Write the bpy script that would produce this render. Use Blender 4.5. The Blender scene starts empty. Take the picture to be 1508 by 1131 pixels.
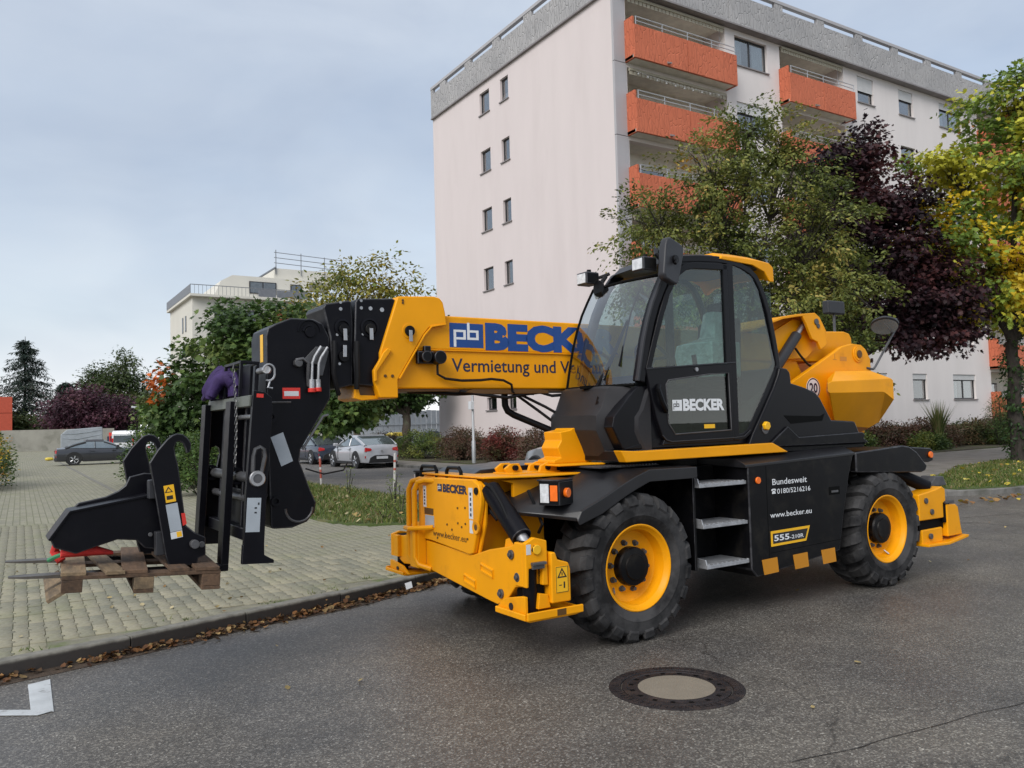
import bpy, bmesh, math, random
from mathutils import Vector, Matrix, noise as mnoise
R = math.radians
SC = bpy.context.scene
COL = SC.collection

# ------------------------------------------------------------------ camera
YAW, PITCH, ROLL = R(57.86), R(2.86), R(1.51)
cam_data = bpy.data.cameras.new('camera')
cam_data.sensor_width = 36.0
cam_data.lens = 36.0 * 1200.0 / 1508.0
cam_data.clip_end = 2000.0
cam = bpy.data.objects.new('camera', cam_data)
COL.objects.link(cam)
fwd = Vector((math.cos(YAW) * math.cos(PITCH), math.sin(YAW) * math.cos(PITCH), math.sin(PITCH)))
rt0 = Vector((math.sin(YAW), -math.cos(YAW), 0))
up0 = rt0.cross(fwd)
rt = rt0 * math.cos(ROLL) - up0 * math.sin(ROLL)
upv = up0 * math.cos(ROLL) + rt0 * math.sin(ROLL)
cam.matrix_world = Matrix(((rt.x, upv.x, -fwd.x, 0), (rt.y, upv.y, -fwd.y, 0), (rt.z, upv.z, -fwd.z, 1.70), (0, 0, 0, 1)))
SC.camera = cam

# ------------------------------------------------------------------ sky and sun
SUN_EL, SUN_AZ = R(38), R(-150)      # azimuth of the sun measured from +X, counter-clockwise
world = bpy.data.worlds.new('World')
SC.world = world
world.use_nodes = True
nt = world.node_tree
for n in list(nt.nodes):
    nt.nodes.remove(n)
def wn(t, **kw):
    n = nt.nodes.new(t)
    for k, v in kw.items():
        setattr(n, k, v)
    return n
wo = wn('ShaderNodeOutputWorld'); bg = wn('ShaderNodeBackground')
sky = wn('ShaderNodeTexSky', sky_type='NISHITA', sun_disc=False, sun_elevation=SUN_EL,
         sun_rotation=math.pi / 2 - SUN_AZ, air_density=1.0, dust_density=2.0, ozone_density=1.5)
tc = wn('ShaderNodeTexCoord'); sep = wn('ShaderNodeSeparateXYZ'); mp = wn('ShaderNodeMapping')
mp.inputs['Scale'].default_value = (1.6, 1.6, 3.2)
ns = wn('ShaderNodeTexNoise'); ns.inputs['Scale'].default_value = 1.6; ns.inputs['Detail'].default_value = 7; ns.inputs['Roughness'].default_value = .55
cr = wn('ShaderNodeValToRGB')
cr.color_ramp.elements[0].position = .34; cr.color_ramp.elements[0].color = (.74,) * 3 + (1,)
cr.color_ramp.elements[1].position = .64; cr.color_ramp.elements[1].color = (.97,) * 3 + (1,)
# cloud sheet: blue-grey mid-sky, paler towards the horizon, brightened overhead to light the scene
ch = wn('ShaderNodeValToRGB')
e = ch.color_ramp.elements
e[0].position = 0.0; e[0].color = (6.7, 6.75, 6.9, 1)
e[1].position = .95; e[1].color = (5.4, 5.6, 5.9, 1)
e2 = ch.color_ramp.elements.new(.13); e2.color = (4.1, 4.5, 5.0, 1)
e3 = ch.color_ramp.elements.new(.32); e3.color = (3.05, 3.55, 4.35, 1)
mx = wn('ShaderNodeMix', data_type='RGBA')
nt.links.new(tc.outputs['Generated'], mp.inputs['Vector']); nt.links.new(mp.outputs['Vector'], ns.inputs['Vector'])
nt.links.new(ns.outputs['Fac'], cr.inputs['Fac']); nt.links.new(tc.outputs['Generated'], sep.inputs[0])
nt.links.new(sep.outputs['Z'], ch.inputs['Fac'])
nt.links.new(cr.outputs['Color'], mx.inputs['Factor']); nt.links.new(sky.outputs['Color'], mx.inputs['A']); nt.links.new(ch.outputs['Color'], mx.inputs['B'])
# soft light and dark lumps in the cloud sheet
n2 = wn('ShaderNodeTexNoise'); n2.inputs['Scale'].default_value = 2.3; n2.inputs['Detail'].default_value = 4; n2.inputs['Roughness'].default_value = .5; n2.inputs['Distortion'].default_value = .5
lump = wn('ShaderNodeValToRGB'); lump.color_ramp.elements[0].position = .32; lump.color_ramp.elements[0].color = (.91, .92, .935, 1); lump.color_ramp.elements[1].position = .70; lump.color_ramp.elements[1].color = (1.11, 1.095, 1.06, 1)
ml = wn('ShaderNodeMix', data_type='RGBA', blend_type='MULTIPLY'); ml.inputs['Factor'].default_value = 1.0
nt.links.new(mp.outputs['Vector'], n2.inputs['Vector']); nt.links.new(n2.outputs['Fac'], lump.inputs['Fac']); nt.links.new(mx.outputs['Result'], ml.inputs['A']); nt.links.new(lump.outputs['Color'], ml.inputs['B'])
nt.links.new(ml.outputs['Result'], bg.inputs['Color']); bg.inputs['Strength'].default_value = .10
nt.links.new(bg.outputs['Background'], wo.inputs['Surface'])
sd = bpy.data.lights.new('sun', 'SUN'); sd.energy = 1.5; sd.angle = R(35); sd.color = (1, .965, .92)
sun = bpy.data.objects.new('sun', sd); COL.objects.link(sun)
sdir = Vector((math.cos(SUN_EL) * math.cos(SUN_AZ), math.cos(SUN_EL) * math.sin(SUN_AZ), math.sin(SUN_EL)))
sun.rotation_euler = sdir.to_track_quat('Z', 'Y').to_euler()
SC.view_settings.view_transform = 'Standard'
SC.view_settings.look = 'None'
SC.view_settings.gamma = 1.0
SC.view_settings.exposure = 0.78
SC.render.engine = 'CYCLES'
SC.cycles.max_bounces = 8
SC.cycles.transparent_max_bounces = 16

# ------------------------------------------------------------------ helpers
class MB:
    """collects geometry for ONE mesh object"""
    def __init__(s): s.v = []; s.f = []; s.mi = []; s.cur = 0
    def add(s, vs, fs):
        o = len(s.v); s.v += [tuple(p) for p in vs]; s.f += [tuple(i + o for i in f) for f in fs]; s.mi += [s.cur] * len(fs); return s
    def box(s, x0, x1, y0, y1, z0, z1):
        x0, x1 = min(x0, x1), max(x0, x1); y0, y1 = min(y0, y1), max(y0, y1); z0, z1 = min(z0, z1), max(z0, z1)
        return s.add([(x0, y0, z0), (x1, y0, z0), (x1, y1, z0), (x0, y1, z0), (x0, y0, z1), (x1, y0, z1), (x1, y1, z1), (x0, y1, z1)],
                     [(0, 3, 2, 1), (4, 5, 6, 7), (0, 1, 5, 4), (1, 2, 6, 5), (2, 3, 7, 6), (3, 0, 4, 7)])
    def prism(s, pts, a, b, axis='y'):
        """extrude a 2-d outline; axis y: pts=(x,z); x: pts=(y,z); z: pts=(x,y)"""
        def mk(p, t):
            return (p[0], t, p[1]) if axis == 'y' else (t, p[0], p[1]) if axis == 'x' else (p[0], p[1], t)
        n = len(pts)
        vs = [mk(p, a) for p in pts] + [mk(p, b) for p in pts]
        fs = [tuple(range(n))[::-1], tuple(range(n, 2 * n))] + [(i, (i + 1) % n, n + (i + 1) % n, n + i) for i in range(n)]
        return s.add(vs, fs)
    def ring(s, outer, inner, a, b, axis='y', n=40):
        """plate with a hole"""
        cx = sum(p[0] for p in inner) / len(inner); cy = sum(p[1] for p in inner) / len(inner)
        def cast(poly, ang):
            d = (math.cos(ang), math.sin(ang)); best = None
            for i in range(len(poly)):
                p, q = poly[i], poly[(i + 1) % len(poly)]
                ex, ey = q[0] - p[0], q[1] - p[1]; den = d[0] * ey - d[1] * ex
                if abs(den) < 1e-9: continue
                t = ((p[0] - cx) * ey - (p[1] - cy) * ex) / den; u = ((p[0] - cx) * d[1] - (p[1] - cy) * d[0]) / den
                if t > 0 and -1e-6 <= u <= 1 + 1e-6 and (best is None or t > best): best = t
            best = best or .01
            return (cx + d[0] * best, cy + d[1] * best)
        angs = sorted(set([round(math.atan2(p[1] - cy, p[0] - cx), 4) for p in list(outer) + list(inner)] + [round(-math.pi + 2 * math.pi * i / n, 4) for i in range(n)]))
        O = [cast(outer, t) for t in angs]; I = [cast(inner, t) for t in angs]; m = len(angs)
        def mk(p, t):
            return (p[0], t, p[1]) if axis == 'y' else (t, p[0], p[1]) if axis == 'x' else (p[0], p[1], t)
        vs = [mk(p, a) for p in O] + [mk(p, a) for p in I] + [mk(p, b) for p in O] + [mk(p, b) for p in I]
        fs = []
        for i in range(m):
            j = (i + 1) % m
            fs += [(i, m + i, m + j, j), (2 * m + i, 2 * m + j, 3 * m + j, 3 * m + i), (i, j, 2 * m + j, 2 * m + i), (m + i, 3 * m + i, 3 * m + j, m + j)]
        return s.add(vs, fs)
    def cyl(s, p0, p1, r0, r1=None, n=16, caps=True):
        r1 = r0 if r1 is None else r1
        p0, p1 = Vector(p0), Vector(p1); d = (p1 - p0).normalized()
        a = d.orthogonal().normalized(); b = d.cross(a)
        vs = [p0 + (a * math.cos(2 * math.pi * i / n) + b * math.sin(2 * math.pi * i / n)) * r0 for i in range(n)]
        vs += [p1 + (a * math.cos(2 * math.pi * i / n) + b * math.sin(2 * math.pi * i / n)) * r1 for i in range(n)]
        fs = [(i, (i + 1) % n, n + (i + 1) % n, n + i) for i in range(n)]
        if caps: fs += [tuple(range(n))[::-1], tuple(range(n, 2 * n))]
        return s.add(vs, fs)
    def tube(s, path, r, n=8, closed=False, rs=None):
        P = [Vector(p) for p in path]; m = len(P); rings = []
        a = None
        for i in range(m):
            if closed: d = P[(i + 1) % m] - P[i - 1]
            else: d = P[min(i + 1, m - 1)] - P[max(i - 1, 0)]
            d = d.normalized() if d.length > 1e-9 else Vector((0, 0, 1))
            if a is None: a = d.orthogonal().normalized()
            else:
                a = a - d * a.dot(d); a = a.normalized() if a.length > 1e-6 else d.orthogonal().normalized()
            b = d.cross(a); rr = rs[i] if rs else r
            rings.append([P[i] + (a * math.cos(2 * math.pi * k / n) + b * math.sin(2 * math.pi * k / n)) * rr for k in range(n)])
        vs = [p for g in rings for p in g]; fs = []
        for i in range(m if closed else m - 1):
            j = (i + 1) % m
            fs += [(i * n + k, i * n + (k + 1) % n, j * n + (k + 1) % n, j * n + k) for k in range(n)]
        if not closed: fs += [tuple(range(n))[::-1], tuple(range((m - 1) * n, m * n))]
        return s.add(vs, fs)
    def lathe(s, prof, c=(0, 0, 0), axis='y', n=48):
        """prof: list of (radius, offset along axis)"""
        vs = []; m = len(prof)
        for k in range(n):
            t = 2 * math.pi * k / n; ct, st = math.cos(t), math.sin(t)
            for r, o in prof:
                p = (r * ct, o, r * st) if axis == 'y' else (r * ct, r * st, o) if axis == 'z' else (o, r * ct, r * st)
                vs.append((p[0] + c[0], p[1] + c[1], p[2] + c[2]))
        fs = [(k * m + i, k * m + i + 1, ((k + 1) % n) * m + i + 1, ((k + 1) % n) * m + i) for k in range(n) for i in range(m - 1)]
        return s.add(vs, fs)
    def loft(s, secs, close=True, caps=True):
        m = len(secs[0]); vs = [p for q in secs for p in q]; fs = []
        for i in range(len(secs) - 1):
            for k in range(m if close else m - 1):
                fs.append((i * m + k, i * m + (k + 1) % m, (i + 1) * m + (k + 1) % m, (i + 1) * m + k))
        if caps and close: fs += [tuple(range(m))[::-1], tuple(range((len(secs) - 1) * m, len(secs) * m))]
        return s.add(vs, fs)
    def xf(s, M):
        s.v = [tuple(M @ Vector(p)) for p in s.v]; return s
    def mesh(s, name, mats, smooth=35, recalc=True):
        me = bpy.data.meshes.new(name); me.from_pydata(s.v, [], s.f)
        mats = mats if isinstance(mats, (list, tuple)) else [mats]
        for m in mats: me.materials.append(MAT[m] if isinstance(m, str) else m)
        if len(mats) > 1: me.polygons.foreach_set('material_index', s.mi)
        if recalc:
            bm = bmesh.new(); bm.from_mesh(me); bmesh.ops.recalc_face_normals(bm, faces=bm.faces); bm.to_mesh(me); bm.free()
        me.shade_smooth(); me.set_sharp_from_angle(angle=R(smooth)); me.update()
        return me
    def build(s, name, mat, parent=None, bevel=0, smooth=35, seg=2, recalc=True):
        o = bpy.data.objects.new(name, s.mesh(name, mat, smooth, recalc)); COL.objects.link(o); o.parent = parent
        if bevel:
            b = o.modifiers.new('edge', 'BEVEL'); b.width = bevel; b.segments = seg; b.limit_method = 'ANGLE'; b.angle_limit = R(32); b.harden_normals = True
            if mat in ('boom_black', 'machine_black') and bevel >= .005: o.data.materials.append(MAT['edge_highlight']); b.material = 1
        return o
def tag(o, label=None, cat=None, group=None, kind=None):
    if label: o['label'] = label
    if cat: o['category'] = cat
    if group: o['group'] = group
    if kind: o['kind'] = kind
    return o
def empty(name, loc=(0, 0, 0), rz=0, parent=None):
    o = bpy.data.objects.new(name, None); COL.objects.link(o); o.location = loc; o.rotation_euler = (0, 0, rz); o.parent = parent
    o.empty_display_size = .2
    return o
def kids(o): return [c for c in bpy.data.objects if c.parent == o]
def copy_tree(o, parent=None):
    c = o.copy(); COL.objects.link(c); c.parent = parent
    for ch_ in kids(o): copy_tree(ch_, c)
    return c
def linked(name, me, parent, loc=(0, 0, 0), rot=(0, 0, 0), scale=(1, 1, 1)):
    o = bpy.data.objects.new(name, me); COL.objects.link(o); o.parent = parent; o.location = loc; o.rotation_euler = rot; o.scale = scale
    return o
def text(s, name, mat, parent, origin, xd, yd, size, width=None, offset=0.0, align='LEFT', depth=.0015, shear=0):
    """lettering as a real raised mesh; size = capital height"""
    cu = bpy.data.curves.new('lettering', 'FONT'); cu.body = s; cu.size = 1.0; cu.align_x = align; cu.offset = offset; cu.extrude = 0.0; cu.shear = shear
    cu.resolution_u = 3
    to = bpy.data.objects.new('lettering', cu); me = bpy.data.meshes.new_from_object(to)
    bpy.data.objects.remove(to); bpy.data.curves.remove(cu)
    xs = [v.co.x for v in me.vertices]; ys = [v.co.y for v in me.vertices]
    capm = bpy.data.curves.new('cap', 'FONT'); capm.body = 'E'; co = bpy.data.objects.new('cap', capm); cm = bpy.data.meshes.new_from_object(co)
    cap = max(v.co.y for v in cm.vertices); bpy.data.objects.remove(co); bpy.data.curves.remove(capm); bpy.data.meshes.remove(cm)
    ky = size / cap; kx = ky if width is None else width / (max(xs) - min(xs)); x0 = min(xs) if align == 'LEFT' else 0
    xd = Vector(xd).normalized(); yd = Vector(yd).normalized(); nd = xd.cross(yd); o = Vector(origin)
    for v in me.vertices: v.co = o + xd * ((v.co.x - x0) * kx) + yd * (v.co.y * ky) + nd * depth
    me.materials.append(MAT[mat]); me.update()
    ob = bpy.data.objects.new(name, me); COL.objects.link(ob); ob.parent = parent
    return ob

# ------------------------------------------------------------------ materials
MAT = {}
def material(name, col, rough=.5, metal=0.0, var=.12, vscale=3.0, col2=None, c2scale=1.5, c2pos=(.5, .65), bump=0.0, bscale=60.0, coat=0.0,
             spec=.5, emis=None, trans=0.0, stretch=None, rvar=0.0, fine=None, rand=0.0):
    m = bpy.data.materials.new(name); m.use_nodes = True; t = m.node_tree; L = t.links
    b = t.nodes['Principled BSDF']; MAT[name] = m
    b.inputs['Roughness'].default_value = rough; b.inputs['Metallic'].default_value = metal
    b.inputs['Specular IOR Level'].default_value = spec
    b.inputs['Coat Weight'].default_value = coat; b.inputs['Coat Roughness'].default_value = .12
    co = t.nodes.new('ShaderNodeTexCoord'); src = co.outputs['Object']
    if stretch:
        mpn = t.nodes.new('ShaderNodeMapping'); mpn.inputs['Scale'].default_value = stretch; L.new(src, mpn.inputs['Vector']); src = mpn.outputs['Vector']
    def noise(sc, det=5, rg=.55):
        n = t.nodes.new('ShaderNodeTexNoise'); n.inputs['Scale'].default_value = sc; n.inputs['Detail'].default_value = det; n.inputs['Roughness'].default_value = rg
        L.new(src, n.inputs['Vector']); return n.outputs['Fac']
    def ramp(fac, stops):
        r = t.nodes.new('ShaderNodeValToRGB'); el = r.color_ramp.elements
        el[0].position, el[0].color = stops[0][0], tuple(stops[0][1]) + (1,)
        el[1].position, el[1].color = stops[-1][0], tuple(stops[-1][1]) + (1,)
        for p, c in stops[1:-1]:
            x = el.new(p); x.color = tuple(c) + (1,)
        L.new(fac, r.inputs['Fac']); return r.outputs['Color']
    def mix(f, a, bb, mode='MIX'):
        x = t.nodes.new('ShaderNodeMix'); x.data_type = 'RGBA'; x.blend_type = mode
        for s_, i_ in ((f, 'Factor'), (a, 'A'), (bb, 'B')):
            if hasattr(s_, 'is_linked'): L.new(s_, x.inputs[i_])
            else: x.inputs[i_].default_value = s_ if not isinstance(s_, tuple) or len(s_) == 4 else s_ + (1,)
        return x.outputs['Result']
    c = ramp(noise(vscale), [(.3, [k * (1 - var) for k in col]), (.7, [min(1, k * (1 + var)) for k in col])])
    if fine:
        c = mix(ramp(noise(fine[0], 2, .5), [(.42, (0, 0, 0)), (.62, (1, 1, 1))]), c, tuple(fine[1]))
    if col2:
        c = mix(ramp(noise(c2scale, 6, .62), [(c2pos[0], (0, 0, 0)), (c2pos[1], (1, 1, 1))]), c, tuple(col2))
    if rand:
        oi = t.nodes.new('ShaderNodeObjectInfo'); mr = t.nodes.new('ShaderNodeMapRange'); mr.inputs['To Min'].default_value = 1 - rand; mr.inputs['To Max'].default_value = 1 + rand
        L.new(oi.outputs['Random'], mr.inputs['Value'])
        cx = t.nodes.new('ShaderNodeCombineColor')
        for i_ in range(3): L.new(mr.outputs['Result'], cx.inputs[i_])
        c = mix(1.0, c, cx.outputs['Color'], 'MULTIPLY')
    L.new(c, b.inputs['Base Color'])
    if rvar:
        mr2 = t.nodes.new('ShaderNodeMapRange'); mr2.inputs['To Min'].default_value = max(.02, rough - rvar); mr2.inputs['To Max'].default_value = rough + rvar
        L.new(noise(vscale * 2.3), mr2.inputs['Value']); L.new(mr2.outputs['Result'], b.inputs['Roughness'])
    if bump:
        bp = t.nodes.new('ShaderNodeBump'); bp.inputs['Strength'].default_value = min(1, bump); bp.inputs['Distance'].default_value = .02 * max(1, bump)
        L.new(noise(bscale, 4), bp.inputs['Height']); L.new(bp.outputs['Normal'], b.inputs['Normal'])
    if emis:
        b.inputs['Emission Color'].default_value = tuple(emis[:3]) + (1,); b.inputs['Emission Strength'].default_value = emis[3]
    m['src'] = 1
    return m
def leaf_material(name, rough=.5, transl=.3):
    m = bpy.data.materials.new(name); m.use_nodes = True; t = m.node_tree; L = t.links; MAT[name] = m
    b = t.nodes['Principled BSDF']; out = t.nodes['Material Output']
    at = t.nodes.new('ShaderNodeAttribute'); at.attribute_name = 'leaf_colour'
    b.inputs['Roughness'].default_value = rough; b.inputs['Specular IOR Level'].default_value = .35
    tr = t.nodes.new('ShaderNodeBsdfTranslucent'); ms = t.nodes.new('ShaderNodeMixShader'); ms.inputs[0].default_value = transl
    L.new(at.outputs['Color'], b.inputs['Base Color']); L.new(at.outputs['Color'], tr.inputs['Color'])
    L.new(b.outputs[0], ms.inputs[1]); L.new(tr.outputs[0], ms.inputs[2]); L.new(ms.outputs[0], out.inputs['Surface'])
    return m
def glass_material(name, tint=(.8, .9, .88), ior=1.5, rough=.0, boost=1.0):
    """thin pane: tinted see-through with fresnel reflection"""
    m = bpy.data.materials.new(name); m.use_nodes = True; t = m.node_tree; L = t.links; MAT[name] = m
    t.nodes.remove(t.nodes['Principled BSDF']); out = t.nodes['Material Output']
    tr = t.nodes.new('ShaderNodeBsdfTransparent'); tr.inputs['Color'].default_value = tuple(tint) + (1,)
    gl = t.nodes.new('ShaderNodeBsdfGlossy'); gl.inputs['Roughness'].default_value = rough
    fr = t.nodes.new('ShaderNodeFresnel'); fr.inputs['IOR'].default_value = ior
    mu = t.nodes.new('ShaderNodeMath'); mu.operation = 'MULTIPLY'; mu.inputs[1].default_value = boost; mu.use_clamp = True
    ms = t.nodes.new('ShaderNodeMixShader')
    ge = t.nodes.new('ShaderNodeNewGeometry'); mr = t.nodes.new('ShaderNodeMapRange'); mr.inputs['To Min'].default_value = ior; mr.inputs['To Max'].default_value = 1 / ior
    L.new(ge.outputs['Backfacing'], mr.inputs['Value']); L.new(mr.outputs[0], fr.inputs['IOR'])   # same reflection from either side of a pane
    L.new(fr.outputs[0], mu.inputs[0]); L.new(mu.outputs[0], ms.inputs[0]); L.new(tr.outputs[0], ms.inputs[1]); L.new(gl.outputs[0], ms.inputs[2]); L.new(ms.outputs[0], out.inputs['Surface'])
    return m
material('machine_yellow', (.82, .338, .004), .38, var=.08, vscale=2.0, col2=(.50, .195, .012), c2scale=3.4, c2pos=(.60, .92), spec=.20, rvar=.12)
material('machine_black', (.004, .004, .005), .38, var=.25, vscale=4, col2=(.020, .018, .015), c2scale=5, c2pos=(.52, .8), spec=.18, rvar=.12)
material('boom_black', (.0035, .0035, .006), .40, var=.2, vscale=4, col2=(.008, .008, .010), c2scale=6, c2pos=(.55, .8), spec=.17, rvar=.1)
material('edge_highlight', (.022, .022, .026), .38, metal=.2, var=.5, vscale=14, col2=(.075, .075, .08), c2scale=9, c2pos=(.5, .7), spec=.5)  # light caught on black edges, painted as lighter grey on the bevel faces
material('cover_plastic', (.022, .021, .023), .5, spec=.3, var=.15, vscale=5, bump=.05, bscale=350)
material('fender_plastic', (.012, .012, .014), .34, var=.2, vscale=4, col2=(.028, .025, .022), c2scale=3, c2pos=(.58, .8), spec=.5, rvar=.1)
material('cab_frame', (.005, .005, .007), .3, var=.2, vscale=3, spec=.22)
material('rubber', (.014, .014, .015), .82, var=.25, vscale=6, col2=(.058, .057, .058), c2scale=3.6, c2pos=(.38, .60), spec=.2, bump=.15, bscale=90)
material('seal', (.003, .003, .003), .7, spec=.1)
material('hose_black', (.006, .006, .007), .55, spec=.25)
material('bare_metal', (.45, .45, .46), .38, metal=.9, var=.2, vscale=9)
material('aluminium', (.42, .43, .45), .5, metal=.6, var=.25, vscale=12, bump=.2, bscale=160)
material('steel_dark', (.10, .10, .105), .42, metal=.5, var=.3, vscale=8)
material('bar_grey', (.105, .115, .10), .5, var=.15)
material('sticker_white', (.62, .64, .66), .5, var=.06)
material('sticker_grey', (.36, .40, .44), .45, var=.08, vscale=8)
material('sticker_yellow', (.85, .46, .01), .45, var=.05)
material('sticker_red', (.62, .03, .02), .45, var=.08)
material('reflector_orange', (.52, .21, .008), .4, var=.08)
material('amber', (.90, .17, .01), .22, var=.1, vscale=20, coat=.6)
material('text_blue', (.006, .055, .24), .45, var=.08)
material('text_navy', (.012, .015, .045), .45, var=.08)
material('text_black', (.012, .012, .014), .5)
material('text_white', (.72, .74, .76), .45, var=.05)
material('text_brown', (.10, .045, .006), .5)
material('lamp_lens', (.62, .64, .66), .12, var=.2, vscale=30, coat=.8)
material('mirror_glass', (.55, .57, .56), .12, metal=.85, var=.05)
material('mirror_back', (.030, .031, .036), .45, var=.1, spec=.35)
material('seat_black', (.007, .007, .008), .75, spec=.2)
material('plastic_film', (.34, .48, .47), .22, var=.2, vscale=14, bump=.9, bscale=22, coat=.5)
material('cab_inside', (.055, .055, .05), .7, var=.1)
material('chain', (.20, .20, .20), .45, metal=.8)
material('sling_red', (.60, .035, .03), .75, var=.2, vscale=20)
material('sling_green', (.05, .24, .11), .7)
material('sling_purple', (.032, .014, .085), .8, var=.25, vscale=18, bump=.3, bscale=60)
glass_material('cab_glass', (.74, .83, .80), 1.5, boost=1.7)
glass_material('screen_glass', (.60, .73, .76), 1.5, boost=4.2)
glass_material('cab_glass_dark', (.56, .64, .60), 1.5, boost=1.8)
# ================================================================== SETTING
rnd = random.Random(7)
def custom(name):
    m = bpy.data.materials.new(name); m.use_nodes = True; MAT[name] = m
    t = m.node_tree; b = t.nodes['Principled BSDF']; return m, t, b, t.links
def nd(t, typ, **kw):
    n = t.nodes.new(typ)
    for k, v in kw.items():
        if k.startswith('i_'): n.inputs[k[2:].replace('_', ' ')].default_value = v
        else: setattr(n, k, v)
    return n
def ramp_node(t, L, fac, stops):
    r = t.nodes.new('ShaderNodeValToRGB'); el = r.color_ramp.elements
    el[0].position, el[0].color = stops[0][0], tuple(stops[0][1]) + (1,)
    el[1].position, el[1].color = stops[-1][0], tuple(stops[-1][1]) + (1,)
    for p, c in stops[1:-1]:
        x = el.new(p); x.color = tuple(c) + (1,)
    L.new(fac, r.inputs['Fac']); return r.outputs['Color']
def mixn(t, L, f, a, b, mode='MIX'):
    x = t.nodes.new('ShaderNodeMix'); x.data_type = 'RGBA'; x.blend_type = mode
    for s_, i_ in ((f, 'Factor'), (a, 'A'), (b, 'B')):
        if hasattr(s_, 'is_linked'): L.new(s_, x.inputs[i_])
        else: x.inputs[i_].default_value = s_ if not isinstance(s_, tuple) or len(s_) == 4 else s_ + (1,)
    return x.outputs['Result']
def asphalt(name, base=(.086, .079, .072), stone=(.24, .228, .205), rough=.47, dark=(.052, .048, .044)):
    m, t, b, L = custom(name)
    co = nd(t, 'ShaderNodeTexCoord'); P = co.outputs['Object']
    v = nd(t, 'ShaderNodeTexVoronoi', i_Scale=105.0); L.new(P, v.inputs['Vector'])
    wv = nd(t, 'ShaderNodeSeparateColor'); L.new(v.outputs['Color'], wv.inputs[0])
    n1 = nd(t, 'ShaderNodeTexNoise', i_Scale=.55, i_Detail=6.0, i_Roughness=.6); L.new(P, n1.inputs['Vector'])
    n2 = nd(t, 'ShaderNodeTexNoise', i_Scale=26.0, i_Detail=5.0, i_Roughness=.7); L.new(P, n2.inputs['Vector'])
    n3 = nd(t, 'ShaderNodeTexNoise', i_Scale=2.6, i_Detail=5.0); L.new(P, n3.inputs['Vector'])
    c = ramp_node(t, L, n2.outputs['Fac'], [(.3, dark), (.7, [k * 1.35 for k in base])])
    spots = ramp_node(t, L, wv.outputs[0], [(.50, (0, 0, 0)), (.78, (.32,) * 3), (.98, (1, 1, 1))])
    c = mixn(t, L, spots, c, stone)
    rare = ramp_node(t, L, wv.outputs[1], [(.987, (0, 0, 0)), (.993, (.8,) * 3)])
    c = mixn(t, L, rare, c, (.42, .41, .38))
    big = ramp_node(t, L, n1.outputs['Fac'], [(.30, (.70, .71, .75)), (.70, (1.20, 1.16, 1.08))])
    c = mixn(t, L, 1.0, c, big, 'MULTIPLY')
    mid = ramp_node(t, L, n3.outputs['Fac'], [(.3, (.86,) * 3), (.7, (1.12,) * 3)])
    c = mixn(t, L, 1.0, c, mid, 'MULTIPLY')
    # hairline cracks
    vc = nd(t, 'ShaderNodeTexVoronoi', feature='DISTANCE_TO_EDGE', i_Scale=.22)
    wr = nd(t, 'ShaderNodeTexNoise', i_Scale=1.6, i_Detail=6.0); L.new(P, wr.inputs['Vector'])
    va = nd(t, 'ShaderNodeVectorMath', operation='ADD'); L.new(P, va.inputs[0]); L.new(wr.outputs['Color'], va.inputs[1]); L.new(va.outputs[0], vc.inputs['Vector'])
    ck = ramp_node(t, L, vc.outputs['Distance'], [(.0012, (.55,) * 3), (.004, (1,) * 3)])
    c = mixn(t, L, 1.0, c, ck, 'MULTIPLY')
    L.new(c, b.inputs['Base Color'])
    rr = nd(t, 'ShaderNodeMapRange', i_To_Min=rough - .14, i_To_Max=rough + .12); L.new(n1.outputs['Fac'], rr.inputs['Value']); L.new(rr.outputs[0], b.inputs['Roughness'])
    bp = nd(t, 'ShaderNodeBump', i_Strength=.4, i_Distance=.004); L.new(v.outputs['Distance'], bp.inputs['Height']); L.new(bp.outputs['Normal'], b.inputs['Normal'])
asphalt('asphalt')
asphalt('asphalt_pale', base=(.11, .105, .10), stone=(.24, .23, .22), rough=.72, dark=(.07, .066, .062))
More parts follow.
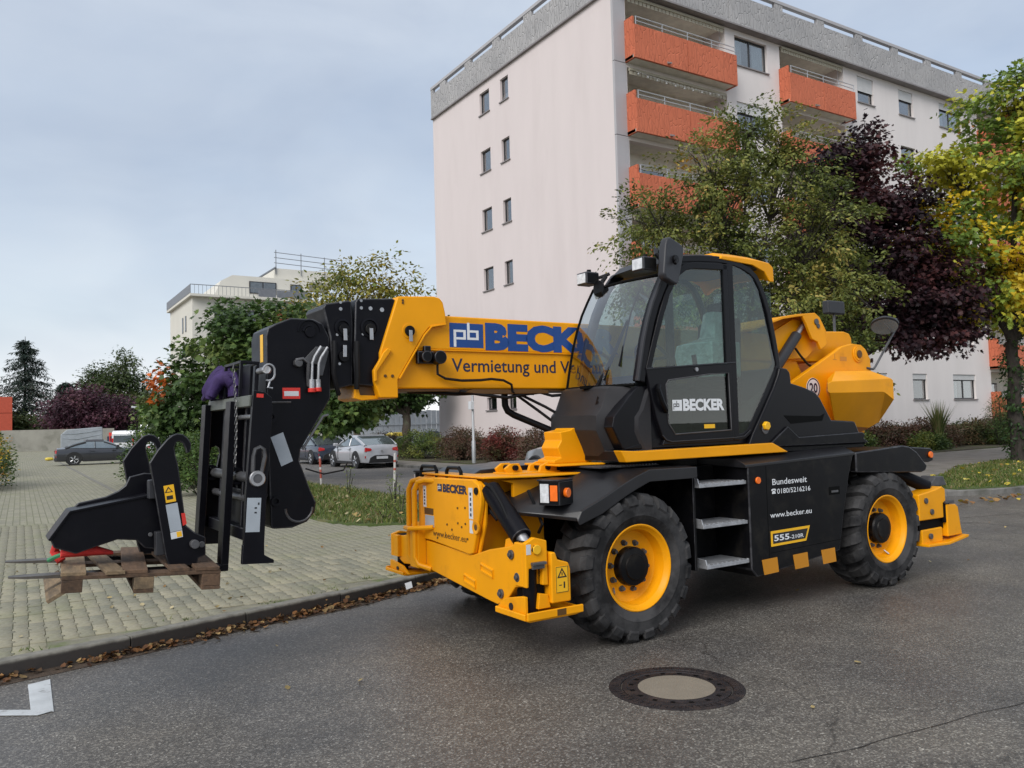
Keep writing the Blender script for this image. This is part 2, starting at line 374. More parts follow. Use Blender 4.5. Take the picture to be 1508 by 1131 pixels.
def paver_mat(name, bricks):
    m, t, b, L = custom(name)
    co = nd(t, 'ShaderNodeTexCoord'); P = co.outputs['Object']
    n1 = nd(t, 'ShaderNodeTexNoise', i_Scale=.8, i_Detail=6.0, i_Roughness=.6); L.new(P, n1.inputs['Vector'])
    n2 = nd(t, 'ShaderNodeTexNoise', i_Scale=45.0, i_Detail=4.0); L.new(P, n2.inputs['Vector'])
    c = ramp_node(t, L, n2.outputs['Fac'], [(.3, (.208, .196, .150)), (.7, (.300, .284, .222))])
    if bricks:
        br = nd(t, 'ShaderNodeTexBrick', offset=.0, i_Scale=1.0, i_Mortar_Size=.007, i_Brick_Width=.40, i_Row_Height=.114, i_Mortar_Smooth=.2)
        br.inputs['Color1'].default_value = (.9, .9, .9, 1); br.inputs['Color2'].default_value = (1.1, 1.1, 1.1, 1); br.inputs['Mortar'].default_value = (.52, .55, .42, 1)
        mpp = nd(t, 'ShaderNodeMapping'); mpp.inputs['Rotation'].default_value = (0, 0, R(90 + 1)); L.new(P, mpp.inputs['Vector']); L.new(mpp.outputs[0], br.inputs['Vector'])
        c = mixn(t, L, 1.0, c, br.outputs['Color'], 'MULTIPLY')
        bp = nd(t, 'ShaderNodeBump', i_Strength=.5, i_Distance=.006, invert=True); L.new(br.outputs['Fac'], bp.inputs['Height']); L.new(bp.outputs['Normal'], b.inputs['Normal'])
    else:
        oi = nd(t, 'ShaderNodeObjectInfo'); mr = ramp_node(t, L, oi.outputs['Random'], [(0, (.74, .76, .76)), (1, (1.20, 1.16, 1.10))])
        c = mixn(t, L, 1.0, c, mr, 'MULTIPLY')
        bp = nd(t, 'ShaderNodeBump', i_Strength=.3, i_Distance=.004); L.new(n2.outputs['Fac'], bp.inputs['Height']); L.new(bp.outputs['Normal'], b.inputs['Normal'])
    geo = nd(t, 'ShaderNodeNewGeometry')
    n4 = nd(t, 'ShaderNodeTexNoise', i_Scale=.9, i_Detail=7.0, i_Roughness=.65); L.new(geo.outputs['Position'], n4.inputs['Vector'])
    sp = ramp_node(t, L, n4.outputs['Fac'], [(.3, (.80, .82, .78)), (.7, (1.12, 1.10, 1.06))])
    c = mixn(t, L, 1.0, c, sp, 'MULTIPLY')
    ms = ramp_node(t, L, n4.outputs['Fac'], [(.50, (0, 0, 0)), (.70, (.55,) * 3)])
    c = mixn(t, L, ms, c, (.115, .135, .05))
    L.new(c, b.inputs['Base Color']); b.inputs['Roughness'].default_value = .82
paver_mat('paver', False); paver_mat('paver_far', True)
material('joint_sand', (.10, .10, .06), .95, var=.3, vscale=6, col2=(.085, .13, .025), c2scale=2.5, c2pos=(.36, .55), bump=.3, bscale=90)
def kerb_mat():
    # weathered concrete with a splash zone of road dirt on its lower part
    m, t, b, L = custom('kerb_stone'); co = nd(t, 'ShaderNodeTexCoord'); sp = nd(t, 'ShaderNodeSeparateXYZ'); L.new(co.outputs['Object'], sp.inputs[0])
    n = nd(t, 'ShaderNodeTexNoise', i_Scale=9.0, i_Detail=6.0, i_Roughness=.65); L.new(co.outputs['Object'], n.inputs['Vector'])
    c = ramp_node(t, L, n.outputs['Fac'], [(.3, (.13, .125, .105)), (.7, (.23, .22, .19))])
    mu = nd(t, 'ShaderNodeMath', operation='MULTIPLY_ADD'); mu.inputs[1].default_value = .035; L.new(n.outputs['Fac'], mu.inputs[0]); L.new(sp.outputs['Z'], mu.inputs[2])
    f = ramp_node(t, L, mu.outputs[0], [(.110, (1, 1, 1)), (.134, (0, 0, 0))])
    c = mixn(t, L, f, c, (.050, .045, .042)); L.new(c, b.inputs['Base Color']); b.inputs['Roughness'].default_value = .85
    bp = nd(t, 'ShaderNodeBump', i_Strength=.4, i_Distance=.008); L.new(n.outputs['Fac'], bp.inputs['Height']); L.new(bp.outputs['Normal'], b.inputs['Normal'])
kerb_mat()
material('kerb_pale', (.16, .155, .145), .8, var=.2, vscale=6, col2=(.09, .09, .075), c2scale=2, bump=.2, bscale=100, rand=.12)
material('soil', (.055, .042, .028), .95, var=.3, vscale=5, col2=(.07, .085, .025), c2scale=1.2, c2pos=(.45, .6), bump=.6, bscale=25)
material('turf', (.065, .095, .022), .9, var=.35, vscale=3, col2=(.16, .14, .065), c2scale=.9, c2pos=(.5, .68), bump=.8, bscale=40)
material('ground_far', (.12, .12, .09), .95, var=.2, vscale=.3)
material('path_grey', (.19, .175, .155), .85, var=.15, vscale=2, col2=(.12, .115, .085), c2scale=1.2, c2pos=(.5, .7), bump=.2, bscale=80)
material('paint_white', (.52, .55, .57), .65, var=.15, vscale=5, col2=(.17, .165, .16), c2scale=7, c2pos=(.57, .68))
leaf_material('leaf', .5, .28)
leaf_material('dry_leaf', .8, .1)

def flat(name, pts, z, mat, kind='structure'):
    mb = MB(); mb.add([(x, y, z) for x, y in pts], [tuple(range(len(pts)))])
    o = mb.build(name, mat, recalc=False)
    if o.data.polygons[0].normal.z < 0: o.data.flip_normals()
    return tag(o, kind=kind)
def slab(name, pts, z0, z1, mat):
    mb = MB(); mb.prism(pts, z0, z1, 'z'); return tag(mb.build(name, mat, smooth=20), kind='structure')
def spline(pts, step):
    P = [Vector((p[0], p[1], 0)) for p in pts]; out = []
    for i in range(len(P) - 1):
        a, b, c, d = P[max(i - 1, 0)], P[i], P[i + 1], P[min(i + 2, len(P) - 1)]
        for k in range(24):
            s = k / 24
            out.append(.5 * ((2 * b) + (c - a) * s + (2 * a - 5 * b + 4 * c - d) * s * s + (3 * b - a - 3 * c + d) * s ** 3))
    out.append(P[-1]); res = [out[0]]; acc = 0
    for i in range(1, len(out)):
        seg = (out[i] - out[i - 1]).length
        while acc + seg >= step:
            f = (step - acc) / seg; q = out[i - 1].lerp(out[i], f); res.append(q); out[i - 1] = q; seg = (out[i] - q).length; acc = 0
        acc += seg
    return res

flat('ground', [(-500, -300), (600, -300), (600, 700), (-500, 700)], -.02, 'ground_far')
flat('road', [(-90, -16), (140, -16), (140, 16), (18, 16), (18, 120), (5, 120), (5, 16), (-90, 16)], 0.0, 'asphalt')
# pale worn side street surface laid on top of the crossing
flat('side_street', [(7.6, 14.5), (15.0, 14.5), (15.0, 119), (7.6, 119)], .005, 'asphalt_pale')

# --- west kerb: runs along the road, then turns north into the side street
wk = spline([(-14, 5.2), (-7, 6.1), (-3, 6.55), (0, 6.9), (1.5, 7.30), (2.8, 7.66), (4.05, 8.10), (5.2, 8.75), (6.2, 9.7), (6.95, 11.0), (7.45, 12.6), (7.75, 14.6), (7.85, 18), (7.9, 26), (7.9, 40), (7.9, 60), (7.9, 84)], 1.0)
KH = .12
west = tag(empty('kerb_west'), kind='structure')
def kerb_run(path, root, side, h, w, mat, gap=.008):
    """each kerb stone is a piece of its own; side=+1: the stone lies left of the path"""
    for i in range(len(path) - 1):
        p, q = path[i], path[i + 1]; d = (q - p); ln = d.length; ang = math.atan2(d.y, d.x); j = rnd.uniform(-.004, .004)
        mb = MB(); y0, y1 = (0, w) if side > 0 else (-w, 0)
        mb.prism([(y0, -.12), (y1, -.12), (y1, h), (y0 + (.012 if side > 0 else 0), h), (y0 if side > 0 else y1, h - .014)] if side > 0 else [(y0, -.12), (y1, -.12), (y1, h - .014), (y1 - .012, h), (y0, h)], gap / 2, ln - gap / 2, 'x')
        o = mb.build('kerb_stone', mat, root, bevel=.006 if i < 26 else 0)
        o.location = (p.x, p.y, j); o.rotation_euler = (0, rnd.uniform(-.004, .004), ang)
kerb_run(wk, west, 1, KH, .13, 'kerb_stone')
# --- west paved ground (joint sand bed below the stones, plain beyond)
inner = []
for i, p in enumerate(wk):
    d = (wk[min(i + 1, len(wk) - 1)] - wk[max(i - 1, 0)]).normalized(); nrm = Vector((-d.y, d.x, 0)); q = p + nrm * .12
    inner.append((q.x, q.y))
ifirst = [p for p in inner]
slab('paved_yard', ifirst + [(7.77, 125), (-60, 125), (-60, 4.5)], -.1, .094, 'joint_sand')
YB = 17.2      # single stones up to here, a patterned surface behind
flat('paved_yard_far', [(-60, YB), (7.7, YB), (7.7, 124), (-60, 124)], .106, 'paver_far')
flat('paved_yard_side', [(-60, 4.7), (-13.6, 5.45), (-12.0, 5.65), (-12.0, YB), (-60, YB)], .106, 'paver_far')
# paving stones
bw, bl, gp = .114, .40, .0045
def stone_mesh():
    mb = MB(); k = .017
    x0, x1 = gp / 2, bw - gp / 2; y0, y1 = gp * 1.1, bl - gp * 1.1; Z = [(0, 0), (.27, 0), (.33, 1), (.44, 1), (.50, -.45), (.61, -.45), (.67, 0), (1, 0)]
    def out(ins, z):
        L_ = [(x0 + k * q, bl * f) for f, q in Z]; Rr = [(x1 + k * q, bl * f) for f, q in Z[::-1]]
        c = (bw / 2, bl / 2); r_ = []
        for x, y in L_: r_.append((x + ins, min(max(y, y0 + ins), y1 - ins), z))
        for x, y in Rr: r_.append((x - ins, min(max(y, y0 + ins), y1 - ins), z))
        return [(a - c[0], b - c[1], z_) for a, b, z_ in r_]
    a, b, c = out(0, -.03), out(0, .012 - .003), out(.004, .012)
    n = len(a); vs = a + b + c
    fs = [(i, (i + 1) % n, n + (i + 1) % n, n + i) for i in range(n)] + [(n + i, n + (i + 1) % n, 2 * n + (i + 1) % n, 2 * n + i) for i in range(n)] + [tuple(range(2 * n, 3 * n))]
    mb.add(vs, fs); return mb
def inside_poly(x, y, poly):
    r_ = False; n = len(poly)
    for i in range(n):
        (xa, ya), (xb, yb) = poly[i], poly[(i + 1) % n]
        if (ya > y) != (yb > y) and x < (xb - xa) * (y - ya) / (yb - ya) + xa: r_ = not r_
    return r_
VERGE = [(4.75, 15.4), (4.7, 13.9), (5.0, 12.75), (5.6, 12.35), (6.6, 12.6), (7.25, 13.4), (7.6, 15), (7.72, 19), (7.76, 30), (7.76, 58), (7.5, 54), (6.6, 42), (5.4, 31), (4.7, 22)]
edge_ = []
for i, p in enumerate(wk):
    d = (wk[min(i + 1, len(wk) - 1)] - wk[max(i - 1, 0)]).normalized(); q = p + Vector((-d.y, d.x, 0)) * .03; edge_.append((q.x, q.y))
yard = edge_ + [(7.77, 125), (-60, 125), (-60, 4.5)]
ang = R(-1); cA, sA = math.cos(ang), math.sin(ang); spots = []
for i in range(-112, 80):
    for j in range(-3, 32):
        lx, ly = i * bw, j * bl; x, y = lx * cA - ly * sA, 6.0 + lx * sA + ly * cA
        if y > YB + .1 or x < -12.1 or y < 5.2: continue
        ok = all(inside_poly(x + dx, y + dy, yard) for dx, dy in ((-.05, -.19), (.05, -.19), (.05, .19), (-.05, .19)))
        if not ok or inside_poly(x, y, VERGE): continue
        dv = Vector((x, y, 0)); dep = dv.x * fwd.x + dv.y * fwd.y; sx = (dv.x * rt0.x + dv.y * rt0.y) / max(dep, .1)
        if abs(sx) > .70: 
            spots.append((99 + math.hypot(x, y), x, y)); continue
        spots.append((math.hypot(x, y) + (3 if abs(sx) > .625 else 0), x, y))
spots.sort()
sme = stone_mesh().mesh('paving_stone', 'paver', smooth=50)
yo = bpy.data.objects['paved_yard']
for d_, x, y in spots[:300]:
    linked('paving_stone', sme, yo, (x, y, .098 + rnd.uniform(-.0025, .0025)), (rnd.uniform(-.008, .008), rnd.uniform(-.008, .008), ang))
rest = MB(); sv = [Vector(v.co) for v in sme.vertices]; sf = [tuple(p.vertices) for p in sme.polygons]
for d_, x, y in spots[300:]:
    M = Matrix.Translation((x, y, .098 + rnd.uniform(-.0025, .0025))) @ Matrix.Rotation(ang + rnd.uniform(-.01, .01), 4, 'Z') @ Matrix.Rotation(rnd.uniform(-.008, .008), 4, 'X')
    rest.add([M @ p for p in sv], sf)
tag(rest.build('paving_stones', 'paver', yo, smooth=50, recalc=False), kind='stuff')
# cut filler strip behind the kerb stones
mb = MB()
for i in range(len(wk) - 1):
    if wk[i].y > 16: break
    q_ = []
    for j, w_ in ((i, .10), (i + 1, .10), (i + 1, .52), (i, .52)):
        d = (wk[min(j + 1, len(wk) - 1)] - wk[max(j - 1, 0)]).normalized(); q_.append((wk[j].x - d.y * w_, wk[j].y + d.x * w_, .1035))
    mb.add(q_, [(0, 1, 2, 3)])
material('filler', (.20, .19, .14), .9, var=.25, vscale=7, col2=(.11, .14, .045), c2scale=2.2, c2pos=(.48, .62), bump=.3, bscale=70)
tag(mb.build('edge_filler', 'filler', recalc=False), kind='structure')
# drain line across the yard and a change of paving
tag(MB().prism([(2.62, 19), (2.74, 19), (3.2, 62), (3.08, 62)], .09, .116, 'z').build('drain_channel', 'kerb_stone'), kind='structure')
# --- east block: kerb, pavement, lawn
ek = spline([(14.75, 84), (14.7, 60), (14.6, 40), (14.55, 28), (14.5, 20), (14.6, 15), (14.9, 12.2), (15.5, 10.5), (16.6, 9.4), (18.2, 8.95), (22, 8.8), (30, 8.8), (45, 8.8), (62, 8.8)], 1.0)
east = tag(empty('kerb_east'), kind='structure')
kerb_run(ek, east, 1, .11, .13, 'kerb_pale')
ein = []
for i, p in enumerate(ek):
    d = (ek[min(i + 1, len(ek) - 1)] - ek[max(i - 1, 0)]).normalized(); q = p + Vector((-d.y, d.x, 0)) * .12; ein.append((q.x, q.y))
slab('pavement_east', [(14.87, 120)] + ein + [(130, 8.92), (130, 120)], -.1, .10, 'path_grey')
LAWN = [(16.9, 9.55), (18.3, 9.10), (22, 8.95), (70, 8.95), (70, 21), (50, 18.6), (40, 16.8), (31, 14.9), (23.3, 13.2), (19.6, 11.6), (17.2, 11.0)]
slab('lawn_east', LAWN, .05, .125, 'turf')
BED = [(16.9, 130), (16.6, 40), (16.5, 24), (17.5, 20.2), (21, 19.3), (33, 19.2), (45, 20.0), (75, 22.6), (75, 26), (22, 26), (22, 130)]
slab('planting_bed', BED, .05, .14, 'soil')
slab('grass_verge', VERGE, .05, .135, 'turf')
# --- painted parking bay corner
tag(MB().prism([(.165, 6.61), (.300, 6.66), (.285, 5.88), (.165, 5.99)], .004, .0065, 'z').build('bay_marking', 'paint_white'), kind='structure')
tag(MB().prism([(-.62, 6.57), (.163, 6.0), (.27, 5.89), (.20, 5.86), (-.62, 6.44)], .004, .0062, 'z').build('bay_line', 'paint_white'), kind='structure')

# tar seams and a repair line in the asphalt
material('tar', (.018, .017, .017), .45, var=.3, vscale=12)
def seam(pts_, w_):
    P_ = [Vector((x, y, 0)) for x, y in pts_]; path = []
    for i in range(len(P_) - 1):
        for q in range(14):
            a_ = P_[i].lerp(P_[i + 1], q / 14); a_ += Vector((mnoise.noise(a_ * 3.1), mnoise.noise(a_ * 3.1 + Vector((9, 0, 0))), 0)) * .03; path.append(a_)
    m_ = MB(); n_ = len(path)
    for i in range(n_):
        d_ = (path[min(i + 1, n_ - 1)] - path[max(i - 1, 0)]).normalized(); ww = w_ * (.6 + .8 * abs(mnoise.noise(path[i] * 5)))
        m_.v += [(path[i].x - d_.y * ww, path[i].y + d_.x * ww, .0035), (path[i].x + d_.y * ww, path[i].y - d_.x * ww, .0035)]
    m_.f = [(2 * i, 2 * i + 1, 2 * i + 3, 2 * i + 2) for i in range(n_ - 1)]; m_.mi = [0] * len(m_.f)
    tag(m_.build('road_seam', 'tar', recalc=False), kind='structure')
seam([(3.3, 2.76), (3.73, 2.71), (4.34, 2.64), (5.07, 2.54), (7, 2.35), (12, 2.2)], .004); seam([(11.6, 7.3), (12.8, 7.02), (12.75, 6.6), (12.69, 6.22), (12.7, 5.2)], .008); seam([(12.98, 7.48), (14.08, 7.18), (17, 6.8)], .008)
# --- grass blades (nobody could count them)
def blades(name, poly, n, h, spread, cols, z, parent=None, label=None, dens=None, w=.006):
    rg = random.Random(len(name) * 13 + n); vs = []; fs = []; cl = []
    xs = [p[0] for p in poly]; ys = [p[1] for p in poly]; c = 0; tries = 0
    while c < n and tries < n * 30:
        tries += 1
        x = rg.uniform(min(xs), max(xs)); y = rg.uniform(min(ys), max(ys))
        if not inside_poly(x, y, poly): continue
        d_ = math.hypot(x, y)
        if rg.random() > min(1, (dens / d_) ** 2 if dens else 1): continue
        if abs((x * rt0.x + y * rt0.y)) > .72 * (x * fwd.x + y * fwd.y): continue
        f = mnoise.noise(Vector((x * .55, y * .55, 3))) * .5 + .5; hh = h * (.45 + 1.0 * f) * rg.uniform(.5, 1.25)
        a = rg.uniform(0, 6.283); lx, ly = math.cos(a), math.sin(a); b = rg.uniform(0, 6.283); sp = spread * rg.uniform(.2, 1) * hh
        ww = w * rg.uniform(.7, 1.4) * (1 + d_ / 30); o = len(vs)
        vs += [(x - lx * ww, y - ly * ww, z), (x + lx * ww, y + ly * ww, z), (x + math.cos(b) * sp * .45 + lx * ww * .7, y + math.sin(b) * sp * .45 + ly * ww * .7, z + hh * .65), (x + math.cos(b) * sp * .45 - lx * ww * .7, y + math.sin(b) * sp * .45 - ly * ww * .7, z + hh * .65), (x + math.cos(b) * sp, y + math.sin(b) * sp, z + hh)]
        fs += [(o, o + 1, o + 2, o + 3), (o + 3, o + 2, o + 4)]
        g = rg.random(); k = cols[0] if g < .62 - .3 * (1 - f) else cols[1] if g < .86 else cols[2]; q = rg.uniform(.75, 1.25)
        cl += [tuple(v * q for v in k)] * 2; c += 1
    return leafmesh(name, vs, fs, cl, 'leaf', parent, label)
LEAFK = 1.35
def leafmesh(name, vs, fs, cl, mat, parent=None, label=None, kind='stuff', cat=None):
    me = bpy.data.meshes.new(name); me.from_pydata(vs, [], fs); me.materials.append(MAT[mat])
    at = me.color_attributes.new('leaf_colour', 'FLOAT_COLOR', 'CORNER'); buf = []
    LK = LEAFK if mat == 'leaf' else 1.0
    for p, c in zip(me.polygons, cl): buf += [c[0] * LK, c[1] * LK, c[2] * LK, 1.0] * p.loop_total
    at.data.foreach_set('color', buf); me.shade_smooth() if False else None; me.update()
    o = bpy.data.objects.new(name, me); COL.objects.link(o); o.parent = parent
    tag(o, label, cat, kind=kind); return o
GC = [(.060, .095, .018), (.11, .125, .032), (.21, .17, .085)]
blades('verge_grass', VERGE, 17000, .10, 1.2, GC, .13, label='rough grass and weeds on the verge behind the telehandler', dens=17)
blades('lawn_grass', LAWN, 14000, .085, .7, GC, .12, label='short lawn grass beside the far kerb on the right', dens=22, w=.008)
# --- fallen leaves
def litter(name, pts, cols, size, label, curl=.5):
    rg = random.Random(len(pts)); vs = []; fs = []; cl = []
    for (x, y, z) in pts:
        s_ = size * rg.uniform(.55, 1.35); a = rg.uniform(0, 6.283); M = Matrix.Translation((x, y, z + s_ * .2)) @ Matrix.Rotation(a, 4, 'Z') @ Matrix.Rotation(rg.uniform(-.7, .7), 4, 'X') @ Matrix.Rotation(rg.uniform(-.5, .5), 4, 'Y'); o = len(vs)
        cz = s_ * curl * rg.uniform(-.2, .7)
        q = [(-s_ * .5, 0, cz * .5), (-s_ * .15, -s_ * .38, 0), (s_ * .2, -s_ * .42, cz * .4), (s_ * .55, 0, cz), (s_ * .2, s_ * .42, cz * .3), (-s_ * .15, s_ * .38, 0), (0, 0, -cz * .3)]
        vs += [tuple(M @ Vector(p)) for p in q]; fs += [(o + i, o + (i + 1) % 6, o + 6) for i in range(6)]
        c = rg.choice(cols); k = rg.uniform(.6, 1.3); cl += [tuple(v * k for v in c)] * 6
    return leafmesh(name, vs, fs, cl, 'dry_leaf', None, label)
pts = []
for i in range(len(wk) - 1):
    if wk[i].y > 12: break
    p, q = wk[i], wk[i + 1]; d = (q - p).normalized(); nr = Vector((-d.y, d.x, 0))
    for k in range(190 if p.x > -2 else 50):
        f = rnd.random(); off = abs(rnd.gauss(0, .075)); g = p.lerp(q, f) - nr * (off + .015)
        if mnoise.noise(Vector((g.x * 1.7, g.y * 1.7, 1))) + rnd.uniform(-.25, .5) < -.1: continue
        pts.append((g.x, g.y, .004 + max(0, .03 - off * .2) * rnd.random()))
litter('gutter_leaves', pts, [(.17, .085, .035), (.24, .13, .05), (.11, .05, .022), (.34, .23, .10), (.07, .04, .02), (.20, .09, .03)], .046, 'brown autumn leaves lying in the gutter along the near kerb')

# dark wet earth under the leaf line
mb = MB(); strip = []
for i, p in enumerate(wk):
    if p.y > 12: break
    d = (wk[i + 1] - wk[i]).normalized(); nr = Vector((-d.y, d.x, 0)); w_ = .16 + .05 * math.sin(i * 2.3)
    strip.append(((p.x, p.y), (p.x - nr.x * w_, p.y - nr.y * w_)))
for i in range(len(strip) - 1):
    a, b = strip[i], strip[i + 1]; mb.add([(*a[0], .005), (*b[0], .005), (*b[1], .003), (*a[1], .003)], [(0, 1, 2, 3)])
material('gutter_dirt', (.06, .04, .026), .9, var=.4, vscale=18, bump=.6, bscale=70)
tag(mb.build('gutter_dirt', 'gutter_dirt'), kind='structure')
lp = []
while len(lp) < 420:
    x, y = rnd.uniform(17, 50), rnd.uniform(9, 18)
    if inside_poly(x, y, LAWN): lp.append((x, y, .15))
litter('lawn_leaves', lp, [(.55, .42, .05), (.45, .36, .04), (.6, .5, .12), (.3, .2, .05)], .12, 'yellow leaves scattered over the lawn by the far kerb')
lp = []
for k in range(160):
    lp.append((rnd.uniform(15, 34), 8.75 - abs(rnd.gauss(0, .22)), .006))
litter('far_gutter_leaves', lp, [(.5, .38, .06), (.3, .17, .06), (.2, .1, .04)], .11, 'yellow and brown leaves along the far kerb')
lv = []
while len(lv) < 330:
    x, y = rnd.uniform(4.6, 7.8), rnd.uniform(12.3, 30)
    if inside_poly(x, y, VERGE): lv.append((x, y, .17))
litter('verge_leaves', lv, [(.30, .20, .08), (.20, .12, .05), (.36, .28, .10), (.42, .36, .2)], .085, 'dry brown leaves lying in the rough verge grass')
lp = [(rnd.uniform(-.5, 5.5), rnd.uniform(7.2, 12), .115) for k in range(90)] + [(rnd.uniform(0, 14), rnd.uniform(2.4, 7), .006) for k in range(26)]
litter('stray_leaves', lp, [(.35, .27, .12), (.22, .13, .05), (.4, .34, .2)], .04, 'stray small leaves on the paving and road')
# weeds in joints along the kerb
wd = []
for k in range(46):
    i = rnd.randrange(12, 22); p = wk[i].lerp(wk[i + 1], rnd.random()); wd.append((p.x - .02, p.y + rnd.uniform(.13, .5)))
rgw = random.Random(4); vs = []; fs = []; cl = []
for (x, y) in wd:
    for k in range(rgw.randint(5, 18)):
        a = rgw.uniform(0, 6.28); l = rgw.uniform(.02, .06); o = len(vs); wx, wy = -math.sin(a) * .007, math.cos(a) * .007; bx, by = x + rgw.gauss(0, .03), y + rgw.gauss(0, .02)
        vs += [(bx + wx, by + wy, .1), (bx - wx, by - wy, .1), (bx + math.cos(a) * l, by + math.sin(a) * l, .1 + l * .8)]; fs.append((o, o + 1, o + 2)); c = rgw.choice(GC[:2]); cl.append(c)
leafmesh('joint_weeds', vs, fs, cl, 'leaf', None, 'small weeds and moss growing in the paving joints near the kerb')
# --- manhole
def manhole():
    root = empty('manhole_cover', (3.645, 3.935, 0), R(20)); tag(root, 'round cast iron manhole cover with a concrete centre, set in the road', 'manhole cover')
    material('cast_iron', (.020, .016, .017), .55, spec=.3, var=.35, vscale=18, col2=(.040, .028, .024), c2scale=9, bump=.4, bscale=90)
    material('concrete_fill', (.21, .178, .135), .85, var=.12, vscale=9, fine=(160, (.20, .17, .13)), bump=.25, bscale=150)
    MB().lathe([(.425, -.05), (.425, .008), (.412, .012), (.355, .012), (.350, .004), (.350, -.05)], axis='z', n=72).build('frame_ring', 'cast_iron', root)
    lid = MB().lathe([(.343, -.03), (.343, .008), (.337, .011), (.312, .011), (.306, .006), (.262, .006), (.256, .010), (.243, .010), (.243, -.02)], axis='z', n=72).build('lid', 'cast_iron', root)
    MB().lathe([(.0, .007), (.15, .0085), (.243, .007), (.243, -.02)], axis='z', n=72).build('concrete_fill', 'concrete_fill', lid)
    hole = MB()
    for k in range(16):
        a = 2 * math.pi * k / 16; hole.prism([(.272 * math.cos(a - .05), .272 * math.sin(a - .05)), (.300 * math.cos(a - .05), .300 * math.sin(a - .05)), (.300 * math.cos(a + .05), .300 * math.sin(a + .05)), (.272 * math.cos(a + .05), .272 * math.sin(a + .05))], .005, .0072, 'z')
    hole.build('vent_slots', 'seal', lid)
    rib = MB()
    for k in range(60):
        a = 2 * math.pi * k / 60; rib.prism([(.365 * math.cos(a - .018), .365 * math.sin(a - .018)), (.402 * math.cos(a - .018), .402 * math.sin(a - .018)), (.402 * math.cos(a + .018), .402 * math.sin(a + .018)), (.365 * math.cos(a + .018), .365 * math.sin(a + .018))], .010, .016, 'z')
    rib.build('tread_ribs', 'cast_iron', root)
    # asphalt patch collar round the frame
    MB().lathe([(.47, -.02), (.468, .0035), (.427, .006), (.427, -.02)], axis='z', n=60).build('collar', 'asphalt', root)
manhole()
# ================================================================== BUILDINGS
material('render_pink', (.65, .58, .57), .9, var=.02, vscale=1.3, stretch=(1, 1, .22), col2=(.61, .54, .53), c2scale=.8, c2pos=(.5, .8), bump=.08, bscale=90)
material('render_white', (.70, .655, .64), .9, var=.04, vscale=1.3, stretch=(1, 1, .22), col2=(.66, .62, .60), c2scale=.8, c2pos=(.5, .8), bump=.12, bscale=110)
material('plinth_red', (.24, .13, .115), .9, var=.1, vscale=1.2, bump=.15, bscale=80)
material('panel_grey', (.40, .39, .405), .7, var=.04, vscale=.8)
material('window_frame', (.020, .020, .023), .4)
material('window_frame_white', (.55, .55, .55), .5)
material('sill', (.22, .20, .20), .5)
material('shutter', (.60, .60, .60), .6, var=.05)
material('ceiling_white', (.72, .70, .63), .9)
material('rail_metal', (.50, .51, .53), .35, metal=.6)
material('awning', (.42, .39, .31), .8, var=.1)
material('curtain', (.50, .50, .50), .9, var=.25, vscale=6, stretch=(8, 8, .4))
material('room_dark', (.022, .023, .026), .6)
material('concrete_wall', (.33, .32, .28), .9, var=.12, vscale=.8, col2=(.24, .235, .2), c2scale=.7, bump=.2, bscale=60)
glass_material('pane_glass', (.75, .8, .82), 1.55, boost=3.5)
def relief_mat(name, c0, c1, dist):
    m, t, b, L = custom(name)
    co = nd(t, 'ShaderNodeTexCoord'); P = co.outputs['Object']
    mpn = nd(t, 'ShaderNodeMapping'); mpn.inputs['Scale'].default_value = (1, 1, .34); L.new(P, mpn.inputs['Vector'])
    w = nd(t, 'ShaderNodeTexNoise', i_Scale=1.6, i_Detail=2.0); L.new(mpn.outputs[0], w.inputs['Vector'])
    va = nd(t, 'ShaderNodeVectorMath', operation='MULTIPLY_ADD'); va.inputs[1].default_value = (.34, .34, .34); L.new(w.outputs['Color'], va.inputs[0]); L.new(mpn.outputs[0], va.inputs[2])
    v = nd(t, 'ShaderNodeTexVoronoi', feature='DISTANCE_TO_EDGE', i_Scale=6.5); L.new(va.outputs[0], v.inputs['Vector'])
    n = nd(t, 'ShaderNodeTexNoise', i_Scale=.7, i_Detail=6.0); L.new(P, n.inputs['Vector'])
    c = ramp_node(t, L, n.outputs['Fac'], [(.3, c0), (.7, c1)]); L.new(c, b.inputs['Base Color'])
    hgt = ramp_node(t, L, v.outputs['Distance'], [(.01, (0, 0, 0)), (.07, (1, 1, 1))])
    bp = nd(t, 'ShaderNodeBump', i_Strength=.8, i_Distance=dist); L.new(hgt, bp.inputs['Height']); L.new(bp.outputs['Normal'], b.inputs['Normal']); b.inputs['Roughness'].default_value = .9
relief_mat('relief_concrete', (.33, .325, .33), (.42, .41, .41), .03)
relief_mat('balcony_orange', (.50, .130, .065), (.58, .160, .082), .022)
def wall_with_holes(mb, plane, a0, a1, z0, z1, holes, t0, t1):
    """wall slab in plane 'x' or 'y' with rectangular openings (a0,a1,z0,z1): strips between the openings"""
    zs = sorted(set([z0, z1] + [h[2] for h in holes] + [h[3] for h in holes])); 
    for i in range(len(zs) - 1):
        za, zb = zs[i], zs[i + 1]; cut = sorted([(h[0], h[1]) for h in holes if h[2] <= za + 1e-6 and h[3] >= zb - 1e-6]); c = a0
        for (ha, hb) in cut + [(a1, a1)]:
            if ha - c > 1e-6:
                if plane == 'y': mb.box(c, ha, t0, t1, za, zb)
                else: mb.box(t0, t1, c, ha, za, zb)
            c = hb
BX, BY, BXE, BYE = 20.45, 24.35, 66.0, 40.15
PL, PB, PT, FH = 1.10, 18.92, 20.68, 2.97
apt = empty('apartment_block', (BX, BY, 0)); tag(apt, 'six storey pale pink apartment block with orange balconies and a relief concrete parapet', 'building')
def off(mb): mb.v = [(x - BX, y - BY, z) for x, y, z in mb.v]; return mb
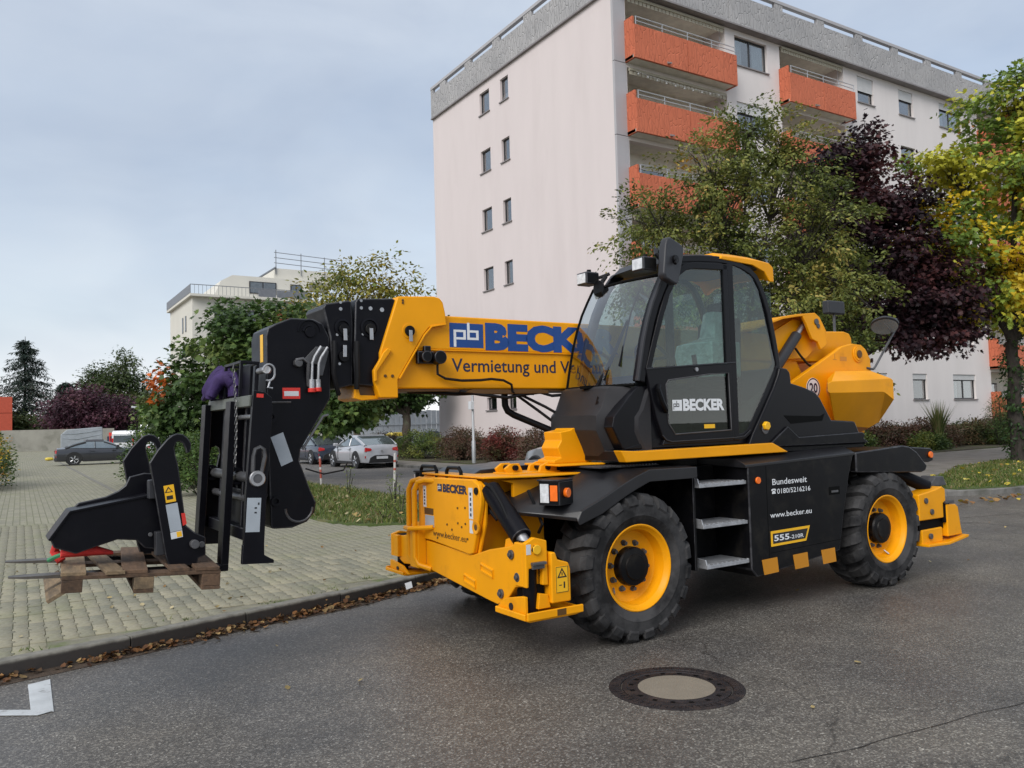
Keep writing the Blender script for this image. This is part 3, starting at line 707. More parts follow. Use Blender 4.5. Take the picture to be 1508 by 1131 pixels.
WX = [(27.35, 29.45), (36.05, 37.35), (39.5, 40.78), (43.2, 45.4)]          # windows on the south front
LG = [(21.1, 26.75), (30.3, 34.95), (47.0, 51.8), (57.0, 61.6)]             # loggias with balconies
WW = [(33.98, 34.93), (32.2, 32.93)]                                         # windows on the west gable
sills = [2.45 + FH * k for k in range(6)]
# walls
hs = [(a, b, s, s + 1.32) for s in sills for a, b in WX] + [(a, b, s - 1.2, s + 1.5) for s in sills for a, b in LG]
mb = MB(); wall_with_holes(mb, 'y', BX + .6, BXE, PL, PB, hs, BY, BY + .3); off(mb).build('wall', 'render_white', apt, smooth=20)
hw = [(b_, c_, s, s + (1.12 if i else .62)) for i, s in enumerate(sills) for b_, c_ in WW]
mb = MB(); wall_with_holes(mb, 'x', BY + .1, BYE, PL, PB, hw, BX, BX + .3); off(mb).build('wall', 'render_pink', apt, smooth=20)
off(MB().box(BX + .302, BXE, BYE - .3, BYE - .001, PL, PB)).build('wall', 'render_pink', apt)
off(MB().box(BX + .31, BXE - .1, BY + 1.9, BYE - .31, PB - .3, PB + .2)).build('roof', 'panel_grey', apt)
off(MB().box(BX + .02, BXE, BY + .02, BYE - .02, 0, PL)).build('plinth', 'plinth_red', apt)
# grey corner panels (storey-high sheets)
for k in range(7):
    z0 = PL + .02 + k * FH; z1 = min(z0 + FH - .025, PB - .01)
    if z1 - z0 < .3: continue
    off(MB().box(BX - .012, BX + .592, BY - .03, BY + .095, z0, z1)).build('corner_panel', 'panel_grey', apt, bevel=.004)
# parapet: relief panels with slots under the coping
def parapet(axis, c0, c1, front, slots, joints):
    js = [c0] + joints + [c1]
    for a, b in zip(js[:-1], js[1:]):
        m_ = MB()
        if axis == 'y': m_.box(a + .012, b - .012, front, front + .16, PB, PT - .44)
        else: m_.box(front, front + .16, a + .012, b - .012, PB, PT - .44)
        off(m_).build('relief_panel', 'relief_concrete', apt, bevel=.01)
    m_ = MB()
    if axis == 'y': m_.box(c0, c1, front - .02, front + .18, PT - .16, PT)
    else: m_.box(front - .02, front + .18, c0, c1, PT - .16, PT)
    off(m_).build('coping', 'panel_grey', apt, bevel=.012)
    c = c0
    for a, b in slots + [(c1, c1)]:
        m_ = MB()
        if axis == 'y': m_.box(c + .013, a, front + .004, front + .16, PT - .439, PT - .161)
        else: m_.box(front + .004, front + .16, c + .013, a, PT - .439, PT - .161)
        if a - c > .05: off(m_).build('parapet_pier', 'relief_concrete', apt)
        c = b
    m_ = MB()
    if axis == 'y': m_.box(c0, c1, front - .03, front + .348, PB - .07, PB - .001)
    else: m_.box(front - .03, front + .1, c0, c1, PB - .07, PB - .001)
    off(m_).build('drip_strip', 'sill', apt)
wsl = []; y = BY + .6
while y < BYE - .5:
    wsl.append((y, min(y + 2.18, BYE - .25))); y += 2.82
parapet('x', BY - .15, BYE + .02, BX - .10, wsl, [BY + 5.3, BY + 10.6])
ssl = []; x = BX + .9
while x < BXE - 3:
    ssl.append((x, x + 2.42)); x += 2.96
parapet('y', BX + .16, BXE, BY - .35, ssl, [26.7 + 8.35 * k for k in range(5)])
off(MB().box(BX + .2, BXE, BY - .18, BY - .001, PB + .02, PB + .12)).build('parapet_soffit', 'panel_grey', apt)
off(MB().box(49.0, 51.0, 30, 33, PB, 23.6)).build('stair_head', 'render_white', apt)
# windows
def window(axis, a, b, z0, z1, plane, mull=False, shutter=0.0, tilt=False, curtain=False):
    fr = .06; d0, d1 = plane + .12, plane + .18
    def bx(m_, p, q, r_, s_, t0, t1): return m_.box(p, q, t0, t1, r_, s_) if axis == 'y' else m_.box(t0, t1, p, q, r_, s_)
    z2 = z1 - shutter; m_ = MB()
    bx(m_, a, a + fr, z0, z2, d0, d1); bx(m_, b - fr, b, z0, z2, d0, d1); bx(m_, a + fr, b - fr, z0, z0 + fr, d0, d1); bx(m_, a + fr, b - fr, z2 - fr, z2, d0, d1)
    if mull: bx(m_, (a + b) / 2 - .045, (a + b) / 2 + .045, z0 + fr, z2 - fr, d0, d1)
    w = off(m_).build('window', 'window_frame', apt, bevel=.006)
    off(bx(MB(), a + fr, b - fr, z0 + fr, z2 - fr, d0 + .025, d0 + .031)).build('pane', 'pane_glass', w)
    off(bx(MB(), a + .002, b - .002, z0 + .002, z1 - .002, plane + .296, plane + .299)).build('room', 'room_dark', w)
    if curtain:
        off(bx(MB(), a + fr, a + (b - a) * (.3 if mull else .45), z0 + fr, z2 - fr, d0 + .09, d0 + .10)).build('curtain', 'curtain', w)
        if mull: off(bx(MB(), a + (b - a) * .62, b - fr, z0 + fr, z2 - fr, d0 + .09, d0 + .10)).build('curtain', 'curtain', w)
    off(bx(MB(), a - .06, b + .06, z0 - .05, z0 - .002, plane - .07, plane + .118)).build('sill', 'sill', w)
    if shutter:
        m_ = MB(); n = max(2, int(shutter / .055))
        for k in range(n): bx(m_, a + .01, b - .01, z2 + shutter * k / n, z2 + shutter * (k + .88) / n, plane + .05, plane + .075)
        off(m_).build('roller_shutter', 'shutter', w)
    if tilt:
        m_ = bx(MB(), a + fr, b - fr, z0 + fr, z1 - fr, d0 - .02, d0 - .008); off(m_)
        c = Vector(((0 if axis == 'x' else (a + b) / 2 - BX) + (d0 - BX if axis == 'x' else 0), (a + b) / 2 - BY if axis == 'x' else d0 - BY, z0 + fr)); m_.xf(Matrix.Translation(c) @ Matrix.Rotation(R(8), 4, 'Y' if axis == 'x' else 'X') @ Matrix.Translation(-c)); m_.build('tilted_sash', 'pane_glass', w)
rb = random.Random(3)
for k, s in enumerate(sills):
    for j, (a, b) in enumerate(WX):
        sh = {(5, 1): .72, (5, 2): .5, (5, 3): .32, (0, 2): .28, (0, 3): .28, (4, 1): .6, (3, 2): .3}.get((k, j), rb.choice([0, .25, .3, .45]) if k < 5 else 0)
        window('y', a, b, s, s + 1.32, BY, mull=(b - a) > 1.8, shutter=sh, curtain=(k in (0, 5) and (b - a) > 1.8))
    for j, (a, b) in enumerate(WW):
        window('x', a, b, s, s + (1.12 if k else .62), BX, tilt=(k == 5 and j == 1))
# loggias and balconies
for k, s in enumerate(sills):
    fz = s - 1.2
    for j, (a, b) in enumerate(LG):
        if j == 3 and k < 3: continue
        LD = 1.25
        lg = off(MB().box(a, b, BY + LD, BY + LD + .03, fz, fz + 2.7)).build('loggia', 'ceiling_white', apt)
        off(MB().box(a + .001, a + .03, BY + .301, BY + LD, fz, fz + 2.7)).build('side_wall', 'ceiling_white', lg)
        off(MB().box(b - .03, b - .001, BY + .301, BY + LD, fz, fz + 2.7)).build('side_wall', 'render_pink', lg)
        off(MB().box(a - .1, b + .1, BY + .302, BY + LD + .04, fz + 2.70, fz + 2.77)).build('ceiling', 'ceiling_white', lg)
        dw = off(MB().box(a + .5, a + 2.9, BY + LD - .06, BY + LD - .005, fz + .05, fz + 2.15)).build('balcony_door', 'window_frame', lg)
        for q in range(3): off(MB().box(a + .58 + q * .79, a + 1.28 + q * .79, BY + 1.750, BY + 1.757, fz + .12, fz + 2.07)).build('pane', 'pane_glass', lg) if False else None
        off(MB().box(a + .58, a + 2.82, BY + LD - .085, BY + LD - .078, fz + .15, fz + 2.07)).build('glass', 'pane_glass', lg)
        zt = fz + 1.22; zb = fz - .12; fy = BY - .62; bal = empty('balcony', (a - BX, 0, fz), parent=apt)
        def lo(m_): m_.v = [(x - a, y - BY, z - fz) for x, y, z in m_.v]; return m_
        xa, xb = a - .1, b + .02; mid = (xa + xb) / 2
        lo(MB().box(xa, xb, fy + .08, BY + LD - .01, fz - .10, fz + .02)).build('floor_slab', 'ceiling_white', bal)
        for p, q in ((xa, mid - .012), (mid + .012, xb)):
            m_ = MB().box(p, q, fy, fy + .10, zb, zt); lo(m_).build('front_panel', 'balcony_orange', bal, bevel=.012)
        lo(MB().box(xa, xa + .1, fy + .101, BY - .002, zb, zt + .36)).build('side_panel', 'balcony_orange', bal, bevel=.012)
        lo(MB().box(xb - .1, xb, fy + .101, BY - .002, zb, zt)).build('side_panel', 'balcony_orange', bal, bevel=.012)
        m_ = MB()
        for zz in (zt + .17, zt + .34): m_.tube([(xa + .12, fy + .05, zz), (xb - .03, fy + .05, zz)], .022, 6)
        for q in range(5): m_.tube([(xa + .14 + (xb - xa - .2) * q / 4, fy + .05, zt - .02), (xa + .14 + (xb - xa - .2) * q / 4, fy + .05, zt + .34)], .018, 6)
        lo(m_).build('railing', 'rail_metal', bal)
        lo(MB().prism([(fy - .16, zb + .1), (fy - .001, zb + .18), (fy - .001, zb + .09), (fy - .16, zb + .05)], a + 1.6, a + 1.72, 'x')).build('water_spout', 'sill', bal)
        if k in (5, 2) or (k == 4 and j == 0):
            m_ = MB(); n = 26
            for q in range(n): m_.box(a + .1 + (b - a - .2) * q / n, a + .1 + (b - a - .2) * (q + .8) / n, BY - .04, BY - .02, fz + 2.42, fz + 2.58)
            m_.box(a + .1, b - .1, BY - .08, BY + .1, fz + 2.58, fz + 2.68); lo(m_).build('awning', 'awning', bal)
        if (k, j) == (4, 0):
            m_ = MB()
            for q in range(10): m_.lathe([(0, -.05), (.035, -.02), (.035, .02), (0, .05)], (a + .4 + q * .5, fy + .4, fz + 2.42 - .1 * math.sin(q / 9 * math.pi)), 'z', 8)
            m_.tube([(a + .3 + q * .5, fy + .4, fz + 2.5 - .1 * math.sin(q / 10 * math.pi)) for q in range(11)], .008, 4); lo(m_).build('string_lights', 'shutter', bal)

# ---- far white block with roof terrace
fb = empty('white_apartment_building', (16.85, 89.0, 0)); tag(fb, 'white apartment building with railed roof terrace and penthouse behind the maple', 'building')
material('far_white', (.62, .60, .54), .9, var=.04, vscale=.3)
material('far_rail', (.17, .18, .20), .5)
material('far_pane', (.10, .12, .14), .15, var=.2, spec=.8)
def fbx(x0, x1, y0, y1, z0, z1): return MB().box(x0, x1, y0, y1, z0, z1)
fbx(0, 26, 0, 13, 0, 15.9).build('wall', 'far_white', fb)
fbx(-.35, 26, -.8, 13.3, 15.9, 16.15).build('terrace_slab', 'far_white', fb)
m_ = MB(); m_.box(-.35, 25, -.8, -.74, 17.05, 17.12)
for q in range(64): m_.box(-.33 + q * .4, -.30 + q * .4, -.79, -.76, 16.15, 17.05)
m_.build('railing', 'far_rail', fb)
m_ = MB(); m_.box(-.35, -.29, -.74, 13.3, 16.2, 17.1); m_.build('railing_panel', 'far_rail', fb)
for q in range(3): fbx(6.6 + q * 2.0, 8.5 + q * 2.0, -.83, -.805, 16.2, 17.0).build('railing_panel', 'far_rail', fb)
MB().prism([(2.5, 16.15), (3.4, 18.2), (4.6, 18.9), (13.2, 18.9), (13.2, 16.15)], 2.2, 11, 'y').build('penthouse', 'far_white', fb)
fbx(9.5, 17.5, 3.0, 10, 18.905, 20.2).build('lift_house', 'far_white', fb)
m_ = MB()
for xx, zz in ((9.6, 22.3), (12.5, 22.1), (15.3, 21.9), (17.4, 21.8)): m_.tube([(xx, 2.9, 19.5), (xx, 2.9, zz)], .05, 5)
for zz in (20.5, 21.1, 21.7): m_.tube([(9.4, 2.9, zz + .3), (17.6, 2.9, zz)], .04, 5)
m_.tube([(7.6, 2.6, 18.9), (9.6, 2.9, 20.3)], .12, 5); m_.build('scaffold_rail', 'far_rail', fb)
for x0, x1, z0, z1 in ((6.4, 9.4, 17.0, 18.35), (11.0, 12.3, 16.6, 18.3)):
    w = fbx(x0, x1, 2.12, 2.19, z0, z1).build('window', 'window_frame', fb); fbx(x0 + .12, (x0 + x1) / 2 - .06, 2.10, 2.118, z0 + .1, z1 - .1).build('pane', 'far_pane', w); fbx((x0 + x1) / 2 + .06, x1 - .12, 2.10, 2.118, z0 + .1, z1 - .1).build('pane', 'far_pane', w)
for k in range(5):
    for x0, x1 in ((2.2, 6.4), (9, 12), (15, 18), (20.5, 23.5)):
        w = fbx(x0, x1, -.06, -.005, 13.2 - 2.95 * k, 14.7 - 2.95 * k).build('window', 'window_frame', fb); fbx(x0 + .1, (x0 + x1) / 2 - .05, -.08, -.062, 13.3 - 2.95 * k, 14.6 - 2.95 * k).build('pane', 'far_pane', w); fbx((x0 + x1) / 2 + .05, x1 - .1, -.08, -.062, 13.3 - 2.95 * k, 14.6 - 2.95 * k).build('pane', 'far_pane', w)
    for y0 in (3.2, 4.9):
        w = fbx(-.05, -.004, y0, y0 + .5, 12.6 - 2.95 * k, 14.3 - 2.95 * k).build('window', 'window_frame', fb); fbx(-.07, -.052, y0 + .06, y0 + .44, 12.7 - 2.95 * k, 14.2 - 2.95 * k).build('pane', 'far_pane', w)
# ---- yard wall and a red hall far left
yw = MB().box(-60, 11.5, 108, 108.4, 0, 2.55); tag(yw.build('yard_wall', 'concrete_wall'), 'long grey concrete wall at the back of the parking yard', 'wall')
material('red_cladding', (.50, .085, .045), .7, var=.08)
hall = empty('red_hall', (-26, 128, 0)); tag(hall, 'orange red clad hall at the left edge behind the concrete wall', 'building')
MB().box(0, 27.3, 0, 10, 0, 5.0).build('lower_cladding', 'red_cladding', hall); MB().box(0, 27.3, .05, 9.9, 5.06, 7.2).build('upper_cladding', 'red_cladding', hall)
# ---- pale timber screen and sheds behind the silver car
material('fence_pale', (.42, .46, .50), .8, var=.12, vscale=2)
fe = empty('board_fence', (20.5, 57.5, 0)); tag(fe, 'pale blue grey board fence behind the silver hatchback', 'fence')
bm_ = MB().box(0, .42, 0, .04, 0, 3.0).mesh('board', 'fence_pale')
for q in range(24): linked('board', bm_, fe, (q * .45, rb.uniform(-.01, .01), rb.uniform(-.03, .03)))
MB().box(-.1, 10.9, -.08, -.03, 1.9, 2.02).build('rail', 'fence_pale', fe)
material('bin_yellow', (.62, .48, .06), .5); material('bin_dark', (.05, .06, .09), .5)
for i, (x, y, mt_, lb) in enumerate(((21.9, 49.2, 'bin_yellow', 'yellow lidded waste bin behind the silver hatchback'), (25.5, 51.5, 'bin_dark', 'dark waste bin by the board fence near the house corner'))):
    b_ = empty('waste_bin', (x, y, 0)); tag(b_, lb, 'bin'); MB().loft([[(-.45, -.35, .1), (.45, -.35, .1), (.45, .35, .1), (-.45, .35, .1)], [(-.6, -.5, 1.15), (.6, -.5, 1.15), (.6, .5, 1.15), (-.6, .5, 1.15)]]).build('body', 'bin_dark' if i else 'fence_pale', b_, bevel=.03); MB().prism([(-.62, 1.16), (.62, 1.16), (.6, 1.25), (.3, 1.4), (-.3, 1.4), (-.6, 1.25)], -.52, .52, 'y').build('lid', mt_, b_, bevel=.02)
# ================================================================== TREES, SHRUBS, HEDGES
material('bark', (.085, .068, .052), .95, var=.35, vscale=7, stretch=(3, 3, .5), col2=(.10, .105, .07), c2scale=2, bump=.8, bscale=22)
material('bark_dark', (.040, .033, .028), .95, var=.3, vscale=7, stretch=(3, 3, .5), bump=.8, bscale=22)
SHAPES = {'maple': [(-.08, 0), (-.30, .10), (-.52, .34), (-.26, .38), (-.36, .68), (-.14, .62), (0, 1.0), (.14, .62), (.36, .68), (.26, .38), (.52, .34), (.30, .10), (.08, 0)],
          'oval': [(0, 0), (-.22, .28), (-.24, .55), (0, 1.0), (.24, .55), (.22, .28)],
          'slim': [(0, 0), (-.13, .35), (0, 1.0), (.13, .35)],
          'tuft': [(-.05, 0), (-.30, .55), (-.08, .45), (0, 1.0), (.10, .5), (.34, .6), (.05, 0)]}
def leaves_into(buf, rg, c, n, spread, size, shape, pal, out, droop=.35, patch=None, flatten=.7, spray=0):
    vs, fs, cl = buf; S = SHAPES[shape]; sd_ = (out + Vector((rg.gauss(0, .6), rg.gauss(0, .6), rg.gauss(.1, .35)))).normalized()
    for k in range(n):
        p = Vector((rg.gauss(0, spread), rg.gauss(0, spread), rg.gauss(0, spread * flatten)))
        if spray:
            f_ = rg.uniform(-.4, 1); p = p * .42 + sd_ * (f_ * spray) - Vector((0, 0, max(0, f_) ** 2 * spray * .35))
        q = c + p
        s_ = size * rg.uniform(.6, 1.3)
        d = (out * .5 + p.normalized() * .6 + Vector((rg.uniform(-1, 1), rg.uniform(-1, 1), rg.uniform(-.6, .5) - droop))).normalized()
        nrm = (Vector((0, 0, 1)) * .8 + out * .5 + Vector((rg.gauss(0, .5), rg.gauss(0, .5), rg.gauss(0, .3)))); nrm -= d * nrm.dot(d)
        nrm = nrm.normalized() if nrm.length > 1e-4 else d.orthogonal().normalized(); x = d.cross(nrm); o = len(vs); fold = rg.uniform(-.1, .25)
        for (a, b) in S:
            r_ = q + x * (a * s_) + d * (b * s_) + nrm * (abs(a) * s_ * fold - b * b * s_ * .15); vs.append((r_.x, r_.y, r_.z))
        fs.append(tuple(range(o, o + len(S))))
        base = pal(q, rg); f = rg.uniform(.72, 1.28); cl.append(tuple(v * f for v in base))
def limb(mb, pts, r0, r1, n=7):
    P_ = [Vector(p) for p in pts]; path = []
    for i in range(len(P_) - 1):
        for q in range(4): path.append(P_[i].lerp(P_[i + 1], q / 4))
    path.append(P_[-1]); m = len(path)
    for i in range(1, m - 1): path[i] = path[i] + Vector((math.sin(i * 2.1 + P_[0].x), math.cos(i * 1.7 + P_[0].y), 0)) * (r0 * .25)
    mb.tube(path, r0, n, rs=[r0 + (r1 - r0) * i / (m - 1) for i in range(m)])
def tree(name, label, base, fork, blobs, clumps, per, spread, size, shape, pal, trunk_r=.16, seed=1, group=None, bark='bark', stems=1, droop=.35, shell=.55, lean=(0, 0), twig=.02, cat='tree', flatten=.7, spray=0):
    """blobs: (dx,dy,z,rx,ry,rz) ellipsoids of the crown, relative to the base in x,y"""
    rg = random.Random(seed); root = empty(name, base); tag(root, label, cat, group); buf = ([], [], []); wood = MB()
    fk = Vector((lean[0], lean[1], fork))
    if stems == 1: limb(wood, [(0, 0, -.1), (lean[0] * .4, lean[1] * .4, fork * .5), fk], trunk_r, trunk_r * .75, 9)
    tot = sum(b[3] * b[4] * b[5] for b in blobs) ** 1.0
    for bi, (dx, dy, z, rx, ry, rz) in enumerate(blobs):
        ctr = Vector((dx, dy, z)); st = fk.copy() if stems == 1 else Vector((rg.uniform(-.25, .25), rg.uniform(-.25, .25), -.05))
        mid = st.lerp(ctr, .5) + Vector((0, 0, .12 * (ctr - st).length)) if stems == 1 else Vector((st.x + (ctr.x - st.x) * .25, st.y + (ctr.y - st.y) * .25, z * .5))
        r0 = trunk_r * (.5 if stems == 1 else .55); limb(wood, [st, mid, ctr], r0, r0 * .3, 6)
        n = max(6, int(clumps * (rx * ry * rz) ** .75 / sum((b[3] * b[4] * b[5]) ** .75 for b in blobs)))
        for k in range(n):
            t = rg.uniform(0, 6.283); cz = rg.uniform(-1, 1); sr = math.sqrt(1 - cz * cz); rad = (shell + (1 - shell) * rg.random()) if rg.random() < .8 else rg.uniform(.1, shell)
            o = Vector((sr * math.cos(t), sr * math.sin(t), cz)); w_ = 1 + .22 * mnoise.noise(Vector((o.x * 1.6 + seed, o.y * 1.6, o.z * 1.6 + bi * 3)))
            p = ctr + Vector((o.x * rx, o.y * ry, o.z * rz)) * rad * w_
            if p.z < .15: continue
            if k % 2 == 0: 
                q0 = ctr.lerp(p, .15) if k % 4 else mid.lerp(ctr, .6); q1 = q0.lerp(p, .55) + Vector((0, 0, .06)); limb(wood, [q0, q1, p], twig * rg.uniform(.8, 1.5), .005, 4)
            leaves_into(buf, rg, p, int(per * rg.uniform(.6, 1.4)), spread, size, shape, pal, o, droop, None, flatten, spray)
    wood.build('trunk', bark, root, smooth=60, recalc=False)
    leafmesh('crown', *buf, 'leaf', root, kind=None)
    return root
def palette(cols, patches=(), f=.35, sd=0):
    """cols: [(weight, colour)...] mixed by soft noise so that branches differ; patches: (centre, radius, colour)"""
    tot = sum(w for w, c in cols)
    def g(q, rg):
        for c, r_, col in patches:
            if (q - Vector(c)).length < r_ * rg.uniform(.7, 1.15): return col
        v = mnoise.noise(q * f + Vector((sd, sd * 2, 0))) * .75 + .5 + rg.gauss(0, .16); v = min(.999, max(0, v)) * tot
        for w, c in cols:
            if v < w: return c
            v -= w
        return cols[-1][1]
    return g
G1, G2, G3, G4 = (.030, .058, .016), (.052, .092, .022), (.085, .125, .030), (.13, .15, .03)
OR, YE, YE2, RD = (.42, .105, .018), (.46, .33, .022), (.34, .27, .03), (.20, .045, .02)
# big round maple left of the boom
tree('maple_tree', 'large green maple with orange leaf tips behind the boom head', (6.7, 27.4, .1), 1.5,
     [(1.0, -.4, 3.6, 2.4, 2.3, 2.1), (-1.35, 1.2, 2.9, 1.5, 1.5, 1.5), (3.0, -1.6, 2.9, 1.6, 1.6, 1.4), (.3, .0, 4.7, 1.8, 1.8, 1.2), (1.9, -.8, 4.7, 2.0, 1.8, 1.2), (-1.9, 1.6, 1.9, 1.0, 1.0, 1.0), (2.5, -1.6, 2.2, 1.5, 1.4, .8)],
     520, 46, .26, .19, 'maple', palette([(.34, G1), (.36, G2), (.2, G3), (.10, (.10, .13, .03))], [((-2.5, 1.5, 3.5), .6, OR), ((-2.4, 1.5, 3.0), .45, OR), ((.9, -1.6, 5.2), .25, RD)], .6), .20, 11, twig=.018, flatten=.5)
# tree by the silver car
tree('maple_tree', 'dark green maple with a bare trunk behind the silver hatchback', (17.75, 38.6, .1), 2.3,
     [(-.4, .2, 5.0, 2.2, 2.2, 1.9), (-2.3, 1.3, 4.0, 1.7, 1.7, 1.5), (.4, .2, 4.0, 1.4, 1.4, 1.3), (-1.4, .8, 3.3, 1.7, 1.5, .9), (.3, -.3, 6.4, 1.6, 1.6, 1.4), (-1.9, 1.2, 2.8, 2.0, 1.6, .9), (.5, -.1, 3.3, 1.3, 1.2, .8), (-3.4, 2.1, 3.0, 1.6, 1.6, 1.3)],
     560, 44, .28, .20, 'maple', palette([(.5, G1), (.35, G2), (.15, G3)], (), .5, 3), .26, 12)
# airy yellowing tree far behind
tree('locust_tree', 'airy yellow green tree above the boom between the two buildings', (20.3, 52.0, 0), 6.0,
     [(1.6, -.9, 11.2, 2.8, 2.6, 2.7), (-1.6, 1.2, 10.2, 2.6, 2.5, 2.2), (3.0, -1.8, 9.5, 2.2, 2.2, 2.2), (-.6, .4, 12.0, 1.9, 1.9, 1.6), (-3.2, 2.2, 9.2, 2.0, 2.0, 2.0), (.6, -.2, 8.2, 3.0, 2.6, 1.8)],
     270, 26, .42, .30, 'oval', palette([(.22, G3), (.42, (.17, .17, .03)), (.36, (.25, .20, .035))], (), .4, 5), .26, 13, shell=.35)
# centre tree: many upright stems, fine leaves
cb = [(-.3, .2, 7.8, 1.7, 1.5, 1.6), (1.2, -.8, 8.4, 1.5, 1.4, 1.4), (-1.5, 1.0, 6.6, 1.5, 1.4, 1.4), (.2, -.1, 6.1, 1.9, 1.6, 1.4), (1.9, -1.2, 6.6, 1.5, 1.4, 1.6), (2.4, -1.5, 5.0, 1.4, 1.3, 1.5), (-2.0, 1.25, 5.2, 1.2, 1.1, .9), (.9, -.6, 4.8, 1.7, 1.5, 1.2), (-.9, .6, 4.8, 1.5, 1.3, 1.0), (.5, -.3, 9.1, 1.0, 1.0, 1.0), (1.5, -1.0, 3.7, 1.6, 1.3, 1.0), (2.6, -1.6, 3.2, 1.2, 1.0, .9)]
tree('ornamental_tree', 'tall green bushy tree with fine leaves directly behind the cab', (16.1, 14.75, .1), 1.0, cb,
     1020, 52, .20, .105, 'oval', palette([(.20, (.055, .076, .020)), (.34, (.105, .125, .030)), (.30, (.16, .17, .04)), (.16, (.25, .20, .05))], [((-.9, .5, 8.3), .35, (.30, .18, .03))], .7, 9), .13, 14, stems=2, droop=.15, shell=.35, bark='bark_dark', twig=.016, spray=.55)
# purple maple
PU = [(.45, (.018, .010, .014)), (.35, (.033, .014, .018)), (.20, (.062, .022, .022))]
tree('purple_maple', 'dark purple leaved maple between the green tree and the yellow maple', (21.7, 15.7, .1), 3.0,
     [(.3, -.2, 8.3, 1.4, 1.3, 1.5), (.9, -.6, 9.6, .9, .8, 1.2), (1.3, -.8, 6.4, 1.7, 1.5, 1.6), (2.6, -1.6, 5.3, 1.7, 1.5, 1.5), (1.6, -1.0, 8.0, 1.4, 1.2, 1.2), (1.5, -.9, 4.3, 1.7, 1.5, 1.2), (-.5, .4, 6.4, 1.4, 1.3, 1.7), (.1, -.1, 9.2, .9, .9, 1.1), (2.9, -1.7, 4.0, 1.1, 1.1, .8), (.2, 0, 4.7, 1.2, 1.1, .9)],
     760, 46, .25, .145, 'maple', palette(PU, (), .6, 2), .17, 15, bark='bark_dark', shell=.4, flatten=.4)
# yellow maple at the right edge
ym = palette([(.22, G2), (.30, (.085, .15, .03)), (.2, (.17, .19, .03)), (.28, YE)], (), .45, 4)
ymt = tree('yellow_maple', 'maple turning yellow with an ivy covered trunk at the right edge', (27.0, 13.3, .1), 3.8,
     [(-1.9, 1.0, 7.2, 1.7, 1.6, 1.7), (-.3, .0, 6.0, 2.3, 2.1, 1.6), (.6, -.8, 9.0, 2.5, 2.3, 2.1), (-1.5, .7, 9.3, 1.5, 1.4, 1.1), (2.2, -1.4, 6.6, 2.2, 2.1, 2.0), (.4, -.5, 11.2, 1.9, 1.8, 1.4), (2.0, -1.6, 10.4, 1.9, 1.9, 2.1), (-.8, .3, 4.9, 1.5, 1.4, .8), (1.6, -.8, 4.7, 1.9, 1.6, .9)],
     760, 42, .26, .17, 'maple', lambda q, rg: (lambda v: (.34, .12, .03) if (q.z > 9.8 and q.x > .6 and v > .05) else (.52, .38, .024) if (v > .14 and q.z < 8.6) else (.34, .33, .035) if v > .0 else (.19, .25, .04) if v > -.2 else (.11, .17, .03))(mnoise.noise(q * .62 + Vector((7, 1, 2))) + rg.gauss(0, .10)), .23, 16, bark='bark_dark', flatten=.4, shell=.45)
iv = ([], [], []); rgi = random.Random(8)
for k in range(150):
    t = rgi.uniform(0, 6.28); z = rgi.uniform(.2, 4.0); leaves_into(iv, rgi, Vector((.27 * math.cos(t), .27 * math.sin(t), z)), 9, .09, .12, 'oval', palette([(1, (.018, .04, .012)), (1, (.03, .06, .016))]), Vector((math.cos(t), math.sin(t), 0)), .5)
leafmesh('ivy', *iv, 'leaf', ymt, kind=None)
# far trees on the left
def spruce(name, label, base, h, r, seed, col, group=None):
    rg = random.Random(seed); root = empty(name, base); tag(root, label, 'tree', group); buf = ([], [], []); w_ = MB(); limb(w_, [(0, 0, 0), (0, 0, h * .6), (0, 0, h)], .28, .03)
    n = 34
    for i in range(n):
        z = h * (.04 + .94 * i / n); rr = r * (1 - i / n) ** .8 * rg.uniform(.75, 1.12) + .2
        for k in range(9 if i < 22 else 6):
            t = rg.uniform(0, 6.28); d = Vector((math.cos(t), math.sin(t), 0))
            for s_ in range(5):
                f = (s_ + 1) / 5; p = d * rr * f + Vector((0, 0, z - rr * .22 * f)); leaves_into(buf, rg, p, 9, .20 + .1 * (1 - f), .55, 'slim', palette(col), d, .55, None, .4)
            w_.tube([(0, 0, z), tuple(d * rr + Vector((0, 0, z - rr * .22)))], .03, 4)
    w_.build('trunk', 'bark_dark', root, recalc=False); leafmesh('crown', *buf, 'leaf', root, kind=None); return root
spruce('spruce_tree', 'tall dark spruce standing alone at the far left', (3.0, 139.5, 0), 16.6, 7.8, 21, [(.5, (.012, .024, .018)), (.4, (.02, .035, .024)), (.1, (.04, .045, .03))])
spruce('spruce_tree', 'short dark conifer beside the tall spruce', (8.2, 138, 0), 10.0, 5.2, 22, [(.6, (.014, .03, .02)), (.4, (.025, .042, .026))])
FG = palette([(.35, (.036, .056, .020)), (.4, (.060, .085, .028)), (.25, (.095, .110, .038))], (), .2, 6)
def far_tree(label, base, blobs, seed, pal=FG, n=150, size=.55, nm='far_tree'): return tree(nm, label, base, 3.0, blobs, int(n * 1.9), 34, .62, size, 'tuft', pal, .3, seed, 'trees beyond the yard wall', twig=.03)
far_tree('tall green poplar like tree rising highest behind the purple tree', (15.8, 143, 0), [(-1.2, .6, 9.5, 3.6, 3.2, 4.0), (.9, -.5, 12.2, 2.0, 2.0, 3.2), (2.8, -1.5, 8.6, 3.0, 2.8, 3.6), (-3.6, 2.0, 8.8, 2.6, 2.4, 3.2), (.6, 0, 5, 5, 4, 3)], 31, n=230)
far_tree('green tree sloping down towards the white van', (21.0, 139, 0), [(0, 0, 6.0, 2.8, 2.6, 3.2), (1.8, -1, 4.2, 2.4, 2.2, 2.8), (-2, 1, 5.0, 2.5, 2.3, 3.2)], 32)
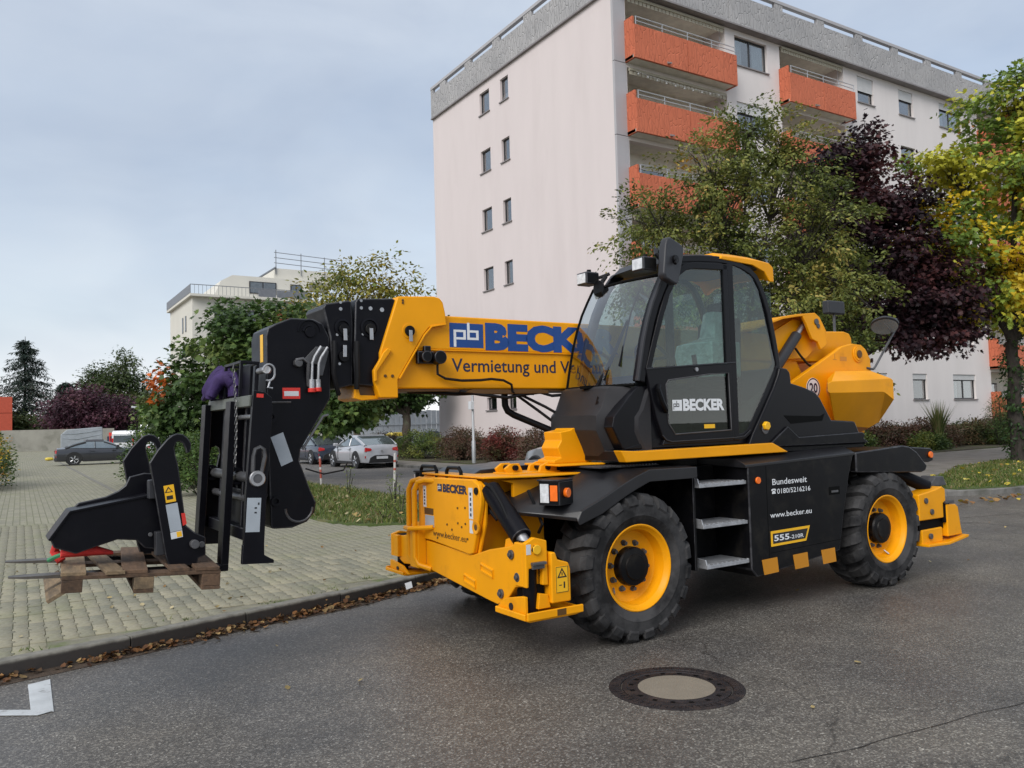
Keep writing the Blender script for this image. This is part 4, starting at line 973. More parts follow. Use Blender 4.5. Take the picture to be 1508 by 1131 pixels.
far_tree('low green tree right behind the white van', (22.5, 118, 0), [(0, 0, 3.6, 3.0, 2.6, 2.4), (2.6, -1.4, 3.2, 2.6, 2.4, 2.2), (-2.5, 1.6, 3.4, 2.4, 2.2, 2.2)], 33)
far_tree('dark hedge like tree low behind the left end of the wall', (.5, 133, 0), [(0, 0, 3.2, 3.4, 2.5, 2.2), (-4.5, 0, 3.2, 3, 2.4, 2.6), (4, 0, 2.8, 2.6, 2.4, 2.0)], 34)
far_tree('wide green tree seen behind the parked vans', (29.0, 104, 0), [(0, 0, 5.2, 4.2, 3.5, 3.2), (4, -2, 4.4, 3.6, 3, 3.2), (-4, 2, 4.2, 3.4, 3, 3.0)], 35)
far_tree('green tree filling the gap below the far white building', (26.0, 78, 0), [(0, 0, 4.0, 3.6, 3.0, 3.2), (4, -2, 4.4, 3.2, 3, 3.2), (-3.6, 2, 3.6, 3.0, 2.6, 2.6)], 37)
far_tree('round purple leaved tree behind the grey trailer', (9.6, 117.5, 0), [(0, 0, 5.2, 3.6, 3.2, 2.9), (-2.6, 1.5, 4.6, 2.8, 2.6, 2.4), (2.8, -1.6, 4.4, 2.7, 2.5, 2.2), (.3, 0, 3.2, 4.6, 3.2, 1.8)], 36, palette([(.5, (.040, .017, .026)), (.35, (.070, .026, .040)), (.15, (.095, .045, .05))]), 230, .5, 'purple_tree')
# shrubs: many small leaves on a bushy twig frame
def shrub(name, label, base, rx, ry, h, pal, n, size, seed, shape='oval', group=None, per=34, spread=.12, cat='shrub'):
    rg = random.Random(seed); root = empty(name, base); tag(root, label, cat, group); buf = ([], [], []); w_ = MB()
    for k in range(n):
        t = rg.uniform(0, 6.28); f = math.sqrt(rg.random()); hz = h * (.12 + .88 * rg.random() ** .8) * (1 - .45 * f ** 3); x, y = rx * f * math.cos(t), ry * f * math.sin(t)
        x *= 1 + .18 * math.sin(3 * t + seed); p = Vector((x, y, hz)); leaves_into(buf, rg, p, int(per * rg.uniform(.6, 1.4)), spread, size, shape, pal, Vector((x / rx, y / ry, .6)).normalized(), .1)
        if k % 3 == 0: w_.tube([(x * .25, y * .25, 0), (x * .6, y * .6, hz * .55), tuple(p)], .008, 4)
    w_.build('stems', 'bark_dark', root, recalc=False); leafmesh('foliage', *buf, 'leaf', root, kind=None); return root
H1 = palette([(.3, (.035, .05, .018)), (.35, (.065, .07, .026)), (.35, (.10, .065, .032))], (), 1.2)
HR = palette([(.35, (.15, .032, .026)), (.35, (.10, .035, .024)), (.3, (.07, .06, .025))], (), 1.5)
HB = palette([(.4, (.085, .045, .028)), (.35, (.06, .05, .024)), (.25, (.11, .06, .04))], (), 1.4)
HG = palette([(.3, (.04, .07, .018)), (.4, (.085, .12, .028)), (.3, (.15, .16, .035))], (), 1.5)
hg = 'hedge shrubs in front of the apartment block'
for i, (x, y, rx, ry, h, pl_, lb) in enumerate((
        (18.1, 42.5, 1.0, 2.4, 1.35, HB, 'brown hedge right of the silver hatchback'),
        (17.9, 37.4, 1.0, 1.9, 1.55, HG, 'yellow green shrub left of the grey pole in front of the gable'),
        (18.2, 33.4, .9, 1.6, 1.5, HB, 'brown green shrub behind the grey pole'),
        (18.4, 30.2, .8, .9, 1.45, HR, 'red leaved shrub just right of the grey pole'),
        (18.5, 26.9, .9, 1.6, 1.5, HB, 'reddish brown shrub in front of the parked silver SUV'),
        (18.4, 23.2, .9, 1.3, 1.0, HG, 'low yellowish shrub near the house corner'))):
    shrub('hedge_shrub', lb, (x, y, .1), rx, ry, h, pl_, 260, .085, 50 + i, group=hg)
for i, (x, y, rx, ry, h, pl_, lb) in enumerate((
        (29.3, 21.0, 1.5, .7, 1.0, HG, 'green shrub below the counterweight'), (32.3, 21.4, 2.0, .8, 1.25, HB, 'brown hedge left of the tall grass clump'), (36.2, 21.6, 2.0, .8, 1.35, HB, 'brown hedge behind the tall grass clump'),
        (40.0, 21.9, 1.7, .8, 1.2, H1, 'green brown hedge behind the leafy sapling'), (43.6, 22.3, 1.9, .8, 1.45, HB, 'reddish hedge right of the leafy sapling'), (47.3, 22.6, 1.9, .8, 1.5, HB, 'brown hedge below the orange ground floor balcony'), (51.0, 23.0, 1.9, .8, 1.5, H1, 'green hedge at the right edge behind the ivy trunk'), (33.8, 20.3, 1.2, .5, .7, HG, 'low weedy shrub at the hedge foot'), (41.6, 20.9, 1.3, .6, .8, HG, 'low green shrub at the foot of the sapling'))):
    shrub('hedge_shrub', lb, (x, y, .1), rx, ry, h, pl_, 230, .10, 70 + i, group=hg)
shrub('leafy_sapling', 'upright leafy sapling in front of the ground floor window on the right', (40.4, 20.6, .1), .75, .6, 2.5, palette([(.5, G2), (.5, (.07, .10, .03))]), 120, .11, 91, 'slim')
shrub('leafy_sapling', 'narrow green sapling against the gable plinth', (19.3, 26.4, .1), .38, .38, 2.2, palette([(.5, G2), (.5, (.06, .09, .025))]), 60, .09, 92, 'slim')
def tall_grass(label, base, h, n, seed):
    rg = random.Random(seed); vs, fs, cl = [], [], []
    for k in range(n):
        t = rg.uniform(0, 6.28); ln = h * rg.uniform(.5, 1); sp_ = rg.uniform(.1, .45) * ln; o = len(vs); w_ = .02; c_, s_ = math.cos(t), math.sin(t)
        vs += [(-s_ * w_, c_ * w_, 0), (s_ * w_, -c_ * w_, 0), (c_ * sp_ * .35 + s_ * w_, s_ * sp_ * .35 - c_ * w_, ln * .6), (c_ * sp_ * .35 - s_ * w_, s_ * sp_ * .35 + c_ * w_, ln * .6), (c_ * sp_, s_ * sp_, ln)]; fs += [(o, o + 1, o + 2, o + 3), (o + 3, o + 2, o + 4)]; q = rg.choice(((.07, .11, .03), (.12, .13, .05), (.17, .15, .07))); cl += [q, q]
    o = leafmesh('tall_grass', vs, fs, cl, 'leaf', None, label, kind=None, cat='plant'); o.location = base
tall_grass('clump of tall thin grass in front of the apartment wall', (35.2, 20.6, .1), 2.3, 260, 95)
LB = palette([(.45, G2), (.30, (.10, .13, .03)), (.15, YE), (.10, (.40, .17, .02))], (), 1.1)
shrub('hedge_shrub', 'yellow and orange tinged hedge at the left picture edge', (-.95, 31.5, .1), 1.1, 3.4, 1.95, LB, 300, .10, 96, per=40)
shrub('hedge_shrub', 'green hedge further back at the left picture edge', (-1.3, 42.5, .1), 1.5, 6, 1.9, palette([(.4, G2), (.4, G3), (.2, (.2, .16, .03))], (), 1.0), 190, .12, 97, per=40)
for i, (x, y, r_, h, lb) in enumerate(((4.5, 22.2, .85, 1.75, 'dense green bush behind the fork carriage'), (4.9, 25.2, .9, 1.5, 'green bush on the verge under the maple'), (4.2, 28.6, 1.0, 1.9, 'green bush on the verge left of the maple'))):
    shrub('verge_bush', lb, (x, y, .1), r_, r_, h, palette([(.35, G1), (.4, G2), (.25, G3)], (), 1.2), 110, .10, 100 + i, per=40, group='bushes on the verge')
for i, (x, y, h) in enumerate(((6.1, 13.6, .55), (6.7, 15.2, .7), (5.6, 13.1, .35), (7.0, 18.6, .8))):
    shrub('weed', ('leafy weed at the front tip of the grass verge', 'leafy weed beside the bent stalks on the verge', 'small weed at the verge edge by the paving', 'tall weed near the left striped post')[i], (x, y, .13), .14, .14, h, palette([(.5, G3), (.5, G4)]), 14, .07, 110 + i, 'slim', per=10, spread=.05, group='weeds on the verge', cat='weed')
# ================================================================== TELEHANDLER  (x forward, y left, z up)
TH = empty('telehandler', (4.0769, 6.0824, 0), R(180.99))
tag(TH, 'yellow and black rotating telehandler with stabilisers standing on the road', 'telehandler')
Y_, K_, BK = 'machine_yellow', 'machine_black', 'boom_black'
def P(name, mb, mat, parent=None, bevel=.006, **kw): return mb.build(name, mat, parent or TH, bevel, **kw)
def pr(pts, a, b, ax='y'): return MB().prism(pts, a, b, ax)
LX, LZ = (-1, 0, 0), (0, 0, 1)          # writing on the left side reads towards the rear
def bolt(mb, u, v, z, r=.012, ax='y', d=.008):
    return mb.cyl((u, v, z), (u, v + d, z) if ax == 'y' else (u, v, z), r, n=8) if ax == 'y' else mb.cyl((u, v, z), (u + d, v, z), r, n=8)
# ------------------------------------------------ chassis
P('chassis', pr([(-4.05, .62), (-4.05, 1.12), (-3.6, 1.22), (.45, 1.22), (.62, 1.1), (.62, .6), (.2, .46), (-3.4, .46)], -.5, .5), K_)
P('front_frame', pr([(.30, .62), (.30, 1.26), (.62, 1.3), (.93, 1.28), (.93, .72), (.8, .55)], -.42, .46), Y_)
P('belly_guard', pr([(-.8, .42), (-2.7, .42), (-2.7, .55), (-.8, .55)], -.9, .6), K_)
for ux in (-.10, -3.38):
    P('axle', MB().cyl((ux, -.8, .565), (ux, .8, .565), .10, n=18).cyl((ux, -.2, .565), (ux, .2, .565), .22, n=20), K_, bevel=0)
# ------------------------------------------------ wheels
def make_wheel():
    RO, RB, W = .580, .528, .225
    w = empty('wheel', parent=TH)
    prof = [(.318, -.165), (.335, -.185), (.37, -.198), (.42, -.212), (.47, -.214), (.500, -.205), (.516, -.188), (RB, -.15), (RB + .003, 0), (RB, .15), (.516, .188), (.500, .205), (.47, .214), (.42, .212), (.405, .217), (.395, .212), (.37, .198), (.335, .185), (.318, .165)]
    mb = MB().lathe(prof, n=72)
    n = 20
    for side in (-1, 1):
        for k in range(n):
            t0 = 2 * math.pi * (k + (.5 if side > 0 else 0)) / n
            # lug runs from the centre line to the shoulder and wraps down it
            st = [(.012, RO, 0), (.09, RO, .045), (.165, RO - .006, .10), (.205, RO - .035, .125), (.222, RO - .088, .135)]; wd = [.036, .042, .050, .054, .050]
            top = []; bot = []
            for (y, r_, dt), ww in zip(st, wd):
                for sg in (-1, 1):
                    t = t0 + dt + sg * ww / RO; tb = t0 + dt + sg * (ww + .014) / RO
                    rb_ = RB - .02 if y < .19 else r_ - .035; yb = y if y < .19 else y - .02
                    top.append((r_ * math.cos(t), side * y, r_ * math.sin(t))); bot.append((rb_ * math.cos(tb), side * yb, rb_ * math.sin(tb)))
            vs = top + bot; N = len(top); fs = []
            for i in range(0, N - 2, 2):
                fs += [(i, i + 1, i + 3, i + 2), (i, i + 2, N + i + 2, N + i), (i + 1, N + i + 1, N + i + 3, i + 3)]
            fs += [(0, N, N + 1, 1), (N - 2, N - 1, 2 * N - 1, 2 * N - 2)]
            mb.add(vs, fs)
    mb.build('tyre', 'rubber', w, smooth=30)
    rim = MB().lathe([(.336, .188), (.328, .192), (.318, .186), (.306, .165), (.292, .15), (.285, .10), (.278, .06), (.262, .05), (.20, .045), (.165, .06), (.0, .06)], n=64)
    rim.lathe([(.318, -.165), (.29, -.15), (.285, .10)], n=48); rim.build('rim', Y_, w, smooth=28)
    MB().lathe([(.152, .05), (.152, .12), (.143, .135), (.10, .140), (.095, .15), (.0, .152)], n=40).build('hub', K_, w, smooth=30)
    nuts = MB()
    for k in range(10):
        a = 2 * math.pi * k / 10 + .2; c = (.185 * math.cos(a), .185 * math.sin(a)); nuts.cyl((c[0], .048, c[1]), (c[0], .062, c[1]), .024, n=12); nuts.cyl((c[0], .062, c[1]), (c[0], .088, c[1]), .016, n=6)
    nuts.build('wheel_nuts', 'steel_dark', w, smooth=20)
    MB().cyl((.2, .09, -.13), (.23, .13, -.16), .009, n=8).build('valve', 'bare_metal', w)
    return w
w0 = make_wheel()
for i, (u, v, rz, rl) in enumerate(((-.10, 1.0, 0, .1), (-3.38, 1.0, 0, 1.3), (-.10, -1.0, math.pi, .5), (-3.38, -1.0, math.pi, 2.1))):
    w = w0 if i == 0 else copy_tree(w0, TH); w.location = (u, v, .568); w.rotation_euler = (0, rl, rz) if rz == 0 else (0, 0, rz)
# ------------------------------------------------ left side box, steps, mudguards
box_ = P('side_box', pr([(-1.37, 1.30), (-2.88, 1.345), (-2.86, 1.30), (-2.79, 1.14), (-2.68, .76), (-2.60, .44), (-1.44, .33), (-1.37, .40)], .5, 1.195), K_, bevel=.012)
P('side_box_top', MB().loft([[(u, .55, z), (u, .55, z + .05), (u, 1.08, z + .062), (u, 1.198, z + .004), (u, 1.198, z - .02)] for u, z in ((-1.34, 1.295), (-2.89, 1.342))]), 'fender_plastic', box_, bevel=.005)
P('panel_gap', pr([(-1.60, .40), (-1.604, .40), (-1.604, 1.28), (-1.60, 1.28)], 1.19, 1.1965), 'seal', box_, bevel=0)
P('panel_gap', pr([(-1.62, .52), (-2.62, .545), (-2.62, .54), (-1.62, .515)], 1.19, 1.1965), 'seal', box_, bevel=0)
P('latch_recess', MB().box(-2.63, -2.47, 1.17, 1.1975, .965, 1.04), 'seal', box_, bevel=0)
P('latch', MB().box(-2.60, -2.50, 1.1975, 1.204, .985, 1.005), 'steel_dark', box_, bevel=.002)
T = lambda s, org, size, width, mat='text_white', off_=.0, par=box_, **kw: text(s, 'lettering', mat, par, org, LX, LZ, size, width, off_, **kw)
T('Bundesweit', (-1.675, 1.197, 1.108), .052, .475, off_=.008)
T('0180/5216216', (-1.735, 1.197, 1.028), .042, .46, off_=.008)
ph = MB()
ph.prism([(-1.668, 1.030), (-1.715, 1.030), (-1.711, 1.048), (-1.700, 1.056), (-1.683, 1.056), (-1.672, 1.048)], 1.1965, 1.1985, 'y'); ph.prism([(-1.662, 1.056), (-1.676, 1.056), (-1.680, 1.063), (-1.703, 1.063), (-1.707, 1.056), (-1.721, 1.056), (-1.719, 1.070), (-1.705, 1.074), (-1.678, 1.074), (-1.664, 1.070)], 1.1965, 1.1985, 'y')
P('telephone_symbol', ph, 'text_white', box_, bevel=0)
T('www.becker.eu', (-1.63, 1.197, .822), .046, .57, off_=.008)
bd = [(-1.63, .705), (-2.165, .712), (-2.105, .58), (-1.63, .572)]
P('badge', pr(bd, 1.195, 1.199), 'sticker_yellow', box_, bevel=0)
P('badge_field', pr([(-1.652, .683), (-2.132, .689), (-2.092, .602), (-1.652, .595)], 1.199, 1.2005), 'text_black', box_, bevel=0)
T('555', (-1.665, 1.2008, .618), .048, .205, off_=.022); T('-210R', (-1.878, 1.2008, .618), .032, .19, off_=.014)
for x0 in (-1.50, -1.915, -2.315):
    P('reflector', pr([(x0, .47), (x0 - .20, .475), (x0 - .215, .345), (x0 - .025, .34)], 1.195, 1.1985), 'reflector_orange', box_, bevel=0)
P('side_marker', MB().cyl((-1.485, 1.195, 1.16), (-1.485, 1.212, 1.16), .03, n=20), 'amber', box_, bevel=.004)
# step bay
P('step_bay', MB().box(-1.368, -.78, .5, .80, .40, 1.29).box(-.80, -.775, .8, 1.12, .45, 1.28), K_, bevel=.005)
for z, a, b in ((1.165, -.80, -1.42), (.825, -.83, -1.46), (.49, -.86, -1.50)):
    m_ = MB().box(a, b, .84, 1.17, z - .03, z)
    m_.prism([(.95, z), (1.165, z), (1.15, z + .055), (1.0, z + .065)], b, b + .012, 'x'); m_.prism([(.95, z), (1.165, z), (1.15, z + .045), (1.0, z + .055)], a - .012, a, 'x')
    for k in range(12): m_.box(a + (b - a) * (k + .3) / 12, a + (b - a) * (k + .7) / 12, 1.15, 1.168, z, z + .008)
    P('step', m_, 'aluminium', bevel=.003)
# front mudguards
def mudguard(sg):
    rows = []
    for v, fu, dz in ((.40, .92, .0), (.70, .88, .0), (.95, .76, -.01), (1.10, .62, -.03), (1.19, .50, -.05)):
        k = (fu + .75) / (.92 + .75)
        pf = [(-.75, 1.335), (-.05, 1.34), (.14, 1.325), (.32, 1.27), (.62, 1.17), (.86, 1.10), (.92, 1.05), (.90, 1.02), (.60, 1.09), (.30, 1.20), (.12, 1.255), (-.05, 1.27), (-.75, 1.27)]
        rows.append([(-.75 + (u + .75) * k, sg * v, z + (dz if u > .1 else dz * .4)) for u, z in pf])
    lip = [(u, sg * 1.205, z - (.0 if i < 6 else .03)) for i, (u, _, z) in enumerate(rows[-1])]
    rows.append(lip)
    return P('mudguard', MB().loft(rows), 'fender_plastic', bevel=.008, smooth=28)
mg = mudguard(1); mg2 = mudguard(-1)
P('tread_mat', MB().box(-.5, .12, .55, 1.02, 1.338, 1.346), 'rubber', mg, bevel=0)
for k in range(16): pass
m_ = MB()
for k in range(18): m_.box(-.48 + k * .034, -.464 + k * .034, .56, 1.01, 1.346, 1.353)
P('tread_ribs', m_, 'steel_dark', mg, bevel=0)
for sg, par in ((1, mg), (-1, mg2)):
    Mx = Matrix.Translation((.58, sg * 1.06, 1.19)) @ Matrix.Rotation(sg * R(24), 4, 'Z') @ Matrix.Diagonal((1, .74, .96, 1))
    hl = P('headlamp', MB().box(-.10, .11, -.12, .12, -.095, .09).box(-.10, .13, -.125, .125, .09, .105).xf(Mx), K_, par, bevel=.01)
    P('lens', MB().box(.11, .116, -.10 if sg > 0 else .0, .0 if sg > 0 else .10, -.075, .07).xf(Mx), 'lamp_lens', hl, bevel=.004)
    P('amber_lens', MB().box(.11, .116, .015 if sg > 0 else -.10, .10 if sg > 0 else -.015, -.06, .06).xf(Mx), 'amber', hl, bevel=.004)
    P('side_marker', MB().cyl(Mx @ Vector((.02, sg * .12, .0)), Mx @ Vector((.02, sg * .16, .0)), .036, n=20), 'amber', hl, bevel=.004)
# inner wheel arch and rear guards
P('wheel_arch', MB().box(-.78, .42, .42, .52, .6, 1.26), K_)
for sg in (1, -1):
    rg_ = P('rear_mudguard', MB().prism([(-2.91, 1.345), (-3.70, 1.385), (-3.82, 1.37), (-3.95, 1.31), (-4.13, 1.16), (-4.10, 1.11), (-4.03, 1.095), (-2.91, 1.15)], sg * 1.12, sg * 1.195).prism([(-2.91, 1.33), (-3.70, 1.37), (-3.9, 1.33), (-4.12, 1.15), (-4.05, 1.15), (-3.86, 1.30), (-3.70, 1.335), (-2.91, 1.30)], sg * .5, sg * 1.12), K_, bevel=.014)
    arm = P('tail_lamp_arm', MB().prism([(-3.95, 1.36), (-4.32, 1.335), (-4.36, 1.31), (-4.36, 1.20), (-4.28, 1.185), (-4.0, 1.24)], sg * .85, sg * 1.13), K_, rg_, bevel=.012)
    P('side_marker', MB().cyl((-4.30, sg * 1.13, 1.265), (-4.30, sg * 1.15, 1.265), .034, n=20), 'amber', arm, bevel=.004)
    P('tail_lens', MB().box(-4.372, -4.361, sg * .90, sg * 1.10, 1.22, 1.29), 'sticker_red', arm, bevel=.003)
# ------------------------------------------------ front stabiliser
fs_ = P('front_stabiliser', pr([(-.16, 1.275), (.54, 1.285), (.62, 1.25), (.655, 1.18), (.655, 1.10), (.60, .93), (.52, .715), (.46, .70), (-.18, .745), (-.40, .745), (-.40, 1.19), (-.34, 1.26)], .955, 1.0, 'x'), Y_, bevel=.012)
P('stabiliser_box', pr([(-.46, .62), (.5, .62), (.64, .95), (.66, 1.22), (.56, 1.27), (-.40, 1.27), (-.48, 1.2)], .93, .952, 'x'), Y_, fs_)
P('side_web', pr([(.70, .70), (.70, 1.24), (.80, 1.27), (.42, 1.27), (.42, .72)], .62, .66), Y_, fs_)
P('top_plate', MB().prism([(.72, -.45), (.95, -.42), (.95, .62), (.55, .80), (.05, .80), (.05, .25), (.72, .22)], 1.288, 1.305, 'z'), Y_, fs_)
P('front_deck', MB().loft([[(.80, v, 1.296), (.72, v, 1.335), (.30, v, 1.352), (-.20, v, 1.352), (-.20, v, 1.28), (.80, v, 1.28)] for v in (-.46, .20)]), 'fender_plastic', fs_, bevel=.01)
m_ = MB()
for v, z in ((.30, 1.05), (.42, 1.06), (.30, .93), (.36, .905), (.42, .935), (.09, .81), (.45, .82), (.2, .87), (.12, .905), (-.05, .78)): m_.cyl((.99, v, z), (1.006, v, z), .009, n=8)
P('bolts', m_, 'text_brown', fs_, bevel=0)
SMALL = {'tread_ribs', 'wheel_nuts', 'collar_screws', 'screws', 'bolts', 'pins', 'tread_mat', 'jib_bolts', 'label_print', 'vent_slots'}
P('pin', MB().cyl((.99, .60, 1.20), (1.012, .60, 1.20), .028, n=18), K_, fs_, bevel=.004)
P('lifting_eye', MB().lathe([(.022, 1.0), (.026, 1.003), (.05, 1.004), (.05, .99)], (0, .575, .92), 'x', 24), Y_, fs_, bevel=0)
P('eye_hole', MB().cyl((.99, .575, .92), (1.0015, .575, .92), .026, n=18), 'text_brown', fs_, bevel=0)
VX = (0, 1, 0)
text('BECKER', 'lettering', 'text_navy', fs_, (1.0015, .06, 1.168), VX, LZ, .060, .40, .05)
lg_ = P('logo', MB().box(1.0, 1.002, -.035, .04, 1.166, 1.228), 'text_navy', fs_, bevel=0)
m_ = MB()
def pb_logo(m_, o, xd, s):
    """two small square letters back to back"""
    def q(x0, x1, z0, z1):
        p = [(o[0] + xd[0] * x, o[1] + xd[1] * x, o[2] + z * s) for x, z in ((x0 * s, z0), (x1 * s, z0), (x1 * s, z1), (x0 * s, z1))]; n = len(m_.v); m_.add(p, [(0, 1, 2, 3)])
    q(.12, .20, .06, .66); q(.20, .50, .58, .66); q(.20, .50, .32, .40); q(.42, .50, .40, .58)
    q(.54, .62, .32, .92); q(.62, .90, .32, .40); q(.62, .90, .58, .66); q(.82, .90, .40, .58)
pb_logo(m_, (1.0028, -.037, 1.166), (0, 1), .066); P('logo_letters', m_, 'text_white', lg_, bevel=0, recalc=False)
text('www.becker.eu', 'lettering', 'text_brown', fs_, (1.0015, -.13, .792), VX, (0, -.06, 1), .05, .56, .006)
for v0, z0, w_, h_ in ((-.30, 1.02, .055, .18), (.48, .98, .06, .24), (.485, .87, .05, .10)): P('label_strip', MB().box(1.0, 1.002, v0, v0 + w_, z0, z0 + h_), 'sticker_white', fs_, bevel=0); 
for v0, z0, h_ in ((-.285, 1.04, .14), (.497, 1.0, .2)):
    m_ = MB()
    for k in range(5): m_.box(1.002, 1.003, v0 + .004 * (k % 2), v0 + .022, z0 + h_ * k / 5, z0 + h_ * (k + .6) / 5)
    P('label_print', m_, 'text_navy', fs_, bevel=0)
P('data_plate', MB().box(1.0, 1.003, -.27, -.11, .86, .955), 'sticker_grey', fs_, bevel=0); P('data_plate_head', MB().box(1.0, 1.003, -.28, -.12, .962, 1.015), 'text_brown', fs_, bevel=0)
for v0, v1 in ((-.47, -.18), (.0, .24)): P('handle', MB().tube([(.93, v0, 1.27), (.93, v0, 1.33), (.93, v0 + .03, 1.36), (.93, v1 - .03, 1.36), (.93, v1, 1.33), (.93, v1, 1.27)], .016, 8), K_, fs_, bevel=0)
for a, b in ((-.50, 1.02), (-.33, 1.05)):
    P('guard_tube', MB().tube([(.98, a + .22, 1.245), (b - .03, a + .12, 1.25), (b, a + .03, 1.23), (b + .02, a, 1.16), (b + .02, a - .01, .60), (b, a + .02, .53), (.98, a + .12, .50)], .024, 10), Y_, fs_, bevel=0)
P('guard_tube', MB().tube([(1.0, -.12, .86), (1.12, -.34, .84), (1.08, -.5, .83)], .02, 8), Y_, fs_, bevel=0)
P('guard_plate', MB().box(.98, 1.06, -.46, -.30, .50, .82), Y_, fs_)
P('beam', pr([(-.30, .735), (.50, .705), (.66, .75), (.73, .77), (1.04, .83), (1.12, .865), (1.20, .865), (1.20, .56), (1.08, .54), (.97, .43), (.84, .38), (.71, .39), (-.30, .50)], .85, .985, 'x'), Y_, fs_, bevel=.01)
P('beam', pr([(.14, .47), (.92, .345), (.92, .385), (.14, .51)], .86, .94, 'x'), Y_, fs_)
for a, z in ((.62, .60), (.36, .485)):
    P('beam_rib', MB().tube([(.986, a, z + .05), (.986, a + .17, z + .05 - .03), (.986, a + .17, z - .03), (.986, a, z)], .011, 6, closed=True), Y_, fs_, bevel=0)
P('beam', pr([(-.30, .72), (-.86, .735), (-1.02, .69), (-1.16, .68), (-1.17, .46), (-1.05, .42), (-.30, .49)], .70, .84, 'x'), Y_, fs_, bevel=.01)
P('far_upper_box', MB().prism([(-.98, .735), (-.45, .75), (-.45, .86), (-.92, .82)], .66, .8, 'x'), Y_, fs_)
m_ = MB()
for v, z in ((1.05, .77), (1.13, .62), (.90, .47)): m_.cyl((.98, v, z), (1.0, v, z), .034, n=18); m_.cyl((1.0, v, z), (1.015, v, z), .018, n=12)
P('pins', m_, 'steel_dark', fs_, bevel=.003)
P('cylinder', MB().cyl((.90, .64, 1.21), (.90, 1.06, .885), .078, n=28), BK, fs_, bevel=.008)
P('cylinder_rod', MB().cyl((.90, 1.05, .89), (.90, 1.16, .80), .045, n=20), 'bare_metal', fs_, bevel=0)
P('cylinder_lug', pr([(.86, .72), (.9, .86), (.97, .88), (1.02, .80), (1.0, .70)], .86, .94, 'x'), Y_, fs_)
P('hydraulic_hose', MB().tube([(.97, .68, 1.26), (.98, .78, 1.24), (.97, .9, 1.12), (.95, .98, .98), (.9, .95, .9)], .012, 6).tube([(.86, .55, 1.02), (.9, .62, 1.05), (.88, .7, .98)], .016, 6).tube([(.7, .86, 1.2), (.68, .95, 1.05), (.66, .98, .95), (.64, .9, .88)], .013, 6), 'hose_black', fs_, bevel=0)
def foot(sg, par, name='stabiliser_foot'):
    """leg box with a slot in its flank, the ram inside and the ground plate"""
    v = lambda q: sg * q
    f = P(name, MB().prism([(1.0, .56), (1.0, .87), (.92, .905), (.815, .875), (.81, .56), (.86, .565), (.855, .69), (.972, .69), (.978, .56)], v(1.205), v(1.25)).box(.955, .998, v(1.10), v(1.2045), .56, .865), Y_, par, bevel=.008)
    P('slot', MB().box(.815, .954, v(1.06), v(1.2), .42, .87), 'seal', f, bevel=0)
    P('ram', MB().cyl((.915, v(1.165), .69), (.915, v(1.165), .37), .052, n=20), BK, f, bevel=0)
    P('ram_stop', MB().box(.842, .96, v(1.25), v(1.285), .715, .735).box(.85, .955, v(1.25), v(1.27), .685, .714), 'steel_dark', f, bevel=.004)
    P('knob', MB().cyl((.91, v(1.25), .82), (.91, v(1.268), .82), .034, n=20), 'sticker_yellow', f, bevel=.005); P('knob_slot', MB().prism([(.935, .80), (.95, .82), (.93, .85), (.905, .845)], v(1.25), v(1.262)), 'text_black', f, bevel=0)
    P('label', MB().box(.955, .993, v(1.25), v(1.252), .79, .86), 'sticker_white', f, bevel=0)
    P('leg_box', MB().prism([(.80, .43), (.80, .79), (.76, .79), (.74, .735), (.645, .705), (.63, .66), (.63, .43)], v(1.05), v(1.275)), Y_, f, bevel=.012)
    P('warning_field', MB().box(.655, .765, v(1.275), v(1.2775), .50, .685), 'sticker_yellow', f, bevel=0)
    m_ = MB(); c = .71; s1, s2 = v(1.2775), v(1.2787)
    m_.ring([(c - .042, .605), (c + .042, .605), (c, .675)], [(c - .026, .614), (c + .026, .614), (c, .658)], s1, s2, n=12); m_.box(c - .004, c + .004, s1, s2, .620, .642)
    m_.box(c + .004, c + .028, s1, s2, .55, .556); m_.box(c - .024, c - .012, s1, s2, .53, .575)
    for x0, x1, z0, z1 in ((.657, .763, .502, .505), (.657, .763, .680, .683), (.657, .66, .502, .683), (.760, .763, .502, .683)): m_.box(x0, x1, s1, s2, z0, z1)
    P('warning_print', m_, 'text_black', f, bevel=0)
    P('pad', MB().prism([(.55, .34), (.55, .385), (.57, .385), (.58, .365), (1.02, .36), (1.03, .392), (1.045, .388), (1.045, .348), (1.0, .33), (.6, .33)], v(.90), v(1.285)).box(.545, 1.03, v(1.285), v(1.305), .345, .40), Y_, f, bevel=.006)
    P('pad_lug', pr([(v(.85), .36), (v(.98), .455), (v(1.20), .50), (v(1.245), .50), (v(1.245), .36)], .985, 1.012, 'x'), Y_, f)
    P('side_lug', MB().prism([(.885, .51), (.81, .495), (.79, .40), (.90, .40)], v(1.21), v(1.245)), Y_, f)
    P('pin', MB().cyl((1.01, v(1.07), .41), (1.018, v(1.07), .41), .026, n=16), 'text_black', f, bevel=0)
    P('wear_mark', MB().box(.70, .78, v(1.305), v(1.3055), .35, .395), 'text_brown', f, bevel=0)
    return f
foot(1, fs_)
ff = foot(-1, fs_); ff.scale = (1, 1, .66); ff.location = (-.12, 0, .335 * .34)
